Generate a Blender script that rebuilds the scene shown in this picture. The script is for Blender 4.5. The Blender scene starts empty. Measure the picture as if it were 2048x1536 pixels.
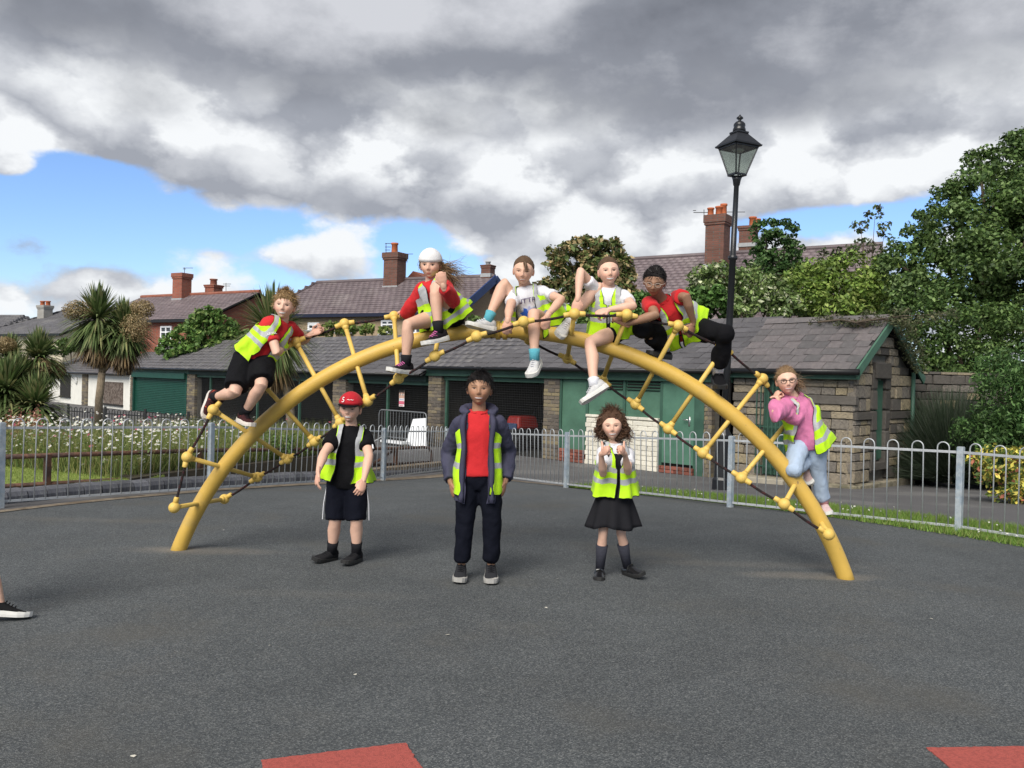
import bpy, bmesh, math, random
import numpy as np
from mathutils import Vector, Matrix, Quaternion, noise as mnoise
R = math.radians
random.seed(7); rng = np.random.default_rng(7)
S = bpy.context.scene
C = S.collection

# ------------------------------------------------------------------ camera
FPX, CX, CY = 1700.0, 1024.0, 768.0
CAM = Vector((0, 0, 1.42))
PITCH, ROLL = -0.0065, 0.025
fwd = Vector((0, math.cos(PITCH), math.sin(PITCH)))
up0 = Vector((0, -math.sin(PITCH), math.cos(PITCH)))
cR = Vector((1, 0, 0)) * math.cos(ROLL) + up0 * math.sin(ROLL)
cU = Vector((-1, 0, 0)) * math.sin(ROLL) + up0 * math.cos(ROLL)
cd = bpy.data.cameras.new('camera'); cam = bpy.data.objects.new('camera', cd); C.objects.link(cam)
cd.sensor_width = 36; cd.lens = 36 * FPX / 2048; cd.clip_end = 3000; cd.clip_start = .05
mw = Matrix((cR, cU, -fwd)).transposed().to_4x4(); mw.translation = CAM
cam.matrix_world = mw; S.camera = cam

def ray(px, py):
    return fwd + cR * ((px - CX) / FPX) + cU * ((CY - py) / FPX)
def P(px, py, Y):
    d = ray(px, py); return CAM + d * (Y / d.y)
def gz(y):                                   # the yard falls gently away behind the play area
    t = min(max((y - 8) / 10.0, 0), 1); return -.47 * (t * t * (3 - 2 * t))
def G(px, py):
    d = ray(px, py); Y = 8.0
    for _ in range(60):
        z = gz(Y); Y = (z - CAM.z) / d.z * d.y
        Y = min(Y, 80)
    return CAM + d * (Y / d.y)

# ------------------------------------------------------------------ light
SUN_AZ, SUN_EL = R(203), R(42)               # behind the camera, a little to the left
sl = bpy.data.lights.new('sun', 'SUN'); sl.energy = 1.5; sl.angle = R(40); sl.color = (1, .95, .87)
so = bpy.data.objects.new('sun', sl); C.objects.link(so)
sd = Vector((math.sin(SUN_AZ) * math.cos(SUN_EL), math.cos(SUN_AZ) * math.cos(SUN_EL), math.sin(SUN_EL)))
so.rotation_euler = sd.to_track_quat('Z', 'Y').to_euler(); so.location = (0, -5, 20)
S.view_settings.view_transform = 'Standard'; S.view_settings.look = 'None'
S.view_settings.gamma = 1; S.view_settings.use_curve_mapping = False
S.view_settings.exposure = 1.7
S.cycles.max_bounces = 6; S.cycles.transparent_max_bounces = 12

# ------------------------------------------------------------------ sky
W = bpy.data.worlds.new('World'); S.world = W; W.use_nodes = True
W.cycles.sampling_method = 'MANUAL'; W.cycles.sample_map_resolution = 512
nt = W.node_tree; nt.nodes.clear()
def N(tree, typ, **kw):
    n = tree.nodes.new(typ)
    for k, v in kw.items(): setattr(n, k, v)
    return n
def math_(tree, op, a, b=None, c=None, clamp=False):
    n = tree.nodes.new('ShaderNodeMath'); n.operation = op; n.use_clamp = clamp
    for i, v in enumerate((a, b, c)):
        if v is None: continue
        if hasattr(v, 'is_output'): tree.links.new(v, n.inputs[i])
        else: n.inputs[i].default_value = v
    return n.outputs[0]
def mixc(tree, f, a, b, mode='MIX'):
    n = tree.nodes.new('ShaderNodeMix'); n.data_type = 'RGBA'; n.blend_type = mode
    for i, v in ((0, f), (6, a), (7, b)):
        if hasattr(v, 'is_output'): tree.links.new(v, n.inputs[i])
        else: n.inputs[i].default_value = v if i == 0 else (*v[:3], 1)
    return n.outputs[2]
def sstep(tree, v, lo, hi):
    n = tree.nodes.new('ShaderNodeMapRange'); n.interpolation_type = 'SMOOTHSTEP'
    tree.links.new(v, n.inputs[0]); n.inputs[1].default_value = lo; n.inputs[2].default_value = hi
    return n.outputs[0]
def noise_(tree, vec, scale, detail=6, rough=.55, dist=0.):
    n = tree.nodes.new('ShaderNodeTexNoise'); n.inputs['Scale'].default_value = scale
    n.inputs['Detail'].default_value = detail; n.inputs['Roughness'].default_value = rough
    n.inputs['Distortion'].default_value = dist
    if vec is not None: tree.links.new(vec, n.inputs['Vector'])
    return n.outputs[0]
tc = N(nt, 'ShaderNodeTexCoord'); vec = tc.outputs['Generated']
sx = N(nt, 'ShaderNodeSeparateXYZ'); nt.links.new(vec, sx.inputs[0])
X_, Y_, Z_ = sx.outputs
az = math_(nt, 'ARCTAN2', X_, Y_); el = math_(nt, 'ARCSINE', Z_)
def mapv(sc, loc=(0, 0, 0)):
    m = N(nt, 'ShaderNodeMapping'); nt.links.new(vec, m.inputs[0])
    m.inputs['Scale'].default_value = sc; m.inputs['Location'].default_value = loc; return m.outputs[0]
def vadd(v, k, amt):
    n = N(nt, 'ShaderNodeVectorMath', operation='MULTIPLY_ADD'); nt.links.new(k, n.inputs[0]); n.inputs[1].default_value = (amt,) * 3; nt.links.new(v, n.inputs[2]); return n.outputs[0]
wn = N(nt, 'ShaderNodeTexNoise'); wn.inputs['Scale'].default_value = 9; wn.inputs['Detail'].default_value = 5; wn.inputs['Roughness'].default_value = .62; nt.links.new(mapv((1, 1, 1.5)), wn.inputs['Vector'])
warp = wn.outputs['Color']
def puff(dz, sc):
    v = vadd(mapv((1, 1, 1.75), (0, 0, dz)), warp, .13)
    o = N(nt, 'ShaderNodeTexVoronoi', feature='F1'); o.inputs['Scale'].default_value = sc; nt.links.new(v, o.inputs['Vector'])
    return math_(nt, 'SUBTRACT', 1., o.outputs['Distance'])
pA, pA2, pS = puff(0, 7.0), puff(.055, 7.0), puff(0, 17.)
nB = noise_(nt, mapv((1, 1, 2.3), (3, 1, 2)), 2.4, 4, .5, 0)      # broad rolls
nC = noise_(nt, mapv((1, 1, 1.7), (7, 5, 1)), 8, 8, .62, 0)
def blob(a, e, ra, re, w):
    da = math_(nt, 'DIVIDE', math_(nt, 'SUBTRACT', az, a), ra); de = math_(nt, 'DIVIDE', math_(nt, 'SUBTRACT', el, e), re)
    q = math_(nt, 'ADD', math_(nt, 'MULTIPLY', da, da), math_(nt, 'MULTIPLY', de, de))
    return math_(nt, 'MULTIPLY', math_(nt, 'EXPONENT', math_(nt, 'MULTIPLY', q, -1)), w)
def pa(px, py): return math.atan((px - 1024) / 1700), math.atan((757 - (py - .025 * (px - 1024))) / 1700)
def blobs(base, lst):
    for px, py, rx, ry, w in lst:
        a, e = pa(px, py); base = math_(nt, 'ADD', base, blob(a, e, rx / 1700, ry / 1700, w))
    return base
cov = math_(nt, 'ADD', math_(nt, 'MULTIPLY', pA, .42), math_(nt, 'ADD', math_(nt, 'MULTIPLY', pS, .18), math_(nt, 'MULTIPLY', nC, .62)))
cov = math_(nt, 'ADD', cov, -.06)
cov = math_(nt, 'ADD', cov, math_(nt, 'MULTIPLY', sstep(nt, el, .17, .32), .35))
cov = blobs(cov, [(130, 390, 130, 50, -.75), (290, 470, 330, 42, -.34), (820, 500, 130, 75, -.24), (150, 455, 200, 32, -.25), (340, 545, 200, 30, -.14), (930, 545, 80, 50, -.1),
                  (1610, 455, 170, 36, -.32), (1880, 440, 120, 40, -.1), (560, 355, 420, 72, .5), (1140, 510, 170, 110, .30), (1300, 400, 330, 110, .22), (960, 340, 330, 110, .24), (60, 290, 200, 55, .30),
                  (640, 505, 120, 42, .26), (40, 520, 75, 32, .26), (10, 385, 50, 22, .55), (1700, 340, 330, 75, .4), (960, 400, 260, 80, .2), (130, 575, 130, 28, .14), (410, 520, 50, 30, .12), (30, 610, 140, 26, .2)])
cmask = sstep(nt, cov, .47, .67)
ds = math_(nt, 'ADD', el, math_(nt, 'MULTIPLY', math_(nt, 'SUBTRACT', nB, .5), .09))
ds = math_(nt, 'ADD', ds, math_(nt, 'MULTIPLY', math_(nt, 'SUBTRACT', pA, .55), .07))
ds = math_(nt, 'ADD', ds, math_(nt, 'MULTIPLY', math_(nt, 'SUBTRACT', nC, .5), .07))
ds = blobs(ds, [(900, 270, 190, 40, .035), (260, 260, 120, 40, .03), (1500, 250, 300, 40, .03), (60, 240, 120, 40, -.03)])
deck = sstep(nt, ds, .268, .352)
skyn = N(nt, 'ShaderNodeTexSky', sky_type='NISHITA'); skyn.sun_disc = False
skyn.sun_elevation = SUN_EL; skyn.sun_rotation = SUN_AZ; skyn.altitude = 50; skyn.ozone_density = 2.2; skyn.dust_density = .4
blue = mixc(nt, 1.0, skyn.outputs[0], (.080, .092, .116), 'MULTIPLY')
lit = math_(nt, 'ADD', math_(nt, 'MULTIPLY', math_(nt, 'SUBTRACT', pA, pA2), 1.7), .50)
lit = math_(nt, 'ADD', lit, math_(nt, 'MULTIPLY', math_(nt, 'SUBTRACT', pS, .55), .5))
lit = math_(nt, 'ADD', lit, math_(nt, 'MULTIPLY', math_(nt, 'SUBTRACT', nC, .5), .6))
lit = blobs(lit, [(1230, 450, 180, 80, .28), (640, 290, 360, 42, .26), (1380, 300, 330, 55, .26), (430, 410, 300, 30, -.08), (850, 430, 220, 36, -.10), (560, 320, 420, 60, .14), (1200, 385, 160, 30, -.1), (70, 275, 200, 50, .04), (30, 300, 120, 60, -.28), (60, 180, 160, 60, -.15), (640, 490, 90, 25, .1), (640, 535, 120, 22, -.1), (30, 500, 60, 18, .12), (1800, 420, 200, 60, .1)])
rmp = N(nt, 'ShaderNodeValToRGB'); nt.links.new(lit, rmp.inputs[0]); cr = rmp.color_ramp
cr.elements[0].position = .08; cr.elements[0].color = (.235, .25, .285, 1)
cr.elements[1].position = .92; cr.elements[1].color = (.60, .615, .63, 1)
e_ = cr.elements.new(.5); e_.color = (.385, .40, .43, 1)
dl = math_(nt, 'ADD', math_(nt, 'MULTIPLY', nB, 1.0), math_(nt, 'MULTIPLY', nC, .5))
dl = math_(nt, 'ADD', dl, math_(nt, 'MULTIPLY', math_(nt, 'SUBTRACT', pA, .55), .25))
dl = blobs(dl, [(860, 40, 330, 70, .26), (1990, 130, 260, 130, .22), (1480, 200, 420, 60, -.12), (650, 225, 600, 45, -.14), (450, 70, 260, 60, .06), (1300, 40, 300, 50, -.06), (80, 120, 200, 70, -.04)])
rmd = N(nt, 'ShaderNodeValToRGB'); nt.links.new(dl, rmd.inputs[0]); cr = rmd.color_ramp
cr.elements[0].position = .50; cr.elements[0].color = (.108, .117, .140, 1)
cr.elements[1].position = 1.15 if False else 1.0; cr.elements[1].color = (.42, .43, .46, 1)
e_ = cr.elements.new(.74); e_.color = (.180, .192, .222, 1)
col = mixc(nt, cmask, blue, rmp.outputs[0]); col = mixc(nt, deck, col, rmd.outputs[0])
bg = N(nt, 'ShaderNodeBackground'); nt.links.new(col, bg.inputs[0]); bg.inputs[1].default_value = .48
wo = N(nt, 'ShaderNodeOutputWorld'); nt.links.new(bg.outputs[0], wo.inputs[0])

# ------------------------------------------------------------------ materials
MATS = {}
def mat(name, col, rough=.8, var=.18, vs=8., bump=0., bs=60., metal=0., spec=.35, attr=None, rand=0., col2=None, ramp=(.4, .6), coord='Object', sheen=0., coat=0., det=5., hue=0., specks=None):
    if name in MATS: return MATS[name]
    m = bpy.data.materials.new(name); m.use_nodes = True; t = m.node_tree
    b = t.nodes['Principled BSDF']; b.inputs['Roughness'].default_value = rough; b.inputs['Metallic'].default_value = metal
    b.inputs['Specular IOR Level'].default_value = spec
    if sheen: b.inputs['Sheen Weight'].default_value = sheen
    if coat: b.inputs['Coat Weight'].default_value = coat; b.inputs['Coat Roughness'].default_value = .15
    tc = N(t, 'ShaderNodeTexCoord'); v = tc.outputs[coord]
    if attr:
        a = N(t, 'ShaderNodeAttribute', attribute_name=attr); c = a.outputs[0]
    else:
        rg = N(t, 'ShaderNodeRGB'); rg.outputs[0].default_value = (*col, 1); c = rg.outputs[0]
    if col2 is not None:
        c = mixc(t, sstep(t, noise_(t, v, vs * .6, 6, .6), *ramp), c, col2)
    if var:
        k = math_(t, 'ADD', math_(t, 'MULTIPLY', math_(t, 'SUBTRACT', noise_(t, v, vs, det, .6), .5), var * 3.2), 1.0)
        if rand:
            oi = N(t, 'ShaderNodeObjectInfo')
            k = math_(t, 'MULTIPLY', k, math_(t, 'ADD', math_(t, 'MULTIPLY', math_(t, 'SUBTRACT', oi.outputs['Random'], .5), rand * 2), 1.0))
        cc = N(t, 'ShaderNodeCombineColor'); 
        for i in range(3): t.links.new(k, cc.inputs[i])
        c = mixc(t, 1.0, c, cc.outputs[0], 'MULTIPLY')
    if hue:
        oi = N(t, 'ShaderNodeObjectInfo'); h = N(t, 'ShaderNodeHueSaturation'); t.links.new(c, h.inputs['Color'])
        t.links.new(math_(t, 'ADD', math_(t, 'MULTIPLY', math_(t, 'SUBTRACT', oi.outputs['Random'], .5), hue), .5), h.inputs['Hue'])
        t.links.new(math_(t, 'ADD', math_(t, 'MULTIPLY', oi.outputs['Random'], .8), .6), h.inputs['Saturation']); c = h.outputs[0]
    if specks: c = mixc(t, sstep(t, noise_(t, v, specks[0], 4, .6), specks[1], specks[2]), c, specks[3])
    t.links.new(c, b.inputs['Base Color'])
    if bump:
        bn = N(t, 'ShaderNodeBump'); bn.inputs['Strength'].default_value = bump; bn.inputs['Distance'].default_value = .02
        t.links.new(noise_(t, v, bs, 6, .65), bn.inputs['Height']); t.links.new(bn.outputs[0], b.inputs['Normal'])
    MATS[name] = m; return m
def leafmat(name, rough=.55, trans=.25):
    if name in MATS: return MATS[name]
    m = bpy.data.materials.new(name); m.use_nodes = True; t = m.node_tree; b = t.nodes['Principled BSDF']
    a = N(t, 'ShaderNodeAttribute', attribute_name='Col'); t.links.new(a.outputs[0], b.inputs['Base Color'])
    b.inputs['Roughness'].default_value = rough; b.inputs['Specular IOR Level'].default_value = .3
    tr = N(t, 'ShaderNodeBsdfTranslucent'); t.links.new(a.outputs[0], tr.inputs[0])
    mx = N(t, 'ShaderNodeMixShader'); mx.inputs[0].default_value = trans
    t.links.new(b.outputs[0], mx.inputs[1]); t.links.new(tr.outputs[0], mx.inputs[2])
    t.links.new(mx.outputs[0], t.nodes['Material Output'].inputs[0]); MATS[name] = m; return m

# ------------------------------------------------------------------ objects
def tag(o, label=None, cat=None, group=None, kind=None):
    for k, v in (('label', label), ('category', cat), ('group', group), ('kind', kind)):
        if v: o[k] = v
    return o
ORG = {}
def empty(name, loc, label=None, cat=None, group=None):
    o = bpy.data.objects.new(name, None); C.objects.link(o); o.location = loc; o.empty_display_size = .1
    ORG[o.name] = Vector(loc); return tag(o, label, cat, group)
def link(name, me, parent=None, loc=None):
    """link a mesh whose vertices are world coordinates (parent known) or local to loc"""
    o = bpy.data.objects.new(name, me); C.objects.link(o)
    if parent is not None: o.parent = parent; ORG[o.name] = ORG[parent.name]
    elif loc is not None: o.location = loc; ORG[o.name] = Vector(loc)
    else: ORG[o.name] = Vector((0, 0, 0))
    return o
def place(name, me, M4, parent):
    """a piece that shares its mesh: M4 is its world matrix"""
    o = bpy.data.objects.new(name, me); C.objects.link(o); o.parent = parent
    o.matrix_local = Matrix.Translation(-ORG[parent.name]) @ M4; return o

class MB:
    def __init__(s): s.v = []; s.f = []; s.m = []; s.c = []
    def add(s, vs, fs, mi=0, col=None):
        n = len(s.v); s.v.extend([tuple(v) for v in vs]); s.f.extend([tuple(i + n for i in f) for f in fs]); s.m.extend([mi] * len(fs))
        return s
    def box(s, c, size, M3=None, mi=0, taper=1.):
        hx, hy, hz = [k / 2 for k in size]; vs = []
        for z, k in ((-hz, 1.), (hz, taper)):
            for x, y in ((-hx, -hy), (hx, -hy), (hx, hy), (-hx, hy)):
                p = Vector((x * k, y * k, z)); vs.append((M3 @ p if M3 is not None else p) + Vector(c))
        return s.add(vs, [(3, 2, 1, 0), (4, 5, 6, 7), (0, 1, 5, 4), (1, 2, 6, 5), (2, 3, 7, 6), (3, 0, 4, 7)], mi)
    def bar(s, a, b, w, h, mi=0, upv=Vector((0, 0, 1))):
        a, b = Vector(a), Vector(b); d = (b - a); L = d.length; d.normalize()
        x = d.cross(upv); x = x.normalized() if x.length > 1e-5 else Vector((1, 0, 0)); u = x.cross(d)
        return s.box((a + b) / 2, (w, L, h), Matrix((x, d, u)).transposed(), mi)
    def hexa(s, p, mi=0):     # 8 points: bottom 4, top 4
        return s.add(p, [(3, 2, 1, 0), (4, 5, 6, 7), (0, 1, 5, 4), (1, 2, 6, 5), (2, 3, 7, 6), (3, 0, 4, 7)], mi)
    def prism(s, poly, off, mi=0):
        n = len(poly); off = Vector(off); vs = [Vector(p) for p in poly] + [Vector(p) + off for p in poly]
        return s.add(vs, [tuple(range(n))[::-1], tuple(range(n, 2 * n))] + [(i, (i + 1) % n, n + (i + 1) % n, n + i) for i in range(n)], mi)
    def tube(s, pts, rad, n=10, cap=True, mi=0, round_=False, flat=None, flatdir=None):
        pts = [Vector(p) for p in pts]
        if not hasattr(rad, '__len__'): rad = [rad] * len(pts)
        rad = list(rad)
        if round_:
            d0 = (pts[0] - pts[1]).normalized(); d1 = (pts[-1] - pts[-2]).normalized()
            a, b = pts[0], pts[-1]; r0, r1 = rad[0], rad[-1]
            pts = [a + d0 * r0 * .95, a + d0 * r0 * .7] + pts + [b + d1 * r1 * .7, b + d1 * r1 * .95]
            rad = [r0 * .3, r0 * .72] + rad + [r1 * .72, r1 * .3]
        ds = []
        for i in range(len(pts)):
            d = pts[min(i + 1, len(pts) - 1)] - pts[max(i - 1, 0)]; ds.append(d.normalized() if d.length > 1e-9 else Vector((0, 0, 1)))
        x = flatdir if flatdir is not None else (Vector((0, 0, 1)) if abs(ds[0].z) < .9 else Vector((1, 0, 0)))
        vs = []; x = (x - ds[0] * x.dot(ds[0])).normalized()
        for p, d, r in zip(pts, ds, rad):
            x = (x - d * x.dot(d)); x = x.normalized() if x.length > 1e-6 else d.orthogonal().normalized()
            y = d.cross(x); fl = flat or 1.
            for k in range(n):
                a = 2 * math.pi * k / n; vs.append(p + (x * math.cos(a) + y * math.sin(a) * fl) * r)
        fs = []
        for i in range(len(pts) - 1):
            for k in range(n):
                fs.append((i * n + k, i * n + (k + 1) % n, (i + 1) * n + (k + 1) % n, (i + 1) * n + k))
        if cap: fs.append(tuple(range(n))[::-1]); fs.append(tuple(range((len(pts) - 1) * n, len(pts) * n)))
        return s.add(vs, fs, mi)
    def ball(s, c, r, n=12, m=8, M3=None, mi=0):
        if not hasattr(r, '__len__'): r = (r, r, r)
        vs = []; c = Vector(c)
        for j in range(m + 1):
            ph = math.pi * j / m
            for k in range(n):
                a = 2 * math.pi * k / n; p = Vector((r[0] * math.sin(ph) * math.cos(a), r[1] * math.sin(ph) * math.sin(a), -r[2] * math.cos(ph)))
                vs.append((M3 @ p if M3 is not None else p) + c)
        return s.add(vs, [(j * n + k, j * n + (k + 1) % n, (j + 1) * n + (k + 1) % n, (j + 1) * n + k) for j in range(m) for k in range(n)], mi)
    def lathe(s, c, prof, n=16, mi=0, M3=None):
        vs = []; c = Vector(c)
        for r, z in prof:
            for k in range(n):
                a = 2 * math.pi * k / n + math.pi / n; p = Vector((r * math.cos(a), r * math.sin(a), z)); vs.append((M3 @ p if M3 is not None else p) + c)
        m = len(prof); fs = [(j * n + k, j * n + (k + 1) % n, (j + 1) * n + (k + 1) % n, (j + 1) * n + k) for j in range(m - 1) for k in range(n)]
        fs.append(tuple(range(n))[::-1]); fs.append(tuple(range((m - 1) * n, m * n)))
        return s.add(vs, fs, mi)
    def mesh(s, name, org=Vector((0, 0, 0)), mats=(), smooth=False):
        me = bpy.data.meshes.new(name); me.from_pydata([(v[0] - org.x, v[1] - org.y, v[2] - org.z) for v in s.v], [], s.f)
        for m in (mats if hasattr(mats, '__iter__') else [mats]): me.materials.append(m)
        me.polygons.foreach_set('material_index', s.m)
        if smooth: me.polygons.foreach_set('use_smooth', [True] * len(me.polygons))
        me.update(); return me
    def build(s, name, mats, parent=None, smooth=False, loc=None, bev=0.):
        org = ORG[parent.name] if parent is not None else (Vector(loc) if loc is not None else Vector((0, 0, 0)))
        me = s.mesh(name, org, mats, smooth); o = link(name, me, parent, loc)
        if bev:
            b = o.modifiers.new('bevel', 'BEVEL'); b.width = bev; b.segments = 2; b.limit_method = 'ANGLE'; b.angle_limit = R(35)
        return o

def npmesh(name, V, F, mats, cols=None, smooth=False, mi=None):
    """V (n,3) world coords, F (m,k) indices, cols (m,3) per face"""
    me = bpy.data.meshes.new(name); V = np.asarray(V, np.float32); F = np.asarray(F, np.int32); k = F.shape[1]
    me.vertices.add(len(V)); me.vertices.foreach_set('co', V.ravel())
    me.loops.add(F.size); me.loops.foreach_set('vertex_index', F.ravel())
    me.polygons.add(len(F)); me.polygons.foreach_set('loop_start', np.arange(0, F.size, k, dtype=np.int32))
    if smooth: me.polygons.foreach_set('use_smooth', np.ones(len(F), bool))
    for m in (mats if hasattr(mats, '__iter__') else [mats]): me.materials.append(m)
    if mi is not None: me.polygons.foreach_set('material_index', np.asarray(mi, np.int32))
    me.update(calc_edges=True)
    if cols is not None:
        a = me.color_attributes.new('Col', 'FLOAT_COLOR', 'CORNER')
        cc = np.ones((len(F), k, 4), np.float32); cc[:, :, :3] = np.asarray(cols, np.float32)[:, None, :]
        a.data.foreach_set('color', cc.ravel())
    return me
def basis(x, y, z): return Matrix((x, y, z)).transposed()
UP = Vector((0, 0, 1))
# ------------------------------------------------------------------ ground sheets
def sheet(name, poly, dz, m, step=.6, kind='structure'):
    bm = bmesh.new(); f = bm.faces.new([bm.verts.new((x, y, 0)) for x, y in poly])
    ys = [y for _, y in poly]; y = math.floor(min(ys)) + step
    if max(ys) > 8:
        y = max(y, 7.5)
        while y < min(max(ys), 19):
            bmesh.ops.bisect_plane(bm, geom=bm.verts[:] + bm.edges[:] + bm.faces[:], plane_co=(0, y, 0), plane_no=(0, 1, 0)); y += step
    for v in bm.verts: v.co.z = gz(v.co.y) + dz
    bmesh.ops.recalc_face_normals(bm, faces=bm.faces[:])
    for f in bm.faces:
        if f.normal.z < 0: f.normal_flip()
    me = bpy.data.meshes.new(name); bm.to_mesh(me); bm.free(); me.materials.append(m); me.polygons.foreach_set('use_smooth', [True] * len(me.polygons))
    return tag(link(name, me), kind=kind)
def xy(p): return (p.x, p.y)
# fence feet
LF = [G(0, 1015), G(420, 985), G(766, 962), G(893, 945)]
RF = [G(893, 945), G(1132, 976), G(1460, 1015), G(1917, 1065)]
dl_ = (LF[0] - LF[3]).normalized(); dr_ = (RF[3] - RF[0]).normalized()
L_END = LF[0] + dl_ * 2.2; R_END = RF[3] + dr_ * 2.6
nl = Vector((-dl_.y, dl_.x, 0)); nl = nl if nl.y > 0 else -nl            # away from the play area
nr = Vector((-dr_.y, dr_.x, 0)); nr = nr if nr.y > 0 else -nr

m_tarmac = mat('worn_tarmac', (.105, .103, .106), .9, .16, .9, .5, 130, col2=(.15, .147, .145), ramp=(.5, .62))
sheet('ground', [(-160, -40), (160, -40), (160, 260), (-160, 260)], -.004, m_tarmac)

# rubber crumb surface with worn sandy ovals by the feet of the arch
def rubber():
    m = bpy.data.materials.new('rubber_crumb'); m.use_nodes = True; t = m.node_tree; b = t.nodes['Principled BSDF']
    tc = N(t, 'ShaderNodeTexCoord'); v = tc.outputs['Object']
    vo = N(t, 'ShaderNodeTexVoronoi'); vo.inputs['Scale'].default_value = 185; t.links.new(v, vo.inputs['Vector'])
    hs = N(t, 'ShaderNodeSeparateColor'); t.links.new(vo.outputs['Color'], hs.inputs[0])
    rp = N(t, 'ShaderNodeValToRGB'); t.links.new(hs.outputs[0], rp.inputs[0]); e = rp.color_ramp.elements
    e[0].position = .0; e[0].color = (.034, .039, .043, 1); e[1].position = 1; e[1].color = (.155, .162, .163, 1)
    for p, c in ((.5, (.062, .068, .073, 1)), (.82, (.098, .105, .107, 1))):
        q = e.new(p); q.color = c
    big = noise_(t, v, .55, 5, .6); mid = noise_(t, v, 3.2, 5, .6)
    k = math_(t, 'ADD', .50, math_(t, 'ADD', math_(t, 'MULTIPLY', big, .85), math_(t, 'MULTIPLY', mid, .46)))
    cc = N(t, 'ShaderNodeCombineColor'); [t.links.new(k, cc.inputs[i]) for i in range(3)]
    c = mixc(t, 1., rp.outputs[0], cc.outputs[0], 'MULTIPLY')
    c = mixc(t, math_(t, 'MULTIPLY', sstep(t, noise_(t, v, .8, 4, .6), .5, .72), .5), c, (.088, .082, .070))
    s = N(t, 'ShaderNodeSeparateXYZ'); t.links.new(v, s.inputs[0])
    dn = math_(t, 'MULTIPLY', math_(t, 'SUBTRACT', noise_(t, v, 5, 6, .7), .5), 1.5)
    for (x, y, rx, ry, amp) in WORN:
        a = math_(t, 'DIVIDE', math_(t, 'SUBTRACT', s.outputs[0], x), rx); q = math_(t, 'DIVIDE', math_(t, 'SUBTRACT', s.outputs[1], y), ry)
        r = math_(t, 'ADD', math_(t, 'ADD', math_(t, 'MULTIPLY', a, a), math_(t, 'MULTIPLY', q, q)), dn)
        w = math_(t, 'MULTIPLY', math_(t, 'SUBTRACT', 1., sstep(t, r, -.5, 1.6)), amp * .62)
        c = mixc(t, w, c, (.27, .235, .19))
    t.links.new(c, b.inputs['Base Color']); b.inputs['Roughness'].default_value = .82; b.inputs['Specular IOR Level'].default_value = .3
    bn = N(t, 'ShaderNodeBump'); bn.inputs['Strength'].default_value = .55; bn.inputs['Distance'].default_value = .006
    t.links.new(math_(t, 'ADD', vo.outputs['Distance'], math_(t, 'MULTIPLY', mid, .4)), bn.inputs['Height']); t.links.new(bn.outputs[0], b.inputs['Normal'])
    return m
AL, AR = G(357, 1100), G(1692, 1158)          # feet of the arch
WORN = [(AL.x + .18, AL.y - .02, .62, .16, .55), (AR.x - .25, AR.y + .06, .55, .13, .6), (AL.x, AL.y, .2, .1, .5), (AR.x - .02, AR.y, .2, .1, .5),
        (G(1500, 1130).x, G(1500, 1130).y, .9, .12, .22), (G(640, 1190).x, G(640, 1190).y, .7, .12, .14), (G(160, 1040).x, G(160, 1040).y, 1.1, .12, .18)]
sheet('playground_surface', [(-26, -14), (26, -14), xy(R_END + dr_ * 12 - nr * .12), xy(RF[0] - nr * .12), xy(LF[3] - nl * .22), xy(L_END + dl_ * 12 - nl * .22)], .004, rubber())
m_red = mat('red_rubber_crumb', (.47, .105, .085), .85, .2, 120, .6, 300, col2=(.38, .085, .07), ramp=(.45, .6))
def red_patch(pts, label):
    bm = MB(); p = [G(*q) for q in pts]
    c = sum(p, Vector()) / len(p)
    out = []
    for a, b in zip(p, p[1:] + p[:1]):
        n = max(2, int((b - a).length / .018))
        for i in range(n): q = a.lerp(b, i / n); out.append(q + Vector((random.gauss(0, .0022), random.gauss(0, .0022), 0)))
    p = out; mb = MB(); mb.prism([Vector((q.x, q.y, .0045)) for q in p], (0, 0, .0035)); o = mb.build('red_surface_patch', m_red); tag(o, kind='structure')
red_patch([(522, 1524), (812, 1489), (905, 1640), (560, 1680)], '')
red_patch([(1853, 1499), (2090, 1495), (2200, 1600), (1960, 1590)], '')
m_soil = mat('dry_soil', (.15, .115, .08), .95, .3, 9, .8, 60, col2=(.24, .2, .15), ramp=(.4, .6))
sheet('soil_strip', [xy(LF[3] - nl * .22), xy(L_END + dl_ * 12 - nl * .22), xy(L_END + dl_ * 12 + nl * .2), xy(LF[3] + nl * .2 + dr_ * 1.)], .010, m_soil)
sheet('soil_edge', [xy(RF[0] - nr * .12), xy(R_END + dr_ * 12 - nr * .12), xy(R_END + dr_ * 12 + nr * .03), xy(RF[0] + nr * .03)], .008, m_soil)
m_turf = mat('verge_turf', (.11, .18, .035), .95, .3, 5, .6, 80, col2=(.16, .22, .05))
V0 = RF[1] - dr_ * .05
sheet('grass_verge', [xy(V0 + nr * .03), xy(R_END + dr_ * 12 + nr * .03), xy(R_END + dr_ * 12 + nr * 2.1), xy(V0 + nr * .85)], .014, m_turf)

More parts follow.
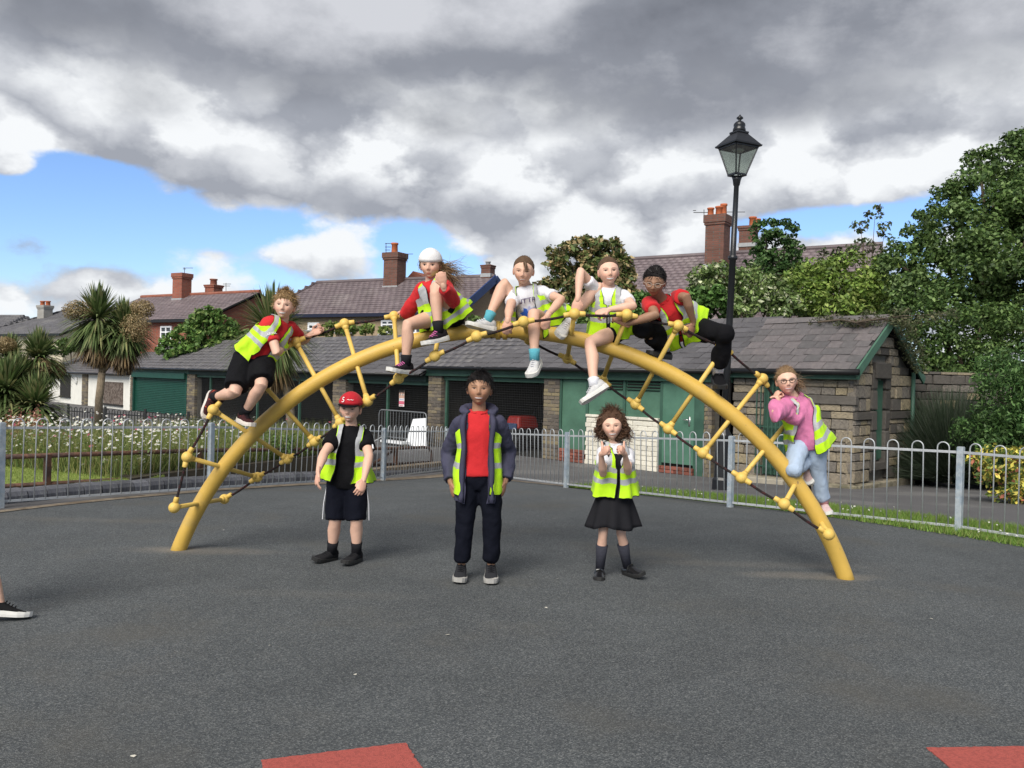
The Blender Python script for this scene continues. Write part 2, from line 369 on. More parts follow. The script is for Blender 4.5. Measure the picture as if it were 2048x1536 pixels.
def blades(name, n, pick, hmin, hmax, width, cols, label, cat, lean=.4):
    V = np.zeros((n, 3, 3), np.float32); col = np.zeros((n, 3), np.float32)
    pts = pick(n); ang = rng.uniform(0, 2 * np.pi, n); h = rng.uniform(hmin, hmax, n)
    dx, dy = np.cos(ang) * width / 2, np.sin(ang) * width / 2
    V[:, 0] = pts + np.stack([dx, dy, 0 * dx], 1); V[:, 1] = pts - np.stack([dx, dy, 0 * dx], 1)
    V[:, 2] = pts + np.stack([rng.normal(0, lean, n) * h, rng.normal(0, lean, n) * h, h], 1)
    ci = rng.integers(0, len(cols), n); col = np.array(cols)[ci] * rng.uniform(.75, 1.25, (n, 1))
    me = npmesh(name, V.reshape(-1, 3), np.arange(3 * n).reshape(-1, 3), leafmat('blade'), col)
    return tag(link(name, me), label, cat, kind='stuff')
def verge_pick(n):
    L = (R_END + dr_ * 3 - V0).length; t = rng.uniform(0, 1, n); w = .03 + rng.uniform(0, 1, n) * (.80 + .62 * t)
    p = np.array(V0)[None] + np.outer(t * L, np.array(dr_)) + np.outer(w, np.array(nr)); p[:, 2] = [gz(y) + .01 for y in p[:, 1]]; return p
blades('grass', 48000, verge_pick, .03, .085, .009, [(.14, .25, .04), (.18, .30, .055), (.11, .20, .03), (.24, .28, .09)], 'bright green grass growing along the foot of the right fence', 'grass')

# ------------------------------------------------------------------ yellow helix climbing arch
m_yel = mat('yellow_powder_coat', (.60, .385, .075), .42, .12, 5, .2, 240, spec=.5, col2=(.50, .34, .10), ramp=(.5, .75), specks=(26, .685, .72, (.30, .19, .07)))
m_yel2 = mat('yellow_moulded_plastic', (.66, .45, .11), .48, .14, 14, .15, 200, specks=(34, .67, .71, (.36, .24, .09)))
m_rope = mat('black_rope', (.022, .017, .017), .85, .3, 60, .9, 160, col2=(.07, .018, .02), ramp=(.5, .62))
ax_ = Vector((AR.x - AL.x, AR.y - AL.y, 0)); span = ax_.length; ex = ax_.normalized(); ey = UP.cross(ex); ey = ey if ey.y > 0 else -ey
TOPZ = 1.786; RAD = (span ** 2 / 4 + TOPZ ** 2) / (2 * TOPZ); AC = (AL + AR) / 2; AC = Vector((AC.x, AC.y, TOPZ - RAD)); TR = .0585
def arc(th, r=RAD): return AC + ex * (r * math.sin(th)) + UP * (r * math.cos(th))
TH = math.asin(span / 2 / RAD)
arch = empty('climbing_arch', (AC.x, AC.y, 0), 'yellow steel climbing arch with knobbed rungs and black ropes on dark playground', 'climbing frame')
mb = MB(); n = 72; mb.tube([arc(-TH - .02 + (2 * TH + .04) * i / n) for i in range(n + 1)], TR, 24); mb.build('arch_tube', m_yel, arch, True)
th0 = math.asin((P(1003, 672, 6.5) - AC).dot(ex) / RAD)
mb = MB()
for a in (-.010, .010): mb.tube([arc(th0 + a - .006), arc(th0 + a + .006)], TR + .014, 28)
fl = mb.build('flange_joint', m_yel, arch, True, bev=.003)
for s_ in (-1, 1):
    for k in range(6):
        a = k * math.pi / 3 + .3; c = arc(th0 + s_ * .028); tn = (arc(th0 + .01) - arc(th0 - .01)).normalized(); rd = (c - AC).normalized(); o_ = rd * math.cos(a) + ey * math.sin(a)
        mb = MB(); mb.tube([c + o_ * (TR - .004), c + o_ * (TR + .006)], .009, 8); mb.build('bolt', mat('dull_bolt', (.12, .09, .06), .5, metal=.6), arch)
RA, RB, HL = [], [], .370
for k in range(18):
    th = R(-61.06 + 7.1326 * k); ph = R(-84.1 + 20.354 * k + 8.63 * math.sin(2 * math.pi * k / 17)); c = arc(th); rd = (c - AC).normalized()
    d = rd * math.cos(ph) + ey * math.sin(ph)
    RA.append(c + d * HL); RB.append(c - d * HL)
for k in range(18):
    a, b = RA[k], RB[k]; d = (a - b).normalized(); mb = MB(); mb.tube([b, a], .0175, 12); rg = mb.build('rung', m_yel2, arch, True)
    for ch, e in ((RA, a), (RB, b)):
        mb = MB(); mb.ball(e, .042, 18, 12); i = k
        for j in (k - 1, k + 1):
            if 0 <= j < 18:
                q = (ch[j] - e).normalized(); mb.tube([e + q * .03, e + q * .075, e + q * .079], [.0215, .019, .017], 12)
        mb.tube([e - (e - (a + b) / 2).normalized() * .062, e - (e - (a + b) / 2).normalized() * .02], [.020, .03], 12)
        mb.build('end_knob', m_yel2, rg, True)
for ch in (RA, RB):
    for k in range(17):
        a, b = ch[k], ch[k + 1]; d = (b - a).normalized(); pts = []
        for i in range(7):
            t = i / 6; p = a.lerp(b, t) - UP * (.012 * 4 * t * (1 - t)); pts.append(p)
        mb = MB(); mb.tube(pts, .0098, 8); mb.build('rope', m_rope, arch, True)

# ------------------------------------------------------------------ bow-top fences
m_galv = mat('galvanised_steel', (.44, .46, .48), .5, .18, 12, .2, 90, metal=.35, spec=.5)
m_galvp = mat('galvanised_post', (.30, .36, .42), .55, .25, 16, .2, 60, metal=.3, col2=(.40, .44, .47))
hb = MB(); w = .11; rr = .0068
pts = [Vector((-w / 2, 0, .055)), Vector((-w / 2, 0, .84))] + [Vector((-w / 2 * math.cos(a), 0, .84 + w / 2 * math.sin(a))) for a in [math.pi * i / 8 for i in range(1, 8)]] + [Vector((w / 2, 0, .84)), Vector((w / 2, 0, .055))]
hb.tube(pts, rr, 6); HOOP = hb.mesh('hoop', mats=m_galv, smooth=True)
def fence(name, feet, ends, label):
    root = empty(name, feet[1], label, 'fence')
    al = ([ends[0]] if ends[0] is not None else []) + list(feet) + ([ends[1]] if ends[1] is not None else [])
    for i, f in enumerate(al):
        mb = MB(); b = Vector((f.x, f.y, gz(f.y)))
        d = (al[min(i + 1, len(al) - 1)] - al[max(i - 1, 0)]); d.z = 0; d.normalize(); x3 = basis(d, UP.cross(d), UP)
        mb.box(b + UP * .415, (.06, .06, .87), x3); mb.box(b + UP * .853, (.052, .052, .006), x3); mb.build('post', m_galvp, root, bev=.004)
    for a, b in zip(al[:-1], al[1:]):
        a = Vector((a.x, a.y, gz(a.y))); b = Vector((b.x, b.y, gz(b.y))); L = (b - a).length; d = (b - a) / L
        dh = Vector((d.x, d.y, 0)).normalized(); s = UP.cross(dh)
        for z in (.06, .80):
            mb = MB(); mb.bar(a + d * .03 + UP * z, b - d * .03 + UP * z, .012, .026); mb.build('rail', m_galv, root, bev=.002)
        nh = max(1, int((L - .14) / .22)); pitch = (L - .06) / nh
        for k in range(nh):
            p = a + d * (.03 + pitch * (k + .5)); x3 = Matrix(((dh.x, s.x, 0), (dh.y, s.y, 0), (d.z * 1., 0, 1))).to_4x4(); x3.translation = p
            place('hoop', HOOP, x3, root)
fence('bow_top_fence', LF, (L_END, None), 'grey bow-top railing in front of the flower bed and bowling green')
fence('bow_top_fence', RF[1:], (RF[0] + dr_ * .08, R_END), 'grey bow-top railing along the grass verge in front of the stone hut')

# ------------------------------------------------------------------ lamp post
lb = G(1442, 979); LY = lb.y; lt = P(1480, 232, LY); lax = (lt - lb).normalized()
m_blk = mat('black_gloss_paint', (.012, .013, .016), .35, .2, 20, .08, 60, spec=.5)
lamp = empty('street_lamp', lb, 'tall black Victorian style lamp post with four-sided glass lantern', 'street lamp')
q = UP.rotation_difference(lax).to_matrix(); LT = (lt - lb).length; q = q @ Matrix.Rotation(R(24), 3, 'Z')
kf = LY / FPX
def lz(py): return (979 - py) * kf
mb = MB(); mb.lathe(lb, [(.15, -.05), (.15, .16), (.125, .20), (.12, .82), (.135, .84), (.135, .88), (.09, .95), (.07, 1.0)], 8, M3=q); mb.build('base', m_blk, lamp, bev=.008)
mb = MB(); mb.lathe(lb, [(.058, .95), (.054, lz(700)), (.052, lz(520)), (.075, lz(518)), (.075, lz(512)), (.047, lz(510)), (.040, lz(372)), (.052, lz(370)), (.065, lz(360)), (.085, lz(353))], 20, M3=q); mb.build('column', m_blk, lamp, True)
zb, zt = lz(350), lz(296); wb, wt = .098, .215
mb = MB()
def lp(x, y, z): return lb + q @ Vector((x, y, z))
cs = [(-1, -1), (1, -1), (1, 1), (-1, 1)]
fr = MB()
for x, y in cs: fr.bar(lp(x * wb, y * wb, zb), lp(x * wt, y * wt, zt), .022, .022)
for i in range(4):
    (x0, y0), (x1, y1) = cs[i], cs[(i + 1) % 4]
    fr.bar(lp(x0 * wb, y0 * wb, zb), lp(x1 * wb, y1 * wb, zb), .035, .03); fr.bar(lp(x0 * wt, y0 * wt, zt), lp(x1 * wt, y1 * wt, zt), .03, .03)
fr.build('lantern_frame', m_blk, lamp)
m_pane = bpy.data.materials.new('lantern_glass'); m_pane.use_nodes = True; t_ = m_pane.node_tree
gl = N(t_, 'ShaderNodeBsdfGlossy'); gl.inputs['Roughness'].default_value = .08; tr = N(t_, 'ShaderNodeBsdfTransparent'); tr.inputs[0].default_value = (.80, .83, .80, 1)
mx = N(t_, 'ShaderNodeMixShader'); mx.inputs[0].default_value = .14; t_.links.new(tr.outputs[0], mx.inputs[1]); t_.links.new(gl.outputs[0], mx.inputs[2]); t_.links.new(mx.outputs[0], t_.nodes['Material Output'].inputs[0])
for i in range(4):
    (x0, y0), (x1, y1) = cs[i], cs[(i + 1) % 4]; k = .97
    pb = MB(); a = [lp(x0 * wb * k, y0 * wb * k, zb + .02), lp(x1 * wb * k, y1 * wb * k, zb + .02), lp(x1 * wt * k, y1 * wt * k, zt - .01), lp(x0 * wt * k, y0 * wt * k, zt - .01)]
    nn = (a[1] - a[0]).cross(a[3] - a[0]).normalized(); pb.prism(a, nn * -.004); pb.build('pane', m_pane, lamp)
def pyr(mb, z0, w0, z1, w1):
    mb.hexa([lp(x * w0, y * w0, z0) for x, y in cs] + [lp(x * w1, y * w1, z1) for x, y in cs])
rf = MB(); pyr(rf, zt + .012, .262, zt + .04, .266); pyr(rf, zt + .042, .254, lz(268), .10); pyr(rf, lz(268), .11, lz(264), .11); rf.build('lantern_roof', m_blk, lamp, bev=.006)
rf = MB(); rf.lathe(lb, [(.105, lz(264)), (.10, lz(258)), (.085, lz(254)), (.095, lz(252)), (.09, lz(248)), (.06, lz(244)), (.025, lz(242)), (.022, lz(240)), (.055, lz(237)), (.05, lz(235)), (.02, lz(232)), (.004, lz(229))], 16, M3=q); rf.build('finial', m_blk, lamp, True)
rf = MB(); rf.lathe(lb, [(.05, zt - .02), (.10, zt - .03), (.075, zt - .06), (.03, zt - .075)], 14, M3=q); rf.build('lamp_reflector', mat('lamp_white', (.6, .6, .56), .4), lamp, True)
# ------------------------------------------------------------------ the row of park buildings
C0 = G(1706, 977); C1 = G(1120, 921); FDv = Vector((C1.x - C0.x, C1.y - C0.y, 0)).normalized()   # leftwards along the front
FNv = Vector((-FDv.y, FDv.x, 0)); FNv = FNv if FNv.y < 0 else -FNv                                 # out of the front
BG = -.47; C0 = Vector((C0.x, C0.y, BG)); GDv = -FNv
def ft(px, py=820, off=0.):
    d = ray(px, py); o = C0 + FNv * off; s = (o - CAM).dot(FNv) / d.dot(FNv); p = CAM + d * s; return (p - C0).dot(FDv)
def fz(px, py, off=0.):
    d = ray(px, py); o = C0 + FNv * off; s = (o - CAM).dot(FNv) / d.dot(FNv); return (CAM + d * s).z
def fp(t, z, off=0.): return Vector((C0.x, C0.y, 0)) + FDv * t + FNv * off + UP * z
F3 = basis(-FDv, GDv, UP)     # local x = right along the front, y = into the building
def fbox(mb, t0, t1, z0, z1, d0, d1, mi=0):      # d is depth into the building
    return mb.box(fp((t0 + t1) / 2, (z0 + z1) / 2, -(d0 + d1) / 2), (abs(t1 - t0), abs(d1 - d0), z1 - z0), F3, mi)

m_slate = mat('stone_slate', (.122, .112, .114), .62, .25, 5, .4, 30, rand=.2, hue=.03, spec=.35, col2=(.155, .14, .135), ramp=(.5, .7))
m_slate2 = mat('grey_slate', (.098, .094, .100), .55, .25, 4, .4, 30, rand=.17, spec=.35, col2=(.13, .125, .125), ramp=(.5, .7))
m_dkdeck = mat('roof_underlay', (.03, .03, .032), .9)
m_green = mat('green_paint', (.034, .084, .060), .55, .25, 3, .25, 25, col2=(.045, .105, .075), ramp=(.45, .65))
m_green2 = mat('weathered_green_paint', (.065, .145, .10), .6, .3, 2.2, .3, 20, col2=(.24, .27, .22), ramp=(.64, .72))
m_dgreen = mat('dark_green_shutter', (.008, .055, .038), .45, .2, 3, .1, 20)
m_brick = mat('sooty_brick', (.15, .125, .095), .9, .3, 12, .5, 50, rand=.45, hue=.04)
m_mortar = mat('mortar', (.16, .15, .13), .95, .3, 6, .6, 50)
m_stone = mat('gritstone', (.255, .218, .165), .92, .35, 7, .7, 35, rand=.30, hue=.02, col2=(.13, .113, .09), ramp=(.48, .68))
m_dstone = mat('sooty_and_shade_gritstone', (.085, .077, .068), .9, .3, 7, .6, 35, rand=.3)  # sooty stones on the hut; stands in for shade on the boundary wall
m_white = mat('white_render', (.66, .65, .60), .9, .12, 2.5, .25, 40, col2=(.52, .52, .47), ramp=(.55, .75))
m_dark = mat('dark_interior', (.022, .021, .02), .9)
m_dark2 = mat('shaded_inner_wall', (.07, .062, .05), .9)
m_gut = mat('black_gutter', (.012, .012, .013), .4, .2, 10)
m_redbr = mat('red_brick_base', (.20, .07, .05), .85, .3, 8, .4, 40, rand=.3)
m_wire = mat('wire_mesh', (.10, .10, .10), .5, metal=.5)

def rough_block(seed, n=1):
    r = random.Random(seed); bm = bmesh.new(); bmesh.ops.create_cube(bm, size=1.)
    bmesh.ops.bevel(bm, geom=bm.edges[:], offset=.07, segments=1, affect='EDGES')
    for v in bm.verts: v.co += Vector([r.uniform(-.035, .035) for _ in range(3)])
    me = bpy.data.meshes.new('block'); bm.to_mesh(me); bm.free(); return me
def blocks(m, k=6):
    out = []
    for i in range(k): me = rough_block(i); me.materials.append(m); out.append(me)
    return out
BL_STONE, BL_DARK, BL_BRICK, BL_RED = blocks(m_stone), blocks(m_dstone), blocks(m_brick, 4), blocks(m_redbr, 3)
def slate_mesh(m, k):
    out = []
    for i in range(k):
        r = random.Random(i + 50); bm = bmesh.new(); bmesh.ops.create_cube(bm, size=1.)
        for v in bm.verts: v.co.x += r.uniform(-.02, .02); v.co.y += r.uniform(-.025, .025)
        me = bpy.data.meshes.new('slate'); bm.to_mesh(me); bm.free(); me.materials.append(m); out.append(me)
    return out
SL1, SL2 = slate_mesh(m_slate, 5), slate_mesh(m_slate2, 5)
CUBE_V = np.array([(-.5, -.5, -.5), (.5, -.5, -.5), (.5, .5, -.5), (-.5, .5, -.5), (-.5, -.5, .5), (.5, -.5, .5), (.5, .5, .5), (-.5, .5, .5)], np.float32)
CUBE_F = np.array([(3, 2, 1, 0), (4, 5, 6, 7), (0, 1, 5, 4), (1, 2, 6, 5), (2, 3, 7, 6), (3, 0, 4, 7)])
def boxes_mesh(name, Ms, mats):
    V = np.concatenate([CUBE_V @ np.array(M.to_3x3()).T + np.array(M.translation) for M in Ms]); F = np.concatenate([CUBE_F + 8 * i for i in range(len(Ms))])
    return npmesh(name, V, F, mats)
def slate_roof(root, eL, right, W, slope, gauge, wid, meshes, m, maxparts, thick=.014, jit=1., skip=None):
    """eL: left end of the eave, right: unit vector along the eave, slope: vector from eave to ridge"""
    Ls = slope.length; sv = slope / Ls; nrm = right.cross(sv).normalized(); nrm = nrm if nrm.z > 0 else -nrm
    rows = int(round(Ls / gauge)); Ms = []
    for i in range(rows):
        x = -(i % 2) * wid * .5 - random.uniform(0, .1); 
        while x < W:
            w = wid * random.uniform(.85, 1.18); x0, x1 = max(x, 0), min(x + w, W); x += w
            if x1 - x0 < .06 or (skip and skip((x0 + x1) / 2, i / rows)): continue
            gg = gauge * (1.35 if i < rows - 1 else 1.0)
            c = eL + right * ((x0 + x1) / 2) + sv * (gauge * i + gg / 2 - .03 + random.uniform(-.012, .012) * jit) + nrm * (.022 + random.uniform(0, .007) * jit)
            tilt = Matrix.Rotation(-.045 + random.uniform(-.012, .012) * jit, 3, 'X') @ Matrix.Rotation(random.gauss(0, .012) * jit, 3, 'Z')
            M3 = basis(right, sv, nrm) @ tilt @ Matrix.Diagonal((x1 - x0 - .008, gg, thick))
            M = M3.to_4x4(); M.translation = c; Ms.append(M)
    Ms.sort(key=lambda M: (M.translation - CAM).length)
    for M in Ms[:maxparts]: place('slate', random.choice(meshes), M, root)
    if Ms[maxparts:]:
        me = boxes_mesh('slates', Ms[maxparts:], m); me.transform(Matrix.Translation(-ORG[root.name])); o = link('slates', me, root); o['kind'] = 'stuff'
def ridge_tiles(root, a, b, L, r, m):
    d = (b - a); n = max(1, int(d.length / L)); d = d / n
    bm = MB(); dn = d.normalized(); s = UP.cross(dn).normalized()
    for i in range(n):
        p = a + d * i; q_ = a + d * (i + 1); mb = MB(); ring = []
        for e, rr in ((p, r * random.uniform(.95, 1.1)), (q_ - dn * .012, r * random.uniform(.9, 1.02))):
            ring.append([e + s * (rr * x) + UP * (rr * z) for x, z in ((-1, -.62), (-.35, .05), (.35, .05), (1, -.62), (.8, -.68), (.3, -.12), (-.3, -.12), (-.8, -.68))])
        v = ring[0] + ring[1]; mb.add(v, [tuple(range(8))[::-1], tuple(range(8, 16))] + [(k, (k + 1) % 8, 8 + (k + 1) % 8, 8 + k) for k in range(8)]); mb.build('ridge_tile', m, root)
def brick_pier(root, t0, t1, z0, z1, dep=.3, ch=.088, off=.0):
    mb = MB(); fbox(mb, t0 + .012 * (1 if t1 > t0 else -1), t1 - .012 * (1 if t1 > t0 else -1), z0, z1, .012 - off, dep); mb.build('pier_core', m_mortar, root)
    w = abs(t1 - t0); tl = min(t0, t1); z = z0; i = 0
    while z < z1 - .03:
        cuts = [0, w * .5, w] if i % 2 else [0, w * .28, w * .72, w]
        h = min(ch, z1 - z)
        for a, b in zip(cuts[:-1], cuts[1:]):
            M = (F3 @ Matrix.Diagonal((b - a - .012, .13, h - .013))).to_4x4(); M.translation = fp(tl + (a + b) / 2, z + h / 2, off - .062 + random.uniform(-.006, .006)); place('brick', random.choice(BL_BRICK), M, root)
        z += ch; i += 1
def stone_wall(root, toP, M3, W, H, holes, hrange, wrange, dark=.12, top=None):
    z = 0.; r = random; brk = sorted(v for a, b, c, d in holes if b - a > .75 * W and d > c for v in (c, d))
    while z < H - .04:
        h = min(r.uniform(*hrange), H - z); nx_ = [v for v in brk if v > z + .01]
        if nx_ and z + h > nx_[0] - .06: h = nx_[0] - z
        x = -r.uniform(0, .2)
        while x < W:
            w = r.uniform(*wrange); segs = [(max(x, 0), min(x + w, W))]; x += w
            for (a, b, c, d) in holes:
                ns = []
                for s0, s1 in segs:
                    if z + h <= c + .02 or z >= d - .02 or s1 <= a or s0 >= b: ns.append((s0, s1))
                    else:
                        if s0 < a: ns.append((s0, a))
                        if s1 > b: ns.append((b, s1))
                segs = ns
            for s0, s1 in segs:
                if s1 - s0 < .07: continue
                if top is not None and z + h * .6 > min(top(s0), top(s1)): continue
                M = (M3 @ Matrix.Diagonal((s1 - s0 - .014, .17, h - .014))).to_4x4(); M.translation = toP((s0 + s1) / 2, z + h / 2, -.078 + r.uniform(-.016, .012))
                place('stone', r.choice(BL_DARK if r.random() < dark else BL_STONE), M, root)
        z += h

# ---- stone hut
tH = ft(1466); HE = 1.81; HD = 2.65; HR = fz(1771, 634, -HD / 2) - .06
hut = empty('stone_hut', fp(tH / 2, BG), 'small gritstone hut with slate roof and green bargeboards beside dark trees', 'hut')
core = MB(); fbox(core, .10, tH, BG, HE, .10, HD - .05)
g0, g1 = fp(.10, HE, -.10), fp(.10, HE, -HD + .05); gm = fp(.10, HR - .12, -HD / 2)
core.prism([g0, g1, gm], FDv * (tH - .1)); core.build('wall', m_mortar, hut)
dt0, dt1 = ft(1572), ft(1527); dz1 = fz(1550, 742)
def hp(x, z, off): return fp(tH - x, BG + z, off)          # x from the left end
hw = tH - .03
holes = [(tH - dt1, tH - dt0, 0, dz1 - BG), (0, tH, fz(1600, 806) - BG, fz(1600, 789) - BG), (0, tH - dt1 - .0, 0, -1)]
stone_wall(hut, hp, F3, hw, HE - BG - .10, holes, (.12, .23), (.2, .5), .09)
mb = MB(); fbox(mb, -.02, dt0, fz(1600, 806), fz(1600, 789), -.03, .1); mb.build('string_course', m_dstone, hut, bev=.01)
mb = MB(); fbox(mb, dt1, tH, fz(1600, 806), fz(1600, 789), -.03, .1); mb.build('string_course', m_dstone, hut, bev=.01)
gw = HD - .05; G3 = basis(GDv, FDv, UP)
def gp(x, z, off): return Vector((C0.x, C0.y, BG)) + GDv * x + UP * z - FDv * off
def gtop(x): return HE - BG + (HR - HE) * (1 - abs(x - HD / 2) / (HD / 2)) - .1
wx0, wx1 = .92, 1.26                       # narrow window in the gable
wz0, wz1 = .55, 2.05
stone_wall(hut, gp, G3, gw, HR - BG - .15, [(wx0 - .24, wx1 + .24, wz0 - .2, wz1 + .32), (0, gw, 1.30, 1.45)], (.14, .25), (.24, .55), .10, gtop)
for z in np.arange(wz0 - .2, wz1 + .02, .375):
    for a, b in ((wx0 - .24, wx0 - .02), (wx1 + .02, wx1 + .24)):
        M = (G3 @ Matrix.Diagonal((b - a, .2, .36))).to_4x4(); M.translation = gp((a + b) / 2, z + .18, -.07); place('quoin', random.choice(BL_DARK), M, hut)
for z, h in ((wz1 + .15, .3), (wz0 - .1, .14)):
    M = (G3 @ Matrix.Diagonal((wx1 - wx0 + .36, .24, h))).to_4x4(); M.translation = gp((wx0 + wx1) / 2, z, -.06); place('lintel', BL_DARK[0], M, hut)
for a, b in ((0, wx0 - .24), (wx1 + .24, gw)):
    M = (G3 @ Matrix.Diagonal((b - a, .2, .14))).to_4x4(); M.translation = gp((a + b) / 2, 1.375, -.06); place('string_course', BL_DARK[1], M, hut)
mb = MB(); mb.box(gp((wx0 + wx1) / 2, (wz0 + wz1) / 2, -.09), (wx1 - wx0, .05, wz1 - wz0), G3); wn = mb.build('window', m_green2, hut)
for k in range(7):
    mb = MB(); mb.box(gp(wx0 + .04 + .053 * k, (wz0 + wz1) / 2, -.05), (.012, .02, wz1 - wz0 - .06), G3); mb.build('window_bar', m_green, wn)
mb = MB(); fbox(mb, -.10, tH, BG - .1, BG + .16, -.10, .1); mb.box(gp(gw / 2, .03, .02), (gw, .2, .26), G3); mb.build('plinth', mat('worn_stone_plinth', (.26, .23, .17), .9, .3, 5, .6, 30, col2=(.13, .12, .08)), hut, bev=.02)
dr = MB(); fbox(dr, dt0, dt1, BG + .18, dz1, .08, .13); door = dr.build('door', m_green, hut)
for k in range(5):
    mb = MB(); tt = dt0 + (dt1 - dt0) * (k + .5) / 5; fbox(mb, tt - (dt1 - dt0) * .092, tt + (dt1 - dt0) * .092, BG + .2, dz1 - .02, .06, .085); mb.build('plank', m_green, door)
mb = MB()
for k in range(9): tt = dt0 - .08 + (dt1 - dt0 + .2) * k / 8; fbox(mb, tt - .008, tt + .008, BG + .2, dz1 + .02, -.05, -.034)
for z in (BG + .35, BG + 1.1, dz1 - .1): fbox(mb, dt0 - .1, dt1 + .14, z - .012, z + .012, -.034, -.02)
mb.build('security_grille', m_green, hut)
mb = MB(); fbox(mb, dt0 - .15, dt1 + .15, BG + .0, BG + .15, -.35, .08); mb.build('door_step', mat('stone_step', (.33, .30, .24), .9, .2, 6, .4, 30), hut, bev=.015)
RS = Vector(GDv * (HD / 2 + .22) + UP * ((HR - HE) * (HD / 2 + .22) / (HD / 2)))
e0 = fp(tH + .02, HE - .10, .22); W = tH + .10
mb = MB(); q4 = [e0, e0 - FDv * W, e0 - FDv * W + RS, e0 + RS]; mb.prism(q4, -UP * .05); 
b4 = [e0 + RS, e0 - FDv * W + RS, e0 - FDv * W + RS + GDv * (HD / 2 + .3) - UP * (HR - HE + .2), e0 + RS + GDv * (HD / 2 + .3) - UP * (HR - HE + .2)]; mb.prism(b4, -UP * .05)
roof = mb.build('roof', m_dkdeck, hut)
slate_roof(roof, e0, -FDv, W, RS, .25, .27, SL1, m_slate, 300)
ridge_tiles(roof, e0 + RS + UP * .05, e0 - FDv * W + RS + UP * .05, .46, .16, m_slate)
for a, b in ((e0 - FDv * (W + .02), e0 - FDv * (W + .02) + RS), (e0 - FDv * (W + .02) + RS, e0 - FDv * (W + .02) + RS + GDv * (HD / 2 + .3) - UP * (HR - HE + .2))):
    mb = MB(); mb.bar(a - UP * .08, b - UP * .08, .035, .155); mb.build('bargeboard', m_green2, hut)
mb = MB(); fbox(mb, -.12, tH, HE - .26, HE - .13, -.16, -.12); mb.build('fascia', m_green, hut)
mb = MB(); mb.tube([fp(-.15, HE - .13, .24), fp(tH + .1, HE - .13, .24)], .055, 10); mb.build('gutter', m_gut, hut, True)
mb = MB(); mb.tube([gp(gw - .1, 0, .06), gp(gw - .1, 2.2, .06)], .04, 8); mb.build('downpipe', m_green, hut, True)

# ---- long shed with bays
t2L = ft(852); t3L = ft(377); t4L = ft(262); SE, SR_ = 1.76, 2.80; SE3, SR3 = 1.56, 2.66
shed = empty('storage_shed', fp((tH + t4L) / 2, BG), 'long low shed with slate roof, green doors and dark caged bays', 'shed')
def wall_box(name, t0, t1, z0, z1, d0, d1, m, root=shed, bev=0): mb = MB(); fbox(mb, t0, t1, z0, z1, d0, d1); return mb.build(name, m, root, bev=bev)
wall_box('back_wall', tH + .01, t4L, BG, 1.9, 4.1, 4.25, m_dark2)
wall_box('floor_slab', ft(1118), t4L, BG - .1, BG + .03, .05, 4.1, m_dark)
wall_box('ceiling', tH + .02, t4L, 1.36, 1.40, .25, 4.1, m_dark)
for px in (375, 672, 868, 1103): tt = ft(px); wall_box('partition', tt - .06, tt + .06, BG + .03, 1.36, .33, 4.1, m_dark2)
piers = [(372, 388), (664, 690), (855, 881), (1086, 1118), (1408, 1424)]
for a, b in piers:
    z1 = SE - .25 if a > 800 else SE3 - .22
    brick_pier(shed, ft(a), ft(b), BG, z1)
# eaves beams and gutters
wall_box('eaves_beam', tH + .02, t2L, SE - .32, SE - .08, -.06, .06, m_green, bev=.01)
wall_box('eaves_beam', t2L + .02, t3L, SE3 - .30, SE3 - .10, -.03, .08, mat('black_green_board', (.012, .03, .024), .6), bev=.01)
wall_box('eaves_beam', t3L + .02, t4L, SE3 - .30, SE3 - .06, -.03, .08, m_green, bev=.01)
for a, b, z in ((tH - .1, t2L, SE), (t2L, t4L, SE3)):
    mb = MB(); mb.tube([fp(a, z - .1, .25), fp(b, z - .1, .25)], .05, 8); mb.build('gutter', m_gut, shed, True)
mb = MB(); tt = tH + .06; mb.tube([fp(tt, SE - .15, .24), fp(tt, SE - .3, .05), fp(tt, BG, .05)], .04, 8); mb.build('downpipe', m_gut, shed, True)
# caged bays
def bay(pa_, pb_, z1, posts, root=shed):
    a, b = ft(pa_), ft(pb_); mb = MB(); lo, hi = min(a, b), max(a, b)
    x = lo
    while x < hi: mb.box(fp(x, (BG + z1) / 2, -.16), (.0035, .0035, z1 - BG), F3); x += .06
    z = BG + .06
    while z < z1: mb.box(fp((lo + hi) / 2, z, -.163), (hi - lo, .0035, .0035), F3); z += .06
    o = mb.build('wire_mesh', m_wire, root); 
    for p in posts: tt = ft(p); wall_box('green_post', tt - .035, tt + .035, BG, z1, .10, .17, m_green)
    wall_box('top_rail', lo, hi, z1 - .09, z1, .09, .16, m_green)
bay(388, 664, SE3 - .3, (414, 508, 592)); bay(690, 855, SE3 - .3, (768,)); bay(881, 1086, SE - .34, (886, 950))
# shutter
sa, sb = ft(372), ft(266)
mb = MB(); zz = BG + .02; zt_ = SE3 - .32; k = 0
prof = []
while zz < zt_:
    prof += [(zz, .0), (zz + .02, .018), (zz + .05, .018), (zz + .07, 0)]; zz += .075
vs = []; 
for z, o_ in prof: vs += [fp(sa, z, -.08 + o_), fp(sb, z, -.08 + o_)]
mb.add(vs, [(2 * i, 2 * i + 1, 2 * i + 3, 2 * i + 2) for i in range(len(prof) - 1)]); mb.build('roller_shutter', m_dgreen, shed)
wall_box('shutter_box', sa, sb, zt_ - .18, zt_ + .06, -.12, .1, m_dgreen, bev=.01)
for a in (sa, sb): wall_box('shutter_guide', a - .04, a + .04, BG, zt_, -.02, .09, m_dgreen)
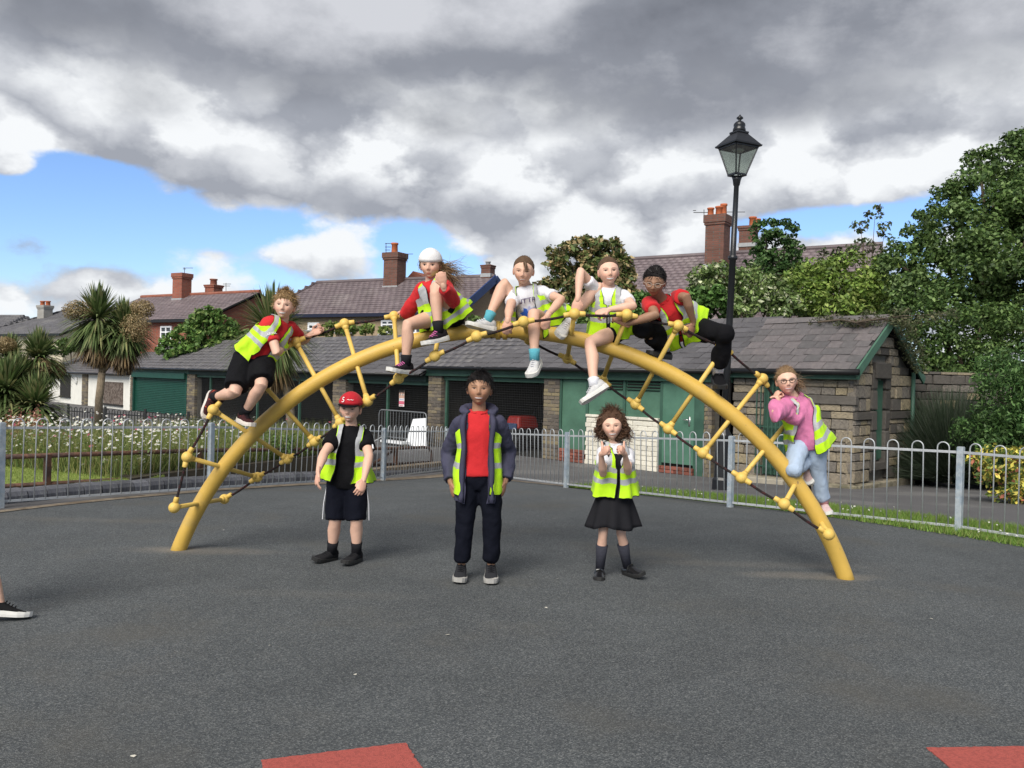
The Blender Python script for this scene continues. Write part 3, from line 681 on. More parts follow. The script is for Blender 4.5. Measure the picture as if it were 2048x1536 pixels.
# green boarded front
ga, gb = ft(1320), ft(1119); zt2 = SE - .33
wall_box('boarded_panel', ga, gb, BG + .28, zt2, .06, .12, m_green2)
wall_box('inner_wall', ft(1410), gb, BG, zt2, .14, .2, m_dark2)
for px in (1119, 1172, 1246, 1321, 1390): tt = ft(px); wall_box('frame_post', tt - .035, tt + .035, BG + .02, zt2, .02, .11, m_green, bev=.006)
wall_box('frame_post', ft(1408), ft(1391), BG + .0, zt2, .0, .10, m_green, bev=.006)
for a, b in ((1200, 1242), (1251, 1318)):
    t0, t1 = ft(b), ft(a); z0, z1 = fz(1260, 781), fz(1260, 751)
    lv = wall_box('vent', t0, t1, z0, z1, .045, .06, m_dark)
    for k in range(5):
        mb = MB(); z = z0 + (z1 - z0) * (k + .5) / 5; mb.box(fp((t0 + t1) / 2, z, -.035), (t1 - t0, .045, .012), F3 @ Matrix.Rotation(R(35), 3, 'X')); mb.build('louvre', m_green, lv)
# white painted stone infill and red brick base courses
t0, t1 = ft(1318), ft(1173); z0, z1 = fz(1246, 936), fz(1246, 834)
wall_box('infill_wall', t0, t1, z0, z1, .0, .12, mat('old_white_joints', (.42, .40, .34), .9, .2, 10, .4, 40))
m_wst = mat('white_painted_stone', (.66, .63, .54), .85, .22, 8, .4, 40, rand=.10, col2=(.42, .33, .22), ramp=(.62, .72)); BL_W = blocks(m_wst, 3)
z = z0; i = 0
while z < z1 - .02:
    h = .105; x = t0 - (i % 2) * .12
    while x < t1:
        a, b = max(x, t0), min(x + .26, t1); x += .26
        if b - a > .05:
            M = (F3 @ Matrix.Diagonal((b - a - .006, .1, min(h, z1 - z) - .006))).to_4x4(); M.translation = fp((a + b) / 2, z + h / 2, .022 - .05 + .02); place('white_block', random.choice(BL_W), M, shed)
    z += h; i += 1
z = BG
for i in range(4):
    for (ra, rb) in ((1390, 1322), (1172, 1120)):
        x = ft(ra) - (i % 2) * .11; hi = ft(rb)
        while x < hi:
            a, b = max(x, ft(ra)), min(x + .225, hi); x += .225
            if b - a > .04 and not (ra == 1390 and i > 1):
                M = (F3 @ Matrix.Diagonal((b - a - .01, .12, .065))).to_4x4(); M.translation = fp((a + b) / 2, z + .037, -.01); place('red_brick', random.choice(BL_RED), M, shed)
    z += .074
da, db = ft(1388), ft(1323); dz0, dz1b = fz(1350, 928), fz(1350, 757)
door = wall_box('door', da, db, max(dz0, BG + .08), dz1b, .03, .08, mat('door_green', (.06, .145, .10), .5, .2, 3, .2, 25, col2=(.075, .17, .12)), bev=.005)
mb = MB(); hz_ = fz(1378, 840); th_ = ft(1378); mb.tube([fp(th_, hz_, -.02), fp(th_, hz_, .03), fp(th_ + .12, hz_, .03)], .012, 8); mb.box(fp(th_, hz_ - .03, -.025), (.04, .012, .2), F3); mb.build('door_handle', mat('steel_handle', (.6, .6, .6), .3, metal=.9), door, True)
# roofs
def shed_roof(tR, tL, E, Rz, parts, hip=0.):
    HDd = 2.1; RSv = GDv * (HDd + .22) + UP * (Rz - E + .1)
    e = fp(tL, E - .08, .24); W = tL - tR
    mb = MB(); mb.prism([e, e - FDv * W, e - FDv * W + RSv, e + RSv], -UP * .05)
    bk = GDv * (HDd + .2) - UP * (Rz - E + .0); mb.prism([e + RSv, e - FDv * W + RSv, e - FDv * W + RSv + bk, e + RSv + bk], -UP * .05)
    rf = mb.build('roof', m_dkdeck, shed); slate_roof(rf, e, -FDv, W, RSv, .27, .33, SL2, m_slate2, parts, jit=1.3)
    ridge_tiles(rf, e + RSv + UP * .06, e - FDv * W + RSv + UP * .06, .46, .17, m_slate2)
    return e, RSv
shed_roof(tH + .04, t2L - .1, SE, SR_, 200); shed_roof(t2L - .06, t4L + .2, SE3, SR3, 100)
e_l = fp(t4L + .21, SE3 - .08, .24)
mb = MB(); mb.prism([fp(t4L, BG, 0), fp(t4L, SE3 - .1, 0), fp(t4L, SR3 - .25, -2.1), fp(t4L, SE3 - .1, -4.2), fp(t4L, BG, -4.2)], FDv * .1); mb.build('end_wall', m_brick, shed)

# ---- white pavilion
t5L = ft(96); PE, PR = fz(190, 748) + .1, fz(190, 748) + 1.05
pav = empty('white_pavilion', fp((t4L + t5L) / 2, BG), 'white rendered pavilion with boarded windows behind the cordyline', 'building')
def pbox(name, t0, t1, z0, z1, d0, d1, m, bev=0): return wall_box(name, t0, t1, z0, z1, d0, d1, m, pav, bev)
pbox('wall', t4L + .12, t5L, BG, PE - .1, .04, 4., m_white)
brick_pier(pav, ft(174), ft(164), BG, PE - .12, .1, off=.04)
brick_pier(pav, ft(265), ft(261), BG, PE - .12, .1, off=.04)
for a, b, y0, y1, mm in ((139, 119, 748, 793, m_dark), (244, 206, 765, 810, mat('mottled_board', (.07, .05, .04), .8, .5, 14, .2, 30, col2=(.16, .13, .11)))):
    w_ = pbox('window', ft(a), ft(b), fz(a, y1), min(fz(a, y0), PE - .2), .0, .06, mm); mb = MB(); fbox(mb, ft(a) - .05, ft(b) + .05, fz(a, y1) - .08, fz(a, y1), -.05, .06); mb.build('sill', m_dark, w_)
mb = MB(); mb.ball(fp(ft(151), fz(151, 761), .0), (.12, .06, .2), M3=F3); mb.build('wall_lamp', mat('lamp_plastic', (.6, .6, .58), .4), pav, True)
RSv = GDv * 2.3 + UP * (PR - PE + .1); e = fp(t5L + .15, PE - .06, .24); W = t5L - t4L - .1
mb = MB(); mb.prism([e, e - FDv * W, e - FDv * W + RSv, e + RSv], -UP * .05); bk = GDv * 2.2 - UP * (PR - PE); mb.prism([e + RSv, e - FDv * W + RSv, e - FDv * W + RSv + bk, e + RSv + bk], -UP * .05)
rf = mb.build('roof', m_dkdeck, pav); slate_roof(rf, e, -FDv, W, RSv, .27, .33, SL2, m_slate2, 110); ridge_tiles(rf, e + RSv + UP * .06, e - FDv * W + RSv + UP * .06, .46, .17, m_slate2)
mb = MB(); mb.bar(e + FDv * .03 - UP * .06, e + FDv * .03 + RSv - UP * .06, .04, .2); mb.build('bargeboard', m_green2, pav)
mb = MB(); mb.tube([e - UP * .02 + FNv * .02, e - FDv * W - UP * .02 + FNv * .02], .05, 8); mb.build('gutter', m_gut, pav, True)

# ------------------------------------------------------------------ houses behind
def brickmat(name, c1, c2, mort, sc=1.):
    if name in MATS: return MATS[name]
    m = bpy.data.materials.new(name); m.use_nodes = True; t = m.node_tree; b = t.nodes['Principled BSDF']; b.inputs['Roughness'].default_value = .9
    tc = N(t, 'ShaderNodeTexCoord'); s = N(t, 'ShaderNodeSeparateXYZ'); t.links.new(tc.outputs['Object'], s.inputs[0])
    cb = N(t, 'ShaderNodeCombineXYZ'); t.links.new(math_(t, 'ADD', s.outputs[0], math_(t, 'MULTIPLY', s.outputs[1], .7)), cb.inputs[0]); t.links.new(s.outputs[2], cb.inputs[1])
    br = N(t, 'ShaderNodeTexBrick'); t.links.new(cb.outputs[0], br.inputs['Vector']); br.inputs['Scale'].default_value = sc
    br.inputs['Brick Width'].default_value = .225; br.inputs['Row Height'].default_value = .075; br.inputs['Mortar Size'].default_value = .008
    for i, c in (('Color1', c1), ('Color2', c2), ('Mortar', mort)): br.inputs[i].default_value = (*c, 1)
    k = math_(t, 'ADD', .7, math_(t, 'MULTIPLY', noise_(t, tc.outputs['Object'], 3, 6, .65), .6)); cc = N(t, 'ShaderNodeCombineColor'); [t.links.new(k, cc.inputs[i]) for i in range(3)]
    t.links.new(mixc(t, 1., br.outputs[0], cc.outputs[0], 'MULTIPLY'), b.inputs['Base Color'])
    bn = N(t, 'ShaderNodeBump'); bn.inputs['Strength'].default_value = .6; bn.inputs['Distance'].default_value = .01; t.links.new(math_(t, 'SUBTRACT', 1., br.outputs['Fac']), bn.inputs['Height']); t.links.new(bn.outputs[0], b.inputs['Normal'])
    MATS[name] = m; return m
m_rbrick = brickmat('red_house_brick', (.24, .065, .04), (.30, .09, .055), (.17, .13, .10))
m_sbrick = brickmat('sooty_house_brick', (.115, .05, .035), (.17, .07, .05), (.10, .09, .08))
m_pslate = mat('purple_slate', (.150, .118, .125), .6, .3, 1.2, .3, 20, spec=.4, col2=(.19, .16, .16), ramp=(.5, .7), rand=.25)
m_gslate = mat('house_grey_slate', (.115, .112, .12), .6, .3, 1.2, .3, 20, spec=.4, col2=(.17, .165, .165), ramp=(.5, .7))
m_terra = mat('terracotta', (.42, .12, .05), .75, .25, 5, .2, 30)
m_ebrick = mat('ridge_red', (.24, .09, .06), .8, .3, 4)
m_cream = mat('cream_render', (.58, .52, .40), .9, .15, 1.5, .2, 30); m_tan = mat('tan_pebbledash', (.33, .25, .165), .95, .25, 12, .6, 90)
m_upvc = mat('white_window_frame', (.75, .76, .78), .4, .05); m_pane2 = mat('dark_window_glass', (.03, .035, .04), .08, .2, 2, spec=.6)
m_blue = mat('blue_bargeboard', (.02, .045, .15), .5, .2, 3); m_lead = mat('lead_flashing', (.32, .33, .34), .6, .2, 8)
def house(label, rL, rR, d, ez, wall, slate, base=-1., hipL=0., hipR=0., barge=None, gauge=.22, sw=.32, ridge=None, fascia=None):
    rz = (rL.z + rR.z) / 2; rL = Vector((rL.x, rL.y, rz)); rR = Vector((rR.x, rR.y, rz)); x = (rR - rL).normalized(); nf = Vector((x.y, -x.x, 0)); nf = nf if nf.y < 0 else -nf
    drop = UP * (rz - ez); eL = rL + nf * d - drop - x * hipL; eR = rR + nf * d - drop + x * hipR; bL = rL - nf * d - drop - x * hipL; bR = rR - nf * d - drop + x * hipR
    root = empty('house', ((eL + eR) / 2).xy.to_3d() + UP * base, label, 'house')
    mb = MB(); i = .25; a, b, c, e = [Vector((p.x, p.y, base)) for p in (eL - nf * i + x * .15, eR - nf * i - x * .15, bR + nf * i - x * .15, bL + nf * i + x * .15)]
    h = UP * (ez - base - .05); mb.hexa([a, b, c, e, a + h, b + h, c + h, e + h])
    sl = (rz - ez) / d
    for r_, p, q_, hp_ in ((rR - x * .15, b + h, c + h, hipR), (rL + x * .15, a + h, e + h, hipL)):
        if not hp_: mb.prism([p, q_, r_ - UP * .2], -x * .2 if r_ is not rL and (r_ - rR).length < 1 else x * .2)
    wl = mb.build('wall', wall, root)
    mb = MB(); mb.prism([eL, eR, rR, rL], -UP * .06); mb.prism([bR, bL, rL, rR], -UP * .06)
    if hipL: mb.prism([bL, eL, rL], -UP * .06)
    if hipR: mb.prism([eR, bR, rR], -UP * .06)
    rf = mb.build('roof', m_dkdeck, root)
    # slate courses (pieces a few pixels high: one part)
    Ms = []; sv = (rL + rR) / 2 - (eL + eR) / 2; Ls = math.hypot(d, rz - ez); rows = int(Ls / gauge); s1 = (nf * -d + drop).normalized(); nm = x.cross(s1); nm = nm if nm.z > 0 else -nm
    for i in range(rows):
        f = i / rows; a = eL.lerp(rL, f); b = eR.lerp(rR, f); L = (b - a).length; u = -(i % 2) * sw / 2 - random.uniform(0, .05)
        while u < L:
            u0, u1 = max(u, 0), min(u + sw, L); u += sw
            if u1 - u0 < .04: continue
            M3 = basis(x, s1, nm) @ Matrix.Rotation(-.05 + random.gauss(0, .012), 3, 'X') @ Matrix.Diagonal((u1 - u0 - .006, gauge * 1.3, .012)); M = M3.to_4x4()
            M.translation = a + x * ((u0 + u1) / 2) + s1 * (gauge * .62) + nm * (.018 + random.uniform(0, .006)); Ms.append(M)
    for (A, B, Rr, hp_) in ((bL, eL, rL, hipL), (eR, bR, rR, hipR)):
        if not hp_: continue
        xx = (B - A).normalized(); mid = (A + B) / 2; s2 = (Rr - mid); L2 = s2.length; s2.normalize(); n2 = xx.cross(s2); n2 = n2 if n2.z > 0 else -n2; rr = int(L2 / gauge)
        for i in range(rr):
            f = i / rr; a = A.lerp(Rr, f); b = B.lerp(Rr, f); L = (b - a).length; u = -(i % 2) * sw / 2
            while u < L:
                u0, u1 = max(u, 0), min(u + sw, L); u += sw
                if u1 - u0 < .04: continue
                M3 = basis(xx, s2, n2) @ Matrix.Rotation(-.05, 3, 'X') @ Matrix.Diagonal((u1 - u0 - .006, gauge * 1.3, .012)); M = M3.to_4x4(); M.translation = a + xx * ((u0 + u1) / 2) + s2 * (gauge * .62) + n2 * .02; Ms.append(M)
    me = boxes_mesh('slates', Ms, slate); me.transform(Matrix.Translation(-ORG[root.name])); o = link('slates', me, rf); o['kind'] = 'stuff'
    mb = MB(); mb.tube([rL + UP * .04, rR + UP * .04], .1, 8); mb.build('ridge', ridge or slate, rf)
    if hipL: mb = MB(); mb.tube([eL + UP * .04, rL + UP * .04], .07, 6); mb.build('hip_tiles', ridge or slate, rf)
    mb = MB(); mb.bar(eL + nf * .03 - UP * .06, eR + nf * .03 - UP * .06, .1, .14); mb.build('gutter', fascia or m_gut, root)
    if barge:
        for p, q_ in ((eR, rR), (rR, bR)):
            mb = MB(); mb.bar(p + x * .06 - UP * .08, q_ + x * .06 - UP * .08, .06, .34); mb.build('bargeboard', barge, root)
    return root, eL, eR, nf, x
def hwin(root, eL, nf, x, px, py0, py1, pxb, split=1):
    """window in the front wall given by its pixel box"""
    o = eL - nf * .25
    def hit(a, b):
        d = ray(a, b); return CAM + d * ((o - CAM).dot(nf) / d.dot(nf))
    p0, p1 = hit(px, py1), hit(pxb, py0); w = (p1 - p0).dot(x); h = p1.z - p0.z; c = (p0 + p1) / 2; B3 = basis(x, -nf, UP)
    mb = MB()
    for sx in (-1, 1): mb.box(c + x * (sx * (w / 2 - .04)) + nf * .02, (.08, .1, h), B3)
    for sz in (-1, 1): mb.box(c + UP * (sz * (h / 2 - .04)) + nf * .022, (w - .16, .1, .08), B3)
    for k in range(1, split): mb.box(c + x * (-w / 2 + w * k / split) + nf * .024, (.07, .1, h - .16), B3)
    mb.box(c + UP * (h * .18) + nf * .026, (w - .16, .1, .06), B3)
    wn = mb.build('window', m_upvc, root); mb = MB(); mb.box(c + nf * .005, (w - .1, .02, h - .1), B3); mb.build('pane', m_pane2, wn)
    mb = MB(); mb.box(c - UP * (h / 2 + .04) + nf * .08, (w + .15, .2, .06), B3); mb.build('sill', m_lead, wn)
def chimney(root, px0, px1, py0, py1, Y, m, pots, rot=.5, cap=None, dep=None):
    a, b = P(px0, py1, Y), P(px1, py0, Y); w = (b.x - a.x); c = (a + b) / 2; h = b.z - a.z; dep = dep or w * .9; k = 1 / (math.cos(rot) + dep / w * math.sin(rot))
    w1, d1 = w * k, dep * k; M3 = Matrix.Rotation(-rot, 3, 'Z'); mb = MB()
    mb.box(c - UP * (h * .08 + .4), (w1, d1, h * .84 + .8), M3); st = mb.build('chimney_stack', m, root)
    mb = MB(); mb.box(c + UP * (h * .34 + .06), (w1 * 1.12, d1 * 1.12, .12), M3); mb.box(c + UP * (h * .34 + h * .08 + .09), (w1 * 1.2, d1 * 1.2, h * .16), M3); mb.build('chimney_cap', cap or m, st, bev=.015)
    mb = MB(); mb.box(c - UP * (h * .5 - .02) , (w1 * 1.1, d1 * 1.1, .16), M3); mb.build('flashing', m_lead, st)
    for (pp, pt, pr, mm) in pots:
        q_ = P(pp, py0 + 2, Y); z1 = P(pp, pt, Y).z; mb = MB(); hh = z1 - q_.z
        mb.lathe((q_.x, q_.y, q_.z), [(pr * 1.05, 0), (pr * .95, hh * .15), (pr * .85, hh * .85), (pr * 1.05, hh * .88), (pr * 1.05, hh), (pr * .8, hh)], 14); mb.build('chimney_pot', mm, st, True)
    return st
def aerial(root, px, py0, py1, Y, arms, lab=None):
    a, b = P(px, py1, Y), P(px, py0, Y); mb = MB(); mb.tube([a, b], .016, 5)
    for (x0, x1, y) in arms: mb.tube([P(x0, y, Y), P(x1, y, Y)], .014, 4)
    mb.build('aerial', m_wire, root)
# house with red brick wall
rt, eL, eR, nf, x = house('red brick house with purple slate roof behind the ivy bush', P(283, 596, 47.5), P(520, 584, 42.5), 3.3, 3.85, m_rbrick, m_pslate, ridge=m_ebrick)
hwin(rt, eL, nf, x, 322, 652, 690, 345, 2)
chimney(rt, 346, 382, 551, 601, 45.2, m_rbrick, []); aerial(rt, 369, 535, 552, 45.2, [(366, 386, 536), (366, 372, 538)])
chimney(rt, 411, 444, 574, 590, 46, m_rbrick, [(427, 558, .2, m_rbrick)]); aerial(rt, 452, 566, 586, 45, [(446, 462, 568), (448, 460, 572)])
# rendered house with blue bargeboards
rt, eL, eR, nf, x = house('tan rendered house with purple slate roof and blue bargeboards', P(634, 569, 41.5), P(990, 552, 37), 3.25, 4.02, m_tan, m_pslate, hipL=.6, barge=m_blue, fascia=mat('navy_gutter', (.010, .014, .035), .5))
hwin(rt, eL, nf, x, 617, 645, 660, 640, 2); hwin(rt, eL, nf, x, 675, 646, 664, 706, 2); hwin(rt, eL, nf, x, 763, 640, 668, 790, 2); hwin(rt, eL, nf, x, 820, 640, 668, 846, 2)
chimney(rt, 767, 812, 511, 577, 39, m_sbrick, [(789, 486, .16, m_terra)]); aerial(rt, 772, 486, 512, 39, [(770, 784, 487), (770, 782, 494), (770, 780, 500)]); aerial(rt, 814, 507, 525, 39, [(811, 826, 508)])
chimney(rt, 962, 990, 535, 552, 37.2, m_sbrick, [(976, 523, .12, m_lead)])
mb = MB(); a = P(812, 558, 39.6); b = P(852, 556, 39); mb.prism([a, b, P(826, 542, 39.2)], (1.0, 2.2, 0)); mb.build('dormer_gable', m_ebrick, rt)
# right house
rt, eL, eR, nf, x = house('purple slate roofed house with tall sooty chimney behind the lamp post', P(1262, 521, 37), P(1765, 490, 31.5), 4.0, 3.6, m_sbrick, m_pslate)
chimney(rt, 1408, 1462, 437, 534, 32.8, m_sbrick, [(1421, 416, .13, m_terra), (1438, 413, .15, m_terra), (1447, 408, .13, m_terra)], rot=.6); aerial(rt, 1408, 419, 440, 32.8, [(1387, 1416, 425), (1386, 1392, 421)]); aerial(rt, 1470, 424, 440, 32.9, [(1450, 1490, 424)])
chimney(rt, 1476, 1518, 458, 492, 36, m_sbrick, [(1505, 434, .16, m_terra), (1514, 438, .15, m_terra)])
# left houses
rt, eL, eR, nf, x = house('cream rendered house with hipped grey slate roof at far left', P(132, 622, 58), P(262, 616, 54), 4.5, 3.4, m_cream, m_gslate, hipL=3.0)
chimney(rt, 76, 104, 614, 642, 57, mat('grey_render', (.28, .27, .25), .9, .2, 3), [(85, 602, .16, m_terra), (96, 602, .16, m_terra)])
house('pink rendered house with low grey roof at the picture edge', P(-60, 632, 70), P(48, 634, 68), 4.5, 3.6, mat('pink_render', (.55, .38, .32), .9), m_gslate, hipR=1.5)
# ------------------------------------------------------------------ vegetation
def unit(n): v = rng.normal(size=(n, 3)); return v / np.linalg.norm(v, axis=1, keepdims=True)
def leaf_quads(cent, size, elong, nbias, cols, fold=.0, dirs=None):
    """leaf-shaped quads; cent (n,3), nbias (n,3) preferred normal"""
    n = len(cent); nn = unit(n) * .8 + nbias; nn /= np.linalg.norm(nn, axis=1, keepdims=True)
    d = unit(n) if dirs is None else dirs + unit(n) * .35; d = d - nn * (d * nn).sum(1, keepdims=True); d /= np.linalg.norm(d, axis=1, keepdims=True); s = np.cross(nn, d)
    L = (size * rng.uniform(.5, 1.5, n))[:, None]; w = L / elong
    V = np.stack([cent - d * L * .5, cent + s * w * .5 - d * L * .05, cent + d * L * .5 - nn * L * .12, cent - s * w * .5 - d * L * .05], 1)
    return V.reshape(-1, 3), np.arange(4 * n).reshape(-1, 4), cols
def pal(cols, n, jit=.25, w=None):
    ci = rng.choice(len(cols), n, p=w); return np.array(cols)[ci] * rng.uniform(1 - jit, 1 + jit, (n, 1))
def crown(blobs, dens, size, elong, cols, sub=(.30, .42), w=None, upb=.5, nsub=26, inner=.35):
    Vs, Cs = [], []
    for c, r in blobs:
        c = np.array(c); r3 = np.array(r if hasattr(r, '__len__') else (r, r, r)); rm = r3.mean(); ns = int(nsub)
        u = unit(ns); rad = rng.uniform(inner, .85, (ns, 1)) ** .6; sc = c + u * r3 * rad; sr = rm * rng.uniform(*sub, ns)
        area = 4 * np.pi * (sr ** 2); cnt = np.maximum(8, (area * dens)).astype(int)
        for k in range(ns):
            v = unit(cnt[k]); q_ = rng.uniform(.55, 1.08, (cnt[k], 1)); Vs.append(np.concatenate([sc[k] + v * q_ * sr[k] * np.array([1, 1, .8]), v], 1))
            base = pal(cols, cnt[k], .22, w) * rng.uniform(.72, 1.25) * 1.55; Cs.append(base)
    A = np.concatenate(Vs); col = np.concatenate(Cs); nb = A[:, 3:] * .6; nb[:, 2] += upb
    return leaf_quads(A[:, :3], size, elong, nb, col)
LEAF = leafmat('foliage'); BARK = mat('bark', (.09, .07, .05), .9, .3, 12, .8, 30)
def plant(name, label, cat, base, blobs, dens, size, elong, cols, trunk=.08, nsub=26, w=None, sub=(.30, .42), inner=.35, limbs=True, upb=.5):
    root = empty(name, base, label, cat)
    V, F, c = crown(blobs, dens, size, elong, cols, sub, w, upb, nsub, inner)
    me = npmesh('crown', V - np.array(base), F, LEAF, c); link('crown', me, root)
    mb = MB(); cc = sum((Vector(b[0]) for b in blobs), Vector()) / len(blobs); b0 = Vector(base)
    mid = b0.lerp(cc, .55); mb.tube([b0 - UP * .1, b0.lerp(mid, .5) + Vector((.05, 0, 0)), mid, cc], [trunk, trunk * .8, trunk * .65, trunk * .35], 8)
    if limbs:
        for c_, r_ in blobs:
            c_ = Vector(c_); mb.tube([mid, mid.lerp(c_, .5) + UP * .05, c_], [trunk * .5, trunk * .35, trunk * .12], 6)
    mb.build('trunk', BARK, root, True); return root
def BL(*l): return [(P(px, py, Y), (r * Y / FPX, r * Y / FPX, rz * Y / FPX)) for px, py, Y, r, rz in l]
def base_at(px, Y, z=None): p = P(px, 800, Y); return Vector((p.x, p.y, -.47 if z is None else z))
DK = [(.026, .052, .014), (.046, .082, .022), (.068, .112, .030), (.105, .155, .05)]
MD = [(.040, .075, .018), (.065, .11, .025), (.09, .15, .035), (.12, .17, .06)]
plant('broadleaf_tree', 'tall dense broadleaf tree at the right edge towering over the hut', 'tree', base_at(2020, 22), BL((1915, 470, 22, 75, 75), (1985, 400, 22.5, 95, 90), (2080, 330, 23, 110, 90), (2060, 450, 21.5, 105, 90), (1960, 540, 21, 105, 80), (2060, 580, 20.5, 110, 80), (1870, 545, 22, 60, 55), (1840, 470, 23, 40, 45), (2170, 420, 22, 120, 120), (2150, 600, 21, 120, 100), (2040, 290, 23, 35, 35), (1800, 530, 22, 48, 55), (1830, 600, 21.5, 60, 60), (1905, 400, 23, 45, 45), (1960, 330, 23.5, 40, 40)), 118, .105, 1.7, DK + [(.15, .21, .09)], .22, 34, w=[.2, .3, .28, .16, .06], sub=(.24, .36))
plant('laurel_tree', 'dark low tree overhanging the stone hut gable on the right', 'tree', base_at(1960, 20.5), BL((1880, 640, 20.5, 75, 60), (1960, 655, 20, 85, 55), (2050, 660, 19.5, 85, 60), (1850, 590, 21, 45, 40), (1900, 700, 20, 55, 35), (1985, 715, 19.5, 70, 40), (2120, 680, 19, 90, 70), (1835, 690, 20.8, 34, 45), (1870, 735, 20, 45, 25), (1930, 750, 19.5, 50, 25), (1890, 770, 19.3, 45, 40), (1950, 800, 19, 50, 50), (1860, 750, 20.2, 30, 30), (1800, 640, 22, 45, 45)), 105, .095, 2.0, DK, .14, 30, w=[.3, .34, .26, .1], sub=(.24, .36))
plant('yew_bush', 'dark feathery evergreen bush against the right picture edge', 'bush', base_at(2040, 15.5, -.4), BL((2010, 800, 15.5, 70, 75), (2060, 760, 15.3, 80, 80), (2050, 870, 15, 85, 75), (2110, 820, 15, 90, 110), (1985, 740, 16, 40, 40), (2000, 900, 15.2, 60, 60), (1940, 890, 15.8, 45, 60)), 130, .085, 3.2, [(.020, .05, .014), (.034, .072, .02), (.05, .10, .028), (.08, .14, .045)], .08, 28, upb=.2)
# broom-like shrub: fine radiating stems
def needle_bush(name, label, base, n, spread, L, cols):
    root = empty(name, base, label, 'bush'); V = np.zeros((n, 4, 3)); d = unit(n); d[:, 2] = np.abs(d[:, 2]) * .9 + .15; d[:, 0] *= spread; d /= np.linalg.norm(d, axis=1, keepdims=True)
    t0 = rng.uniform(.25, .75, n)[:, None]; l = L * rng.uniform(.7, 1.1, n)[:, None]; s = np.cross(d, unit(n)); s /= np.linalg.norm(s, axis=1, keepdims=True); s *= .006
    jit = unit(n) * .06; b = d * l * t0; tip = d * l + jit; tip[:, 2] -= .05
    V[:, 0] = b - s; V[:, 1] = b + s; V[:, 2] = tip + s * .3; V[:, 3] = tip - s * .3
    link('stems', npmesh('stems', V.reshape(-1, 3), np.arange(4 * n).reshape(-1, 4), LEAF, pal(cols, n)), root)
    mb = MB(); mb.tube([Vector(base) - UP * .1, Vector(base) + UP * .5], [.05, .02], 6); mb.build('trunk', BARK, root)
needle_bush('broom_bush', 'grey green wispy broom bush in front of the dark stone wall', base_at(1905, 16.8, -.45), 17000, 1.0, 1.85, [(.05, .075, .045), (.075, .10, .065), (.035, .055, .03), (.10, .12, .09)])
yb = G(2030, 1008)
plant('variegated_shrub', 'yellow and green variegated shrub behind the right fence', 'shrub', Vector(yb), [(Vector((yb.x + dx, yb.y + dy, yb.z + dz)), (r, r, r * .8)) for dx, dy, dz, r in ((0, .2, .28, .35), (.45, .15, .3, .4), (.1, .6, .5, .4), (.9, .2, .32, .45), (1.3, .3, .35, .5), (.6, .6, .5, .4))], 210, .075, 2.0, [(.42, .36, .07), (.30, .28, .06), (.09, .13, .03), (.05, .08, .02), (.34, .12, .08)], .03, 22, w=[.24, .22, .26, .2, .08])
# hedges behind the shed roof
plant('ivy_hedge', 'dark ivy mound behind the shed roof beside the lamp post', 'shrub', base_at(1400, 25), BL((1395, 610, 25, 42, 36), (1340, 618, 26, 45, 30), (1430, 605, 25, 38, 34), (1290, 612, 26.5, 40, 30), (1240, 625, 27, 45, 25)), 110, .13, 1.5, [(.03, .07, .015), (.045, .095, .02), (.07, .13, .035)], .1, 26)
plant('white_leaved_shrub', 'pale variegated shrub behind the hut roof right of the lamp post', 'shrub', base_at(1500, 25.5), BL((1435, 560, 25.5, 45, 40), (1490, 570, 25.5, 48, 40), (1545, 590, 25, 50, 38), (1480, 610, 25, 50, 28), (1400, 575, 26, 35, 30), (1570, 612, 24.6, 45, 28)), 85, .15, 2.0, [(.10, .15, .05), (.15, .20, .07), (.34, .36, .24), (.06, .10, .03)], .1, 26, w=[.33, .27, .18, .22])
plant('golden_shrub', 'yellow green shrub mass above the hut roof', 'shrub', base_at(1660, 25), BL((1620, 570, 25, 60, 50), (1690, 555, 25, 62, 50), (1750, 590, 24, 55, 45), (1640, 610, 24.5, 60, 30), (1720, 615, 24, 60, 28), (1775, 545, 24.5, 40, 42)), 85, .13, 1.9, [(.10, .16, .03), (.15, .21, .045), (.20, .24, .07), (.055, .09, .02)], .1, 28, w=[.35, .3, .13, .22])
plant('holly_tree', 'dark upright holly tree beside the second chimney', 'tree', base_at(1545, 27), BL((1545, 500, 27, 42, 45), (1530, 465, 27, 32, 32), (1572, 462, 27, 28, 30), (1560, 540, 27, 55, 40), (1510, 550, 26.5, 42, 40), (1600, 560, 26.5, 38, 34), (1582, 505, 27, 26, 34)), 85, .13, 1.7, [(.02, .05, .014), (.035, .075, .02), (.06, .11, .035), (.12, .16, .08)], .12, 26, w=[.3, .36, .26, .08], sub=(.22, .34))
plant('birch_tree', 'thin sparse young tree rising above the golden shrub', 'tree', base_at(1745, 25.5), BL((1750, 430, 25.5, 20, 20), (1722, 452, 25.5, 18, 14), (1735, 490, 25.5, 22, 16), (1770, 460, 25.5, 20, 22), (1705, 500, 25.5, 16, 12), (1780, 500, 25.5, 30, 34), (1660, 505, 25.5, 22, 18), (1690, 515, 25.5, 24, 18)), 22, .12, 1.7, [(.05, .075, .03), (.08, .11, .045), (.09, .08, .06)], .045, 12)
plant('pieris_bush', 'large rounded bush with bronze and green leaves behind the shed', 'bush', base_at(1180, 30), BL((1140, 520, 30, 50, 45), (1200, 515, 30, 50, 45), (1238, 545, 30, 42, 42), (1120, 565, 30, 45, 45), (1180, 575, 29.5, 60, 50), (1240, 590, 29.5, 42, 40), (1170, 495, 30, 35, 26), (1222, 505, 30, 32, 30)), 62, .20, 1.9, [(.30, .235, .12), (.22, .16, .08), (.075, .10, .03), (.04, .062, .02), (.15, .15, .06)], .12, 30, w=[.17, .18, .27, .25, .13], sub=(.22, .34))
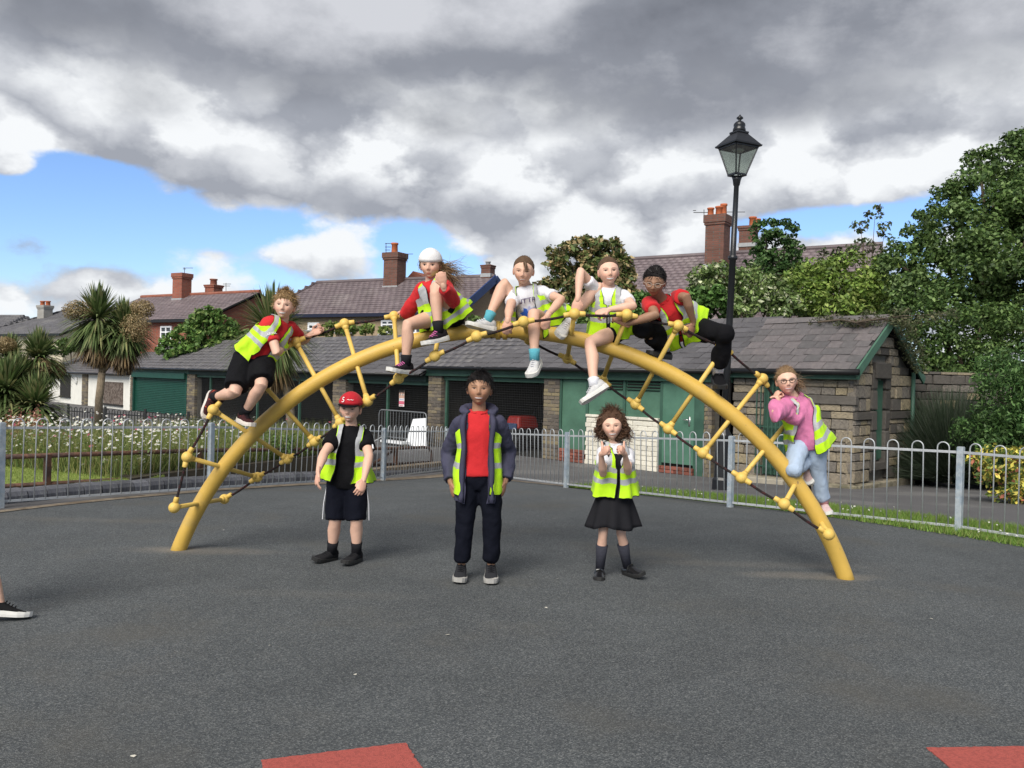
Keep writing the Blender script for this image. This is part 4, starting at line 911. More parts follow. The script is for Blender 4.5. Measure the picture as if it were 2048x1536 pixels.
plant('privet_hedge', 'green hedge under the bronze bush behind the shed ridge', 'hedge', base_at(1180, 27.5), BL((1110, 635, 27.5, 30, 26), (1155, 630, 27.5, 36, 30), (1205, 632, 27.3, 36, 28), (1250, 640, 27, 36, 24), (1070, 645, 27.8, 24, 18), (950, 650, 28, 20, 18)), 90, .13, 1.6, DK[1:], .06, 24)
plant('ivy_bush', 'conical bright green bush in front of the red brick house', 'bush', base_at(400, 37), BL((405, 645, 37, 32, 30), (440, 655, 37, 36, 32), (380, 668, 37, 40, 24), (425, 625, 37, 18, 14), (460, 668, 37, 32, 22), (345, 680, 37, 26, 12), (490, 675, 37, 28, 16), (400, 695, 37, 45, 20), (455, 695, 37, 45, 20), (350, 700, 37, 40, 16), (505, 698, 37, 40, 18)), 62, .19, 1.6, [(.04, .085, .018), (.06, .115, .025), (.09, .155, .04), (.13, .18, .05)], .1, 28, sub=(.22, .34))
plant('garden_shrub', 'small yellow green shrubs under the tan house windows', 'shrub', base_at(720, 33), BL((668, 655, 33, 20, 12), (700, 655, 33, 20, 14), (735, 660, 33, 18, 12), (770, 662, 33, 16, 10), (650, 664, 33, 18, 9)), 60, .18, 1.6, [(.12, .17, .04), (.2, .22, .07), (.07, .11, .03)], .05, 20)
plant('garden_shrub', 'leafy green shrub between the cream house and the white pavilion', 'shrub', base_at(145, 46), BL((140, 690, 46, 26, 18), (165, 685, 46, 22, 16), (120, 698, 46, 24, 12)), 60, .18, 1.6, MD, .05, 20)
# trailing creeper on the hut roof
def roof_pt(u, v): return e0h - FDv * u + RSh * v
e0h = fp(tH + .02, HE - .10, .22); RSh = Vector(GDv * (HD / 2 + .22) + UP * ((HR - HE) * (HD / 2 + .22) / (HD / 2)))
cb = [(roof_pt(tH * .52 + .28 * k, 1.0 - random.uniform(.0, .22)) + UP * .06, (.26, .26, .10)) for k in range(9)] + [(roof_pt(tH * .7 + .2 * k, .83) + UP * .04, (.22, .22, .07)) for k in range(4)] + \
     [(roof_pt(W0 := tH + .25, .98) + GDv * (.2 * k) - UP * (.16 * k), (.22, .22, .22)) for k in range(6)]
root = plant('creeper', 'brownish trailing creeper hanging over the hut ridge', 'creeper', fp(tH * .3, HR), cb, 210, .055, 2.6, [(.05, .062, .03), (.08, .095, .045), (.11, .105, .06), (.035, .045, .02)], .02, 16)
# boundary wall right of the hut, its shade put in as mostly dark stones
bw = empty('boundary_wall', gp(HD + .6, 0, 0), 'rubble stone wall darkened for shade, running right from the hut into the shrubs', 'wall')
wdir = (Vector((1, .25, 0))).normalized(); w3 = basis(wdir, UP.cross(wdir), UP); wo_ = gp(HD + .5, 0, -.2)
mb = MB(); mb.box(wo_ + wdir * 4 + UP * 1.1 + UP.cross(wdir) * .25, (8.4, .3, 2.3), w3); mb.build('wall_core', m_dkdeck, bw)
def bp(x, z, off): return wo_ + wdir * x + UP * z - UP.cross(wdir) * off
stone_wall(bw, bp, w3, 3.6, 2.25, [], (.14, .22), (.25, .55), .7)

# ---- cordyline palms
def sword(cent, n, L, wd, cols, el=(-.5, 1.35), droop=.5, w=None):
    ph = rng.uniform(0, 2 * np.pi, n); e = rng.uniform(*el, n); d = np.stack([np.cos(ph) * np.cos(e), np.sin(ph) * np.cos(e), np.sin(e)], 1)
    l = (L * rng.uniform(.75, 1.1, n))[:, None]; s = np.cross(d, np.array([0, 0, 1.])); s /= np.linalg.norm(s, axis=1, keepdims=True) + 1e-6
    ws = (.55, 1., .8, .06); rows = []
    for k, t in enumerate((0.04, .4, .75, 1.)):
        p = cent + d * l * t; p[:, 2] -= (droop * l[:, 0] * (t ** 2.4) * np.clip(np.cos(e), 0, 1)); rows.append((p - s * wd * ws[k], p + s * wd * ws[k]))
    V = np.stack([x for r_ in rows for x in r_], 1); b = (np.arange(n) * 8)[:, None]
    F = np.concatenate([b + np.array([[2 * k, 2 * k + 1, 2 * k + 3, 2 * k + 2]]) for k in range(3)]); c = pal(cols, n, .3, w); return V.reshape(-1, 3), F, np.concatenate([c] * 3)
GR = [(.14, .19, .07), (.10, .15, .05), (.19, .23, .10), (.27, .27, .12), (.07, .11, .035)]
DEAD = [(.26, .18, .09), (.19, .125, .06), (.33, .25, .15), (.13, .085, .045)]
def cordyline(label, base, heads, trunks, skirt=True, flowers=(), Lm=.85):
    root = empty('cordyline_palm', base, label, 'palm tree'); o = np.array(base)
    for h, L in heads:
        c = np.array(h)
        V, F, col = sword(c, 620, L, .020, GR, (-.6, 1.5), .35); V2, F2, c2 = sword(c - [0, 0, .05], 240, L * .85, .020, GR, (-1.0, -.2), .35)
        link('leaf_head', npmesh('leaf_head', np.concatenate([V, V2]) - o, np.concatenate([F, F2 + len(V)]), LEAF, np.concatenate([col, c2])), root)
        if skirt:
            V, F, col = sword(c - [0, 0, .15], 520, L * .92, .018, DEAD, (-1.5, -.8), .25); V2, F2, c2 = sword(c - [0, 0, .42], 420, L * .66, .016, DEAD, (-1.52, -1.05), .2)
            link('dead_leaf_skirt', npmesh('dead_leaf_skirt', np.concatenate([V, V2]) - o, np.concatenate([F, F2 + len(V)]), LEAF, np.concatenate([col, c2])), root)
    for f, r in flowers:
        n = 2600; u = unit(n); q_ = rng.uniform(.2, 1, (n, 1)) ** .5; V, F, col = leaf_quads(np.array(f) + u * q_ * np.array(r), .028, 1.6, u, pal([(.36, .27, .14), (.28, .2, .10), (.42, .33, .19), (.20, .15, .07)], n))
        link('flower_panicle', npmesh('flower_panicle', V - o, F, LEAF, col), root)
    for pts, r in trunks:
        mb = MB(); mb.tube(pts, r, 10); mb.build('trunk', mat('cordyline_bark', (.30, .24, .17), .95, .3, 20, .9, 40), root, True)
    return root
Y1 = 17.0; h1, h2 = P(196, 640, Y1), P(248, 660, Y1 + .1)
b1 = P(196, 870, Y1)
cordyline('tall cordyline palm with brown dead leaf skirt in front of the white pavilion', b1, [(h1, .80), (h2, .70)], [([b1 - UP * .3, P(198, 800, Y1), P(204, 745, Y1)], [.085, .075, .07]), ([P(204, 745, Y1), P(198, 700, Y1), h1], [.06, .055, .05]), ([P(204, 745, Y1), P(230, 715, Y1), h2], [.055, .05, .045])], True,
          [(P(155, 622, Y1 - .3), (.3, .25, .22)), (P(272, 655, Y1 - .3), (.32, .25, .3)), (P(285, 618, Y1), (.25, .2, .2))])
Y3 = 16.; h3 = P(545, 668, Y3); b3 = P(585, 880, Y3)
cordyline('cordyline palm with long dead leaf skirt behind the climbing boy', b3, [(h3, 1.0)], [([b3, P(578, 800, Y3), P(565, 740, Y3), h3], [.09, .085, .075, .06])], True, [], 1.0)
Y2 = 15.5; b2 = P(60, 880, Y2)
cordyline('bushy cluster of cordyline palms at the left picture edge', b2, [(P(78, 718, Y2), .62), (P(20, 715, Y2 + .4), .5)], [([b2, P(70, 800, Y2), P(76, 730, Y2)], [.07, .06, .05]), ([b2 - Vector((.2, 0, 0)), P(22, 730, Y2 + .4)], [.06, .04])], False,
          [(P(82, 738, Y2 - .25), (.2, .15, .2)), (P(8, 690, Y2), (.22, .2, .16)), (P(118, 742, Y2), (.12, .12, .14))])
cordyline('low green cordyline clump in the flower bed at the left', P(20, 900, 14.6), [(P(12, 790, 14.6), .75), (P(70, 815, 14.5), .66), (P(35, 765, 15), .6), (P(-30, 800, 14.5), .7)], [([P(12, 900, 14.6), P(12, 795, 14.6)], [.06, .04]), ([P(70, 900, 14.5), P(70, 820, 14.5)], [.05, .04])], False)

# ------------------------------------------------------------------ coping wall, rail, bowling green, flower bed
wd_ = .34; cpA = LF[3] + nl * wd_; k_ = ((G(1083, 928) - cpA).dot(-dl_)); cA = cpA - dl_ * k_; cB = L_END + dl_ * 2.5 + nl * wd_
m_cop = mat('blue_engineering_brick', (.105, .108, .125), .5, .3, 10, .35, 40, rand=.35, spec=.5, col2=(.18, .18, .19), ramp=(.5, .7))
cop = empty('coping_wall', Vector((cpA.x, cpA.y, gz(cpA.y))), 'low wall of dark bullnosed bricks behind the left railing', 'wall')
bm = bmesh.new(); prof = [(-.14, 0), (-.14, .09), (-.115, .135), (-.05, .155), (.05, .155), (.115, .135), (.14, .09), (.14, 0)]
v0 = [bm.verts.new((-.5, y, z)) for y, z in prof]; v1 = [bm.verts.new((.5, y, z)) for y, z in prof]
for i in range(7): bm.faces.new((v0[i], v0[i + 1], v1[i + 1], v1[i]))
bm.faces.new(v0[::-1]); bm.faces.new(v1); bmesh.ops.recalc_face_normals(bm, faces=bm.faces[:]); COP = bpy.data.meshes.new('coping_brick'); bm.to_mesh(COP); bm.free(); COP.materials.append(m_cop)
Lc = (cB - cA).length; nb_ = int(Lc / .225)
for k in range(nb_):
    p = cA + dl_ * (.225 * (k + .5)); M3 = basis(-dl_, nl, UP) @ Matrix.Rotation(random.gauss(0, .015), 3, 'Z') @ Matrix.Diagonal((.213, 1, random.uniform(.96, 1.03)))
    M = M3.to_4x4(); M.translation = Vector((p.x, p.y, gz(p.y) - .02)) + nl * random.gauss(0, .004); place('brick', COP, M, cop)
mb = MB(); a_, b_ = Vector((cA.x, cA.y, gz(cA.y) + .03)), Vector((cB.x, cB.y, gz(cB.y) + .03)); mb.bar(a_, b_, .24, .16); mb.build('mortar_bed', m_soil, cop)
m_rust = mat('rusty_brown_pipe', (.075, .045, .035), .65, .35, 14, .4, 40, metal=.2, col2=(.14, .07, .045))
rail = empty('hand_rail', LF[1] + nl * .6, 'brown tubular hand rail above the dark coping wall', 'railing')
def rp_(px, h, extra=.22):
    o = cpA + nl * extra; d = ray(px, 920); s = (o - CAM).dot(nl) / d.dot(nl); p = CAM + d * s; return Vector((p.x, p.y, gz(p.y) + h))
mb = MB(); mb.tube([rp_(-120, .47), rp_(400, .47), rp_(800, .47), rp_(846, .47), rp_(858, .44), rp_(863, .33), rp_(864, -.1)], .028, 10); mb.build('top_rail', m_rust, rail, True)
mb = MB(); mb.tube([rp_(-120, .16), rp_(860, .16)], .026, 10); mb.build('bottom_rail', m_rust, rail, True)
for px in (95, 400, 640, 791): mb = MB(); mb.bar(rp_(px, -.1), rp_(px, .465), .06, .06, upv=dl_); mb.build('post', m_rust, rail)
mb = MB(); mb.tube([rp_(745, .2), rp_(791, .46)], .024, 8); mb.build('brace', m_rust, rail, True)
ZL = gz(rp_(200, 0).y) + .125
def GZ(px, py, z=None):
    z = ZL if z is None else z; d = ray(px, py); return CAM + d * ((z - CAM.z) / d.z)
def flat(name, poly, dz, m, th=.4):
    mb = MB(); mb.prism([Vector((x, y, ZL + dz - th)) for x, y in poly], (0, 0, th)); o = mb.build(name, m); me = o.data; bm = bmesh.new(); bm.from_mesh(me); bmesh.ops.recalc_face_normals(bm, faces=bm.faces[:]); bm.to_mesh(me); bm.free(); return tag(o, kind='structure')
m_lawn = mat('mown_lawn', (.20, .26, .06), .95, .15, .8, .5, 160, col2=(.25, .30, .08))
lw = [xy(rp_(330, 0, .06)), xy(rp_(-700, 0, .06)), xy(GZ(-500, 860)), xy(GZ(40, 913)), xy(GZ(150, 931))]
flat('bowling_green', lw, 0, m_lawn)
def lawn_pick(n):
    a, b, c, d = [np.array(q_) for q_ in (lw[0], lw[1], lw[3], lw[4])]; t = rng.uniform(0, .62, n)[:, None]; s = rng.uniform(0, 1, n)[:, None]; p = (a + (b - a) * t) * (1 - s) + ((d + (c - d) * t * 2.2)) * s
    return np.concatenate([p, np.full((n, 1), ZL)], 1)
blades('lawn_grass', 22000, lawn_pick, .012, .03, .006, [(.22, .29, .07), (.27, .33, .09), (.18, .25, .05)], 'short mown grass of the bowling green at the left', 'grass')
m_bed = mat('bed_soil', (.06, .05, .035), .95, .3, 6, .6, 30)
bedp = [GZ(45, 913), GZ(165, 935), GZ(262, 960), rp_(330, 0, .1), rp_(735, 0, .1), rp_(735, 0, 3.2), GZ(420, 872), GZ(45, 880)]
flat('flower_bed', [xy(q_) for q_ in bedp], .02, m_bed)
ed = empty('bed_edging', GZ(160, 934), 'grey stone edging between the lawn and the daisy bed', 'edging'); pts = [GZ(40, 912), GZ(165, 934), GZ(262, 960)]
for a, b in zip(pts[:-1], pts[1:]):
    n = 6
    for i in range(n):
        if b is pts[2] and i > 3: continue
        p, q_ = a.lerp(b, (i + .04) / n), a.lerp(b, (i + .96) / n); mb = MB(); mb.bar(p + UP * .0, q_ + UP * .0, .12, .16 + random.uniform(-.02, .02)); mb.build('edging_stone', mat('concrete_edging', (.28, .26, .23), .9, .25, 8, .5, 40), ed, bev=.015)
def bed_pick(n, pxr=(70, 800), back=1.):
    out = []
    while len(out) < n:
        px = random.uniform(*pxr); px = min(px, 730 - random.uniform(0, 200)) if px > 730 else px; f = rp_(px, 0, .25) if px > 262 else (pts[0].lerp(pts[2], max(0, (px - 40) / 222)) + nl * .12)
        out.append(Vector((f.x, f.y, 0)) + nl * (random.random() ** 1.25 * 3.6 * back))
    A = np.array(out); A[:, 2] = ZL; return A
GB = [(.10, .155, .04), (.15, .205, .055), (.22, .25, .08), (.32, .30, .12)]
def bedgrass(n): return bed_pick(n)
blades('bed_foliage', 26000, bedgrass, .12, .58, .010, GB, 'tall green stems and grasses filling the daisy bed', 'foliage', .28)
V, F, c = crown([((p[0], p[1], p[2] + .2), (.32, .32, .22)) for p in bed_pick(26, (560, 800))], 150, .05, 1.7, [(.045, .085, .02), (.07, .12, .03), (.10, .15, .05)], nsub=12)
tag(link('leafy_ground_cover', npmesh('leafy_ground_cover', V, F, LEAF, c)), 'low leafy green ground cover at the right end of the daisy bed', 'foliage', kind='stuff')
V, F, c = crown([((p[0], p[1], p[2] + .22), (.3, .3, .22)) for p in bed_pick(34, (70, 560))], 90, .045, 2.2, [(.06, .09, .025), (.10, .13, .045), (.13, .14, .05)], nsub=12)
tag(link('daisy_foliage', npmesh('daisy_foliage', V, F, LEAF, c)), 'bushy green daisy leaves in the middle of the flower bed', 'foliage', kind='stuff')
def daisies(name, n, pick, hr, r, label, petal, eye):
    V, F, c = [], [], []; A = pick(n)
    for p in A:
        h = random.uniform(*hr); o = Vector(p) + Vector((random.gauss(0, .05), random.gauss(0, .05), h)); nn = Vector((random.gauss(0, .45), -.45 + random.gauss(0, .4), 1)).normalized(); x = nn.orthogonal().normalized(); y = nn.cross(x); k = len(V); rr = r * random.uniform(.7, 1.2)
        V.append(o); m = 8
        for i in range(m): a = 2 * math.pi * i / m; V.append(o + (x * math.cos(a) + y * math.sin(a)) * rr * (1 if i % 2 else .86) - nn * rr * .18)
        for i in range(m): F.append((k, k + 1 + i, k + 1 + (i + 1) % m)); c.append([q_ * random.uniform(.85, 1.05) for q_ in petal])
        k = len(V)
        for i in range(4): a = math.pi / 2 * i; V.append(o + nn * .006 + (x * math.cos(a) + y * math.sin(a)) * rr * .3)
        F += [(k, k + 1, k + 2), (k, k + 2, k + 3)]; c += [eye, eye]
    tag(link(name, npmesh(name, np.array(V), np.array(F), LEAF, np.array(c))), label, 'flowers', kind='stuff')
def dpick(n):
    k = n // 10; return np.concatenate([bed_pick(n - 3 * k, (90, 560)), bed_pick(k, (300, 420), .25), bed_pick(2 * k, (60, 330), 1.1)])
daisies('daisies', 1100, dpick, (.12, .66), .0205, 'white daisies crowding the bed behind the left fence', (.72, .72, .68), (.5, .36, .04))
daisies('pink_flowers', 55, lambda n: bed_pick(n, (60, 790)), (.35, .62), .025, 'scattered pink flowers among the white daisies', (.45, .10, .16), (.3, .15, .1))
daisies('verge_daisies', 110, lambda n: verge_pick(n), (.05, .09), .011, 'tiny white daisies dotted through the grass verge', (.75, .75, .72), (.5, .4, .05))
# lupin-like spikes left
LUP = ['salmon flower spike ' + w for w in ('just right of the leftmost fence post', 'tallest but one by the cordyline clump', 'leaning over the lawn corner', 'nearest the left picture edge', 'furthest right of the pink spikes', 'lowest of the pink spikes at the left')]
for i, (px, py) in enumerate(((18, 852), (40, 846), (58, 858), (8, 868), (70, 842), (30, 872))):
    p = P(px, py, 13.4 + .1 * i); V, F, c = leaf_quads(np.array(p) + rng.normal(0, 1, (160, 3)) * [.035, .035, .11], .03, 1.4, unit(160), pal([(.45, .18, .14), (.5, .27, .2), (.36, .12, .1)], 160))
    g = empty('lupin', (p.x, p.y, ZL), LUP[i], 'flower', 'pink flower spikes'); o_ = link('flower_spike', npmesh('flower_spike', V - np.array(ORG[g.name]), F, LEAF, c), g); o_['kind'] = 'stuff'
    mb = MB(); mb.tube([(p.x, p.y, ZL), p], .006, 5); mb.build('stem', mat('stem_green', (.06, .1, .03), .8), g)
# small black bow railing by the pavilion
m_bf = mat('black_rail_paint', (.015, .016, .017), .5); hb2 = MB(); hb2.tube([(-.06, 0, 0), (-.06, 0, .72)] + [(-.06 * math.cos(a), 0, .72 + .06 * math.sin(a)) for a in (.6, 1.2, 1.57, 1.94, 2.54)] + [(.06, 0, .72), (.06, 0, 0)], .011, 5); H2 = hb2.mesh('hoop', mats=m_bf, smooth=True)
a, b = P(136, 830, 24), P(470, 838, 20.6); a.z = b.z = -.47; bf = empty('bow_top_fence', a, 'short black bow-top railing in front of the white pavilion', 'fence'); L = (b - a).length; d = (b - a) / L; n = int(L / .24)
for k in range(n): M = basis(d, UP.cross(d), UP).to_4x4(); M.translation = a + d * (.24 * (k + .5)); place('hoop', H2, M, bf)
for z in (.1, .66): mb = MB(); mb.bar(a + UP * z, b + UP * z, .012, .03); mb.build('rail', m_bf, bf)
for k in range(5): mb = MB(); p = a.lerp(b, k / 4); mb.box(p + UP * .42, (.05, .05, .86)); mb.build('post', m_bf, bf)

# ------------------------------------------------------------------ things in and by the shed
def on_front(px, py, off): d = ray(px, py); o = C0 + FNv * off; return CAM + d * ((o - CAM).dot(FNv) / d.dot(FNv))
m_bst = mat('dull_barrier_steel', (.20, .21, .22), .55, .2, 10, metal=.4)
# steel crowd barrier
ba, bb = on_front(757, 890, .35), on_front(852, 890, .35); zb_ = BG; zt_b = on_front(800, 822, .35).z
bar_ = empty('crowd_barrier', Vector((ba.x, ba.y, BG)), 'galvanised steel crowd barrier standing in front of the caged bay', 'barrier'); dd = Vector((bb.x - ba.x, bb.y - ba.y, 0)); Lb = dd.length; dd /= Lb
def bq(s, z): return Vector((ba.x, ba.y, 0)) + dd * s + UP * z
mb = MB(); mb.tube([bq(0, zb_ + .15), bq(0, zt_b - .12), bq(.04, zt_b - .03), bq(.12, zt_b), bq(Lb - .12, zt_b), bq(Lb - .04, zt_b - .03), bq(Lb, zt_b - .12), bq(Lb, zb_ + .15), bq(0, zb_ + .15)], .018, 8); mb.build('outer_frame', m_bst, bar_, True)
for k in range(1, 16): mb = MB(); mb.tube([bq(Lb * k / 16, zb_ + .16), bq(Lb * k / 16, zt_b - .02)], .006, 6); mb.build('bar', m_bst, bar_)
for s in (.2, Lb - .2): mb = MB(); mb.tube([bq(s, zb_ + .15) + FNv * .3 - UP * .14, bq(s, zb_ + .15), bq(s, zb_ + .15) - FNv * .2 - UP * .14], .018, 6); mb.build('foot', m_galv, bar_)
# white board leaning
m_wb = mat('white_board', (.70, .72, .74), .5, .08, 2, .05, 20)
q = [on_front(810, 894, .75), on_front(852, 898, .55), on_front(851, 836, .45), on_front(826, 838, .5)]
for p in q[:2]: p.z = BG + .02
mb = MB(); mb.prism(q, -FNv * .03); o = mb.build('leaning_board', m_wb, loc=q[0]); tag(o, 'white board leaning upright against the crowd barrier', 'board')
q = [on_front(768, 884, .9), on_front(812, 893, .9)]; z = BG + .1; mb = MB(); mb.bar(Vector((q[0].x, q[0].y, z)), Vector((q[1].x, q[1].y, z)), .25, .06); o = mb.build('white_plank', m_wb, loc=Vector((q[0].x, q[0].y, BG))); tag(o, 'white plank lying on the paving below the crowd barrier', 'plank')
mb = MB(); [mb.box(Vector((p.x, p.y, BG + .035)), (.12, .3, .07)) for p in q]; mb.build('plank_block', m_dark2, o)
# poster on the mesh
pc = on_front(803.5, 797, -.10); pw, ph_ = 17 * (pc.y) / FPX, 32 * pc.y / FPX; post = empty('poster', pc - UP * ph_ / 2, 'pink and white poster with a pair of eyes fixed to the cage mesh', 'poster')
def pb(name, u0, u1, v0, v1, d, m): mb = MB(); mb.box(pc - FDv * ((u0 + u1) / 2 * pw) + UP * ((v0 + v1) / 2 * ph_) + FNv * d, ((u1 - u0) * pw, .004, (v1 - v0) * ph_), F3); mb.build(name, m, post)
pb('sheet', -.5, .5, -.5, .5, 0, mat('poster_white', (.7, .66, .66), .5)); pb('face_print', -.5, .5, .02, .46, .004, mat('poster_skin', (.52, .33, .26), .5)); pb('pink_band', -.5, .5, -.36, -.16, .004, mat('poster_pink', (.55, .12, .18), .5))
pb('fringe', -.5, .5, .38, .5, .008, m_dark); pb('text_line', -.4, .4, -.08, -.05, .004, mat('poster_blue', (.2, .3, .5), .5)); pb('text_line', -.4, .3, -.46, -.42, .004, MATS['poster_pink'])
for s in (-1, 1):
    pb('eye', s * .27 - .17, s * .27 + .17, .2, .28, .008, mat('poster_eye', (.75, .75, .72), .5)); pb('iris', s * .27 - .07, s * .27 + .07, .2, .28, .012, m_dark); pb('brow', s * .27 - .2, s * .27 + .2, .33, .36, .008, m_dark)
# red machine in the bay
mc = on_front(1042, 905, -1.1); mc.z = BG + .03; mw_ = empty('ride_on_mower', mc, 'red wheeled machine parked in the dark bay beside the brick pier', 'mower'); m_rm = mat('red_machine_paint', (.33, .03, .025), .35, .2, 4, spec=.5)
mb = MB(); mb.box(mc + UP * .72 - FDv * .02, (.52, .8, .34), F3, taper=.82); mb.build('bonnet', m_rm, mw_, bev=.06)
mb = MB(); mb.box(mc + UP * .42, (.62, 1.1, .26), F3); mb.build('chassis', mat('machine_black', (.02, .02, .022), .5), mw_, bev=.03)
mb = MB(); mb.box(mc + UP * .62 + FNv * .42, (.46, .04, .16), F3); mb.build('grille', mat('machine_blue', (.05, .08, .16), .5), mw_, bev=.01)
for s in (-1, 1):
    for dd2, r in ((.4, .2), (-.35, .27)): mb = MB(); c_ = mc + FDv * (s * .36) + FNv * dd2 + UP * r; mb.tube([c_ - FDv * .07, c_ + FDv * .07], r, 18); mb.build('wheel', MATS['machine_black'], mw_, bev=.02)
mb = MB(); mb.tube([mc + UP * .85 - FNv * .4, mc + UP * 1.15 - FNv * .55], .02, 6); mb.lathe(mc + UP * 1.15 - FNv * .55, [(.17, 0), (.18, .015), (.17, .03), (.14, .015)], 16); mb.build('steering_wheel', MATS['machine_black'], mw_, True)
mb = MB(); mb.box(mc + UP * .72 - FNv * .75, (.42, .4, .12), F3); mb.box(mc + UP * .95 - FNv * .95, (.42, .1, .4), F3); mb.build('seat', MATS['machine_black'], mw_, bev=.04)
# rubble at the end of the coping wall
rb = empty('rubble_wall', G(1055, 958), 'loose rubble stones under the end of the coping wall', 'stones'); r0 = G(1022, 958)
for i in range(26):
    p = cA + dl_ * random.uniform(-.1, 1.5) - nl * random.uniform(.1, .32); M = (Matrix.Rotation(random.uniform(0, 3), 3, 'Z') @ Matrix.Rotation(random.gauss(0, .15), 3, 'X') @ Matrix.Diagonal((random.uniform(.14, .3), random.uniform(.12, .2), random.uniform(.06, .11)))).to_4x4(); M.translation = Vector((p.x, p.y, gz(p.y) + random.uniform(0, .14))); place('stone', random.choice(BL_STONE), M, rb)
# specks of litter on the rubber
V, F = [], []
for px, py in ((540, 1294), (895, 1272), (1092, 1218), (1142, 1222), (266, 1517), (1115, 1160), (710, 1352), (448, 1062), (1752, 1067), (1862, 1240)) :
    p = G(px, py) + UP * .0045; k = len(V); a0 = random.uniform(0, 3); r = random.uniform(.004, .011)
    for i in range(5): a = a0 + 2 * math.pi * i / 5; V.append(p + Vector((math.cos(a) * r * 1.8, math.sin(a) * r, random.uniform(.002, .008))))
    F.append([k + i for i in range(5)])
tag(link('litter', npmesh('litter', np.array(V), np.array(F), mat('pale_litter', (.5, .48, .42), .8))), 'small pale specks of litter scattered on the dark surface', 'litter', kind='stuff')
# far trees closing the view beyond the green and behind the houses
fb = [((x + random.uniform(-2, 2), 78 + random.uniform(-6, 6) + abs(x) * .12, random.uniform(1.2, 2.6)), (random.uniform(3, 5), 3, random.uniform(2.6, 4.6))) for x in list(range(-120, -32, 5)) + list(range(34, 120, 5))]
V, F, c = crown(fb, 5, .55, 1.5, DK, nsub=14, sub=(.3, .45)); tag(link('distant_trees', npmesh('distant_trees', V, F, LEAF, c)), 'far line of dark trees beyond the bowling green and houses', 'trees', kind='stuff')
# ------------------------------------------------------------------ people
def jt(prev, px, py, L, sgn):
    r = ray(px, py).normalized(); b = r.dot(prev - CAM); q = CAM + r * b; d = (prev - q).length
    if d >= L * .995: return prev + (q - prev).normalized() * min(d, L * 1.1)
    return q + r * (sgn * math.sqrt(L * L - d * d))
DG = None
def remesh(mb, vox, it=2, fac=.5):
    me = mb.mesh('tmp'); o = bpy.data.objects.new('tmp', me); C.objects.link(o)
    m = o.modifiers.new('r', 'REMESH'); m.mode = 'VOXEL'; m.voxel_size = vox
    if it: m = o.modifiers.new('s', 'SMOOTH'); m.factor = fac; m.iterations = it
    dg = bpy.context.evaluated_depsgraph_get(); ev = o.evaluated_get(dg); em = ev.to_mesh()
    n = len(em.vertices); V = np.empty(n * 3, np.float32); em.vertices.foreach_get('co', V); Fn = np.empty(len(em.polygons) * 4, np.int32); em.loops.foreach_get('vertex_index', Fn)
    ev.to_mesh_clear(); bpy.data.objects.remove(o); bpy.data.meshes.remove(me); return V.reshape(-1, 3), Fn.reshape(-1, 4)
def wrinkle(V, amp, sc=14., seed=0.):
    out = V.copy()
    for i, p in enumerate(V):
        v = Vector((float(p[0]) * sc + seed, float(p[1]) * sc, float(p[2]) * sc * .7)); out[i] += np.array(mnoise.noise_vector(v)) * (amp * 1.5) + np.array(mnoise.noise_vector(v * 2.6)) * (amp * .6)
    return out
def pmesh(name, V, F, mats, parent, cols=None, smooth=True, mi=None):
    me = npmesh(name, V - np.array(ORG[parent.name], np.float32), F, mats, None, smooth, mi)
    if cols is not None:
        a = me.color_attributes.new('Col', 'FLOAT_COLOR', 'POINT'); cc = np.ones((len(V), 4), np.float32); cc[:, :3] = cols; a.data.foreach_set('color', cc.ravel())
    return link(name, me, parent)
class Torso:
    T = [-.24, -.1, 0, .2, .45, .7, .84, .93, 1.0]; RX = [.095, .118, .125, .112, .110, .124, .122, .088, .048]; RY = [.07, .09, .094, .082, .082, .09, .078, .058, .044]
    VX = [.13, .13, .13, .118, .116, .128, .130, .120, .104]; VY = [.105, .10, .096, .088, .088, .094, .088, .064, .030]
    def __init__(s, pel, neck, x0, x1, sc, bend, fat):
        s.p, s.n, s.x0, s.x1, s.s, s.fat = pel, neck, x0, x1, sc, fat; up = (neck - pel).normalized(); s.c = (pel + neck) / 2 - up.cross((x0 + x1).normalized()) * bend; s.L = (neck - pel).length
    def fr(s, t):
        tt = min(max(t, 0), 1); c = s.p * (1 - tt) ** 2 + s.c * 2 * tt * (1 - tt) + s.n * tt * tt; z = ((s.c - s.p) * (1 - tt) + (s.n - s.c) * tt).normalized()
        if t < 0: c = c + z * (t * s.L)
        if t > 1: c = c + z * ((t - 1) * s.L)
        x = s.x0.lerp(s.x1, tt); x = (x - z * x.dot(z)).normalized(); return c, x, z.cross(x), z
    def rad(s, t, vest=False):
        return np.interp(t, s.T, s.VX if vest else s.RX) * s.s * s.fat, np.interp(t, s.T, s.VY if vest else s.RY) * s.s * s.fat
    def pt(s, a, t, off=0., vest=False):
        rx, ry = s.rad(t, vest); c, x, y, z = s.fr(t); sn, cs = math.sin(a), math.cos(a); p = .86
        sx = math.copysign(abs(sn) ** p, sn) * (rx + off); sy = math.copysign(abs(cs) ** p, cs) * (ry + off * (1. if not vest or t < .9 else .6))
        dz = (.016 - .045 * (abs(sx) / .12) ** 2) * s.s * max(0, (t - .75) / .25) if vest else 0
        return c + x * sx + y * sy + z * dz, sx, sy
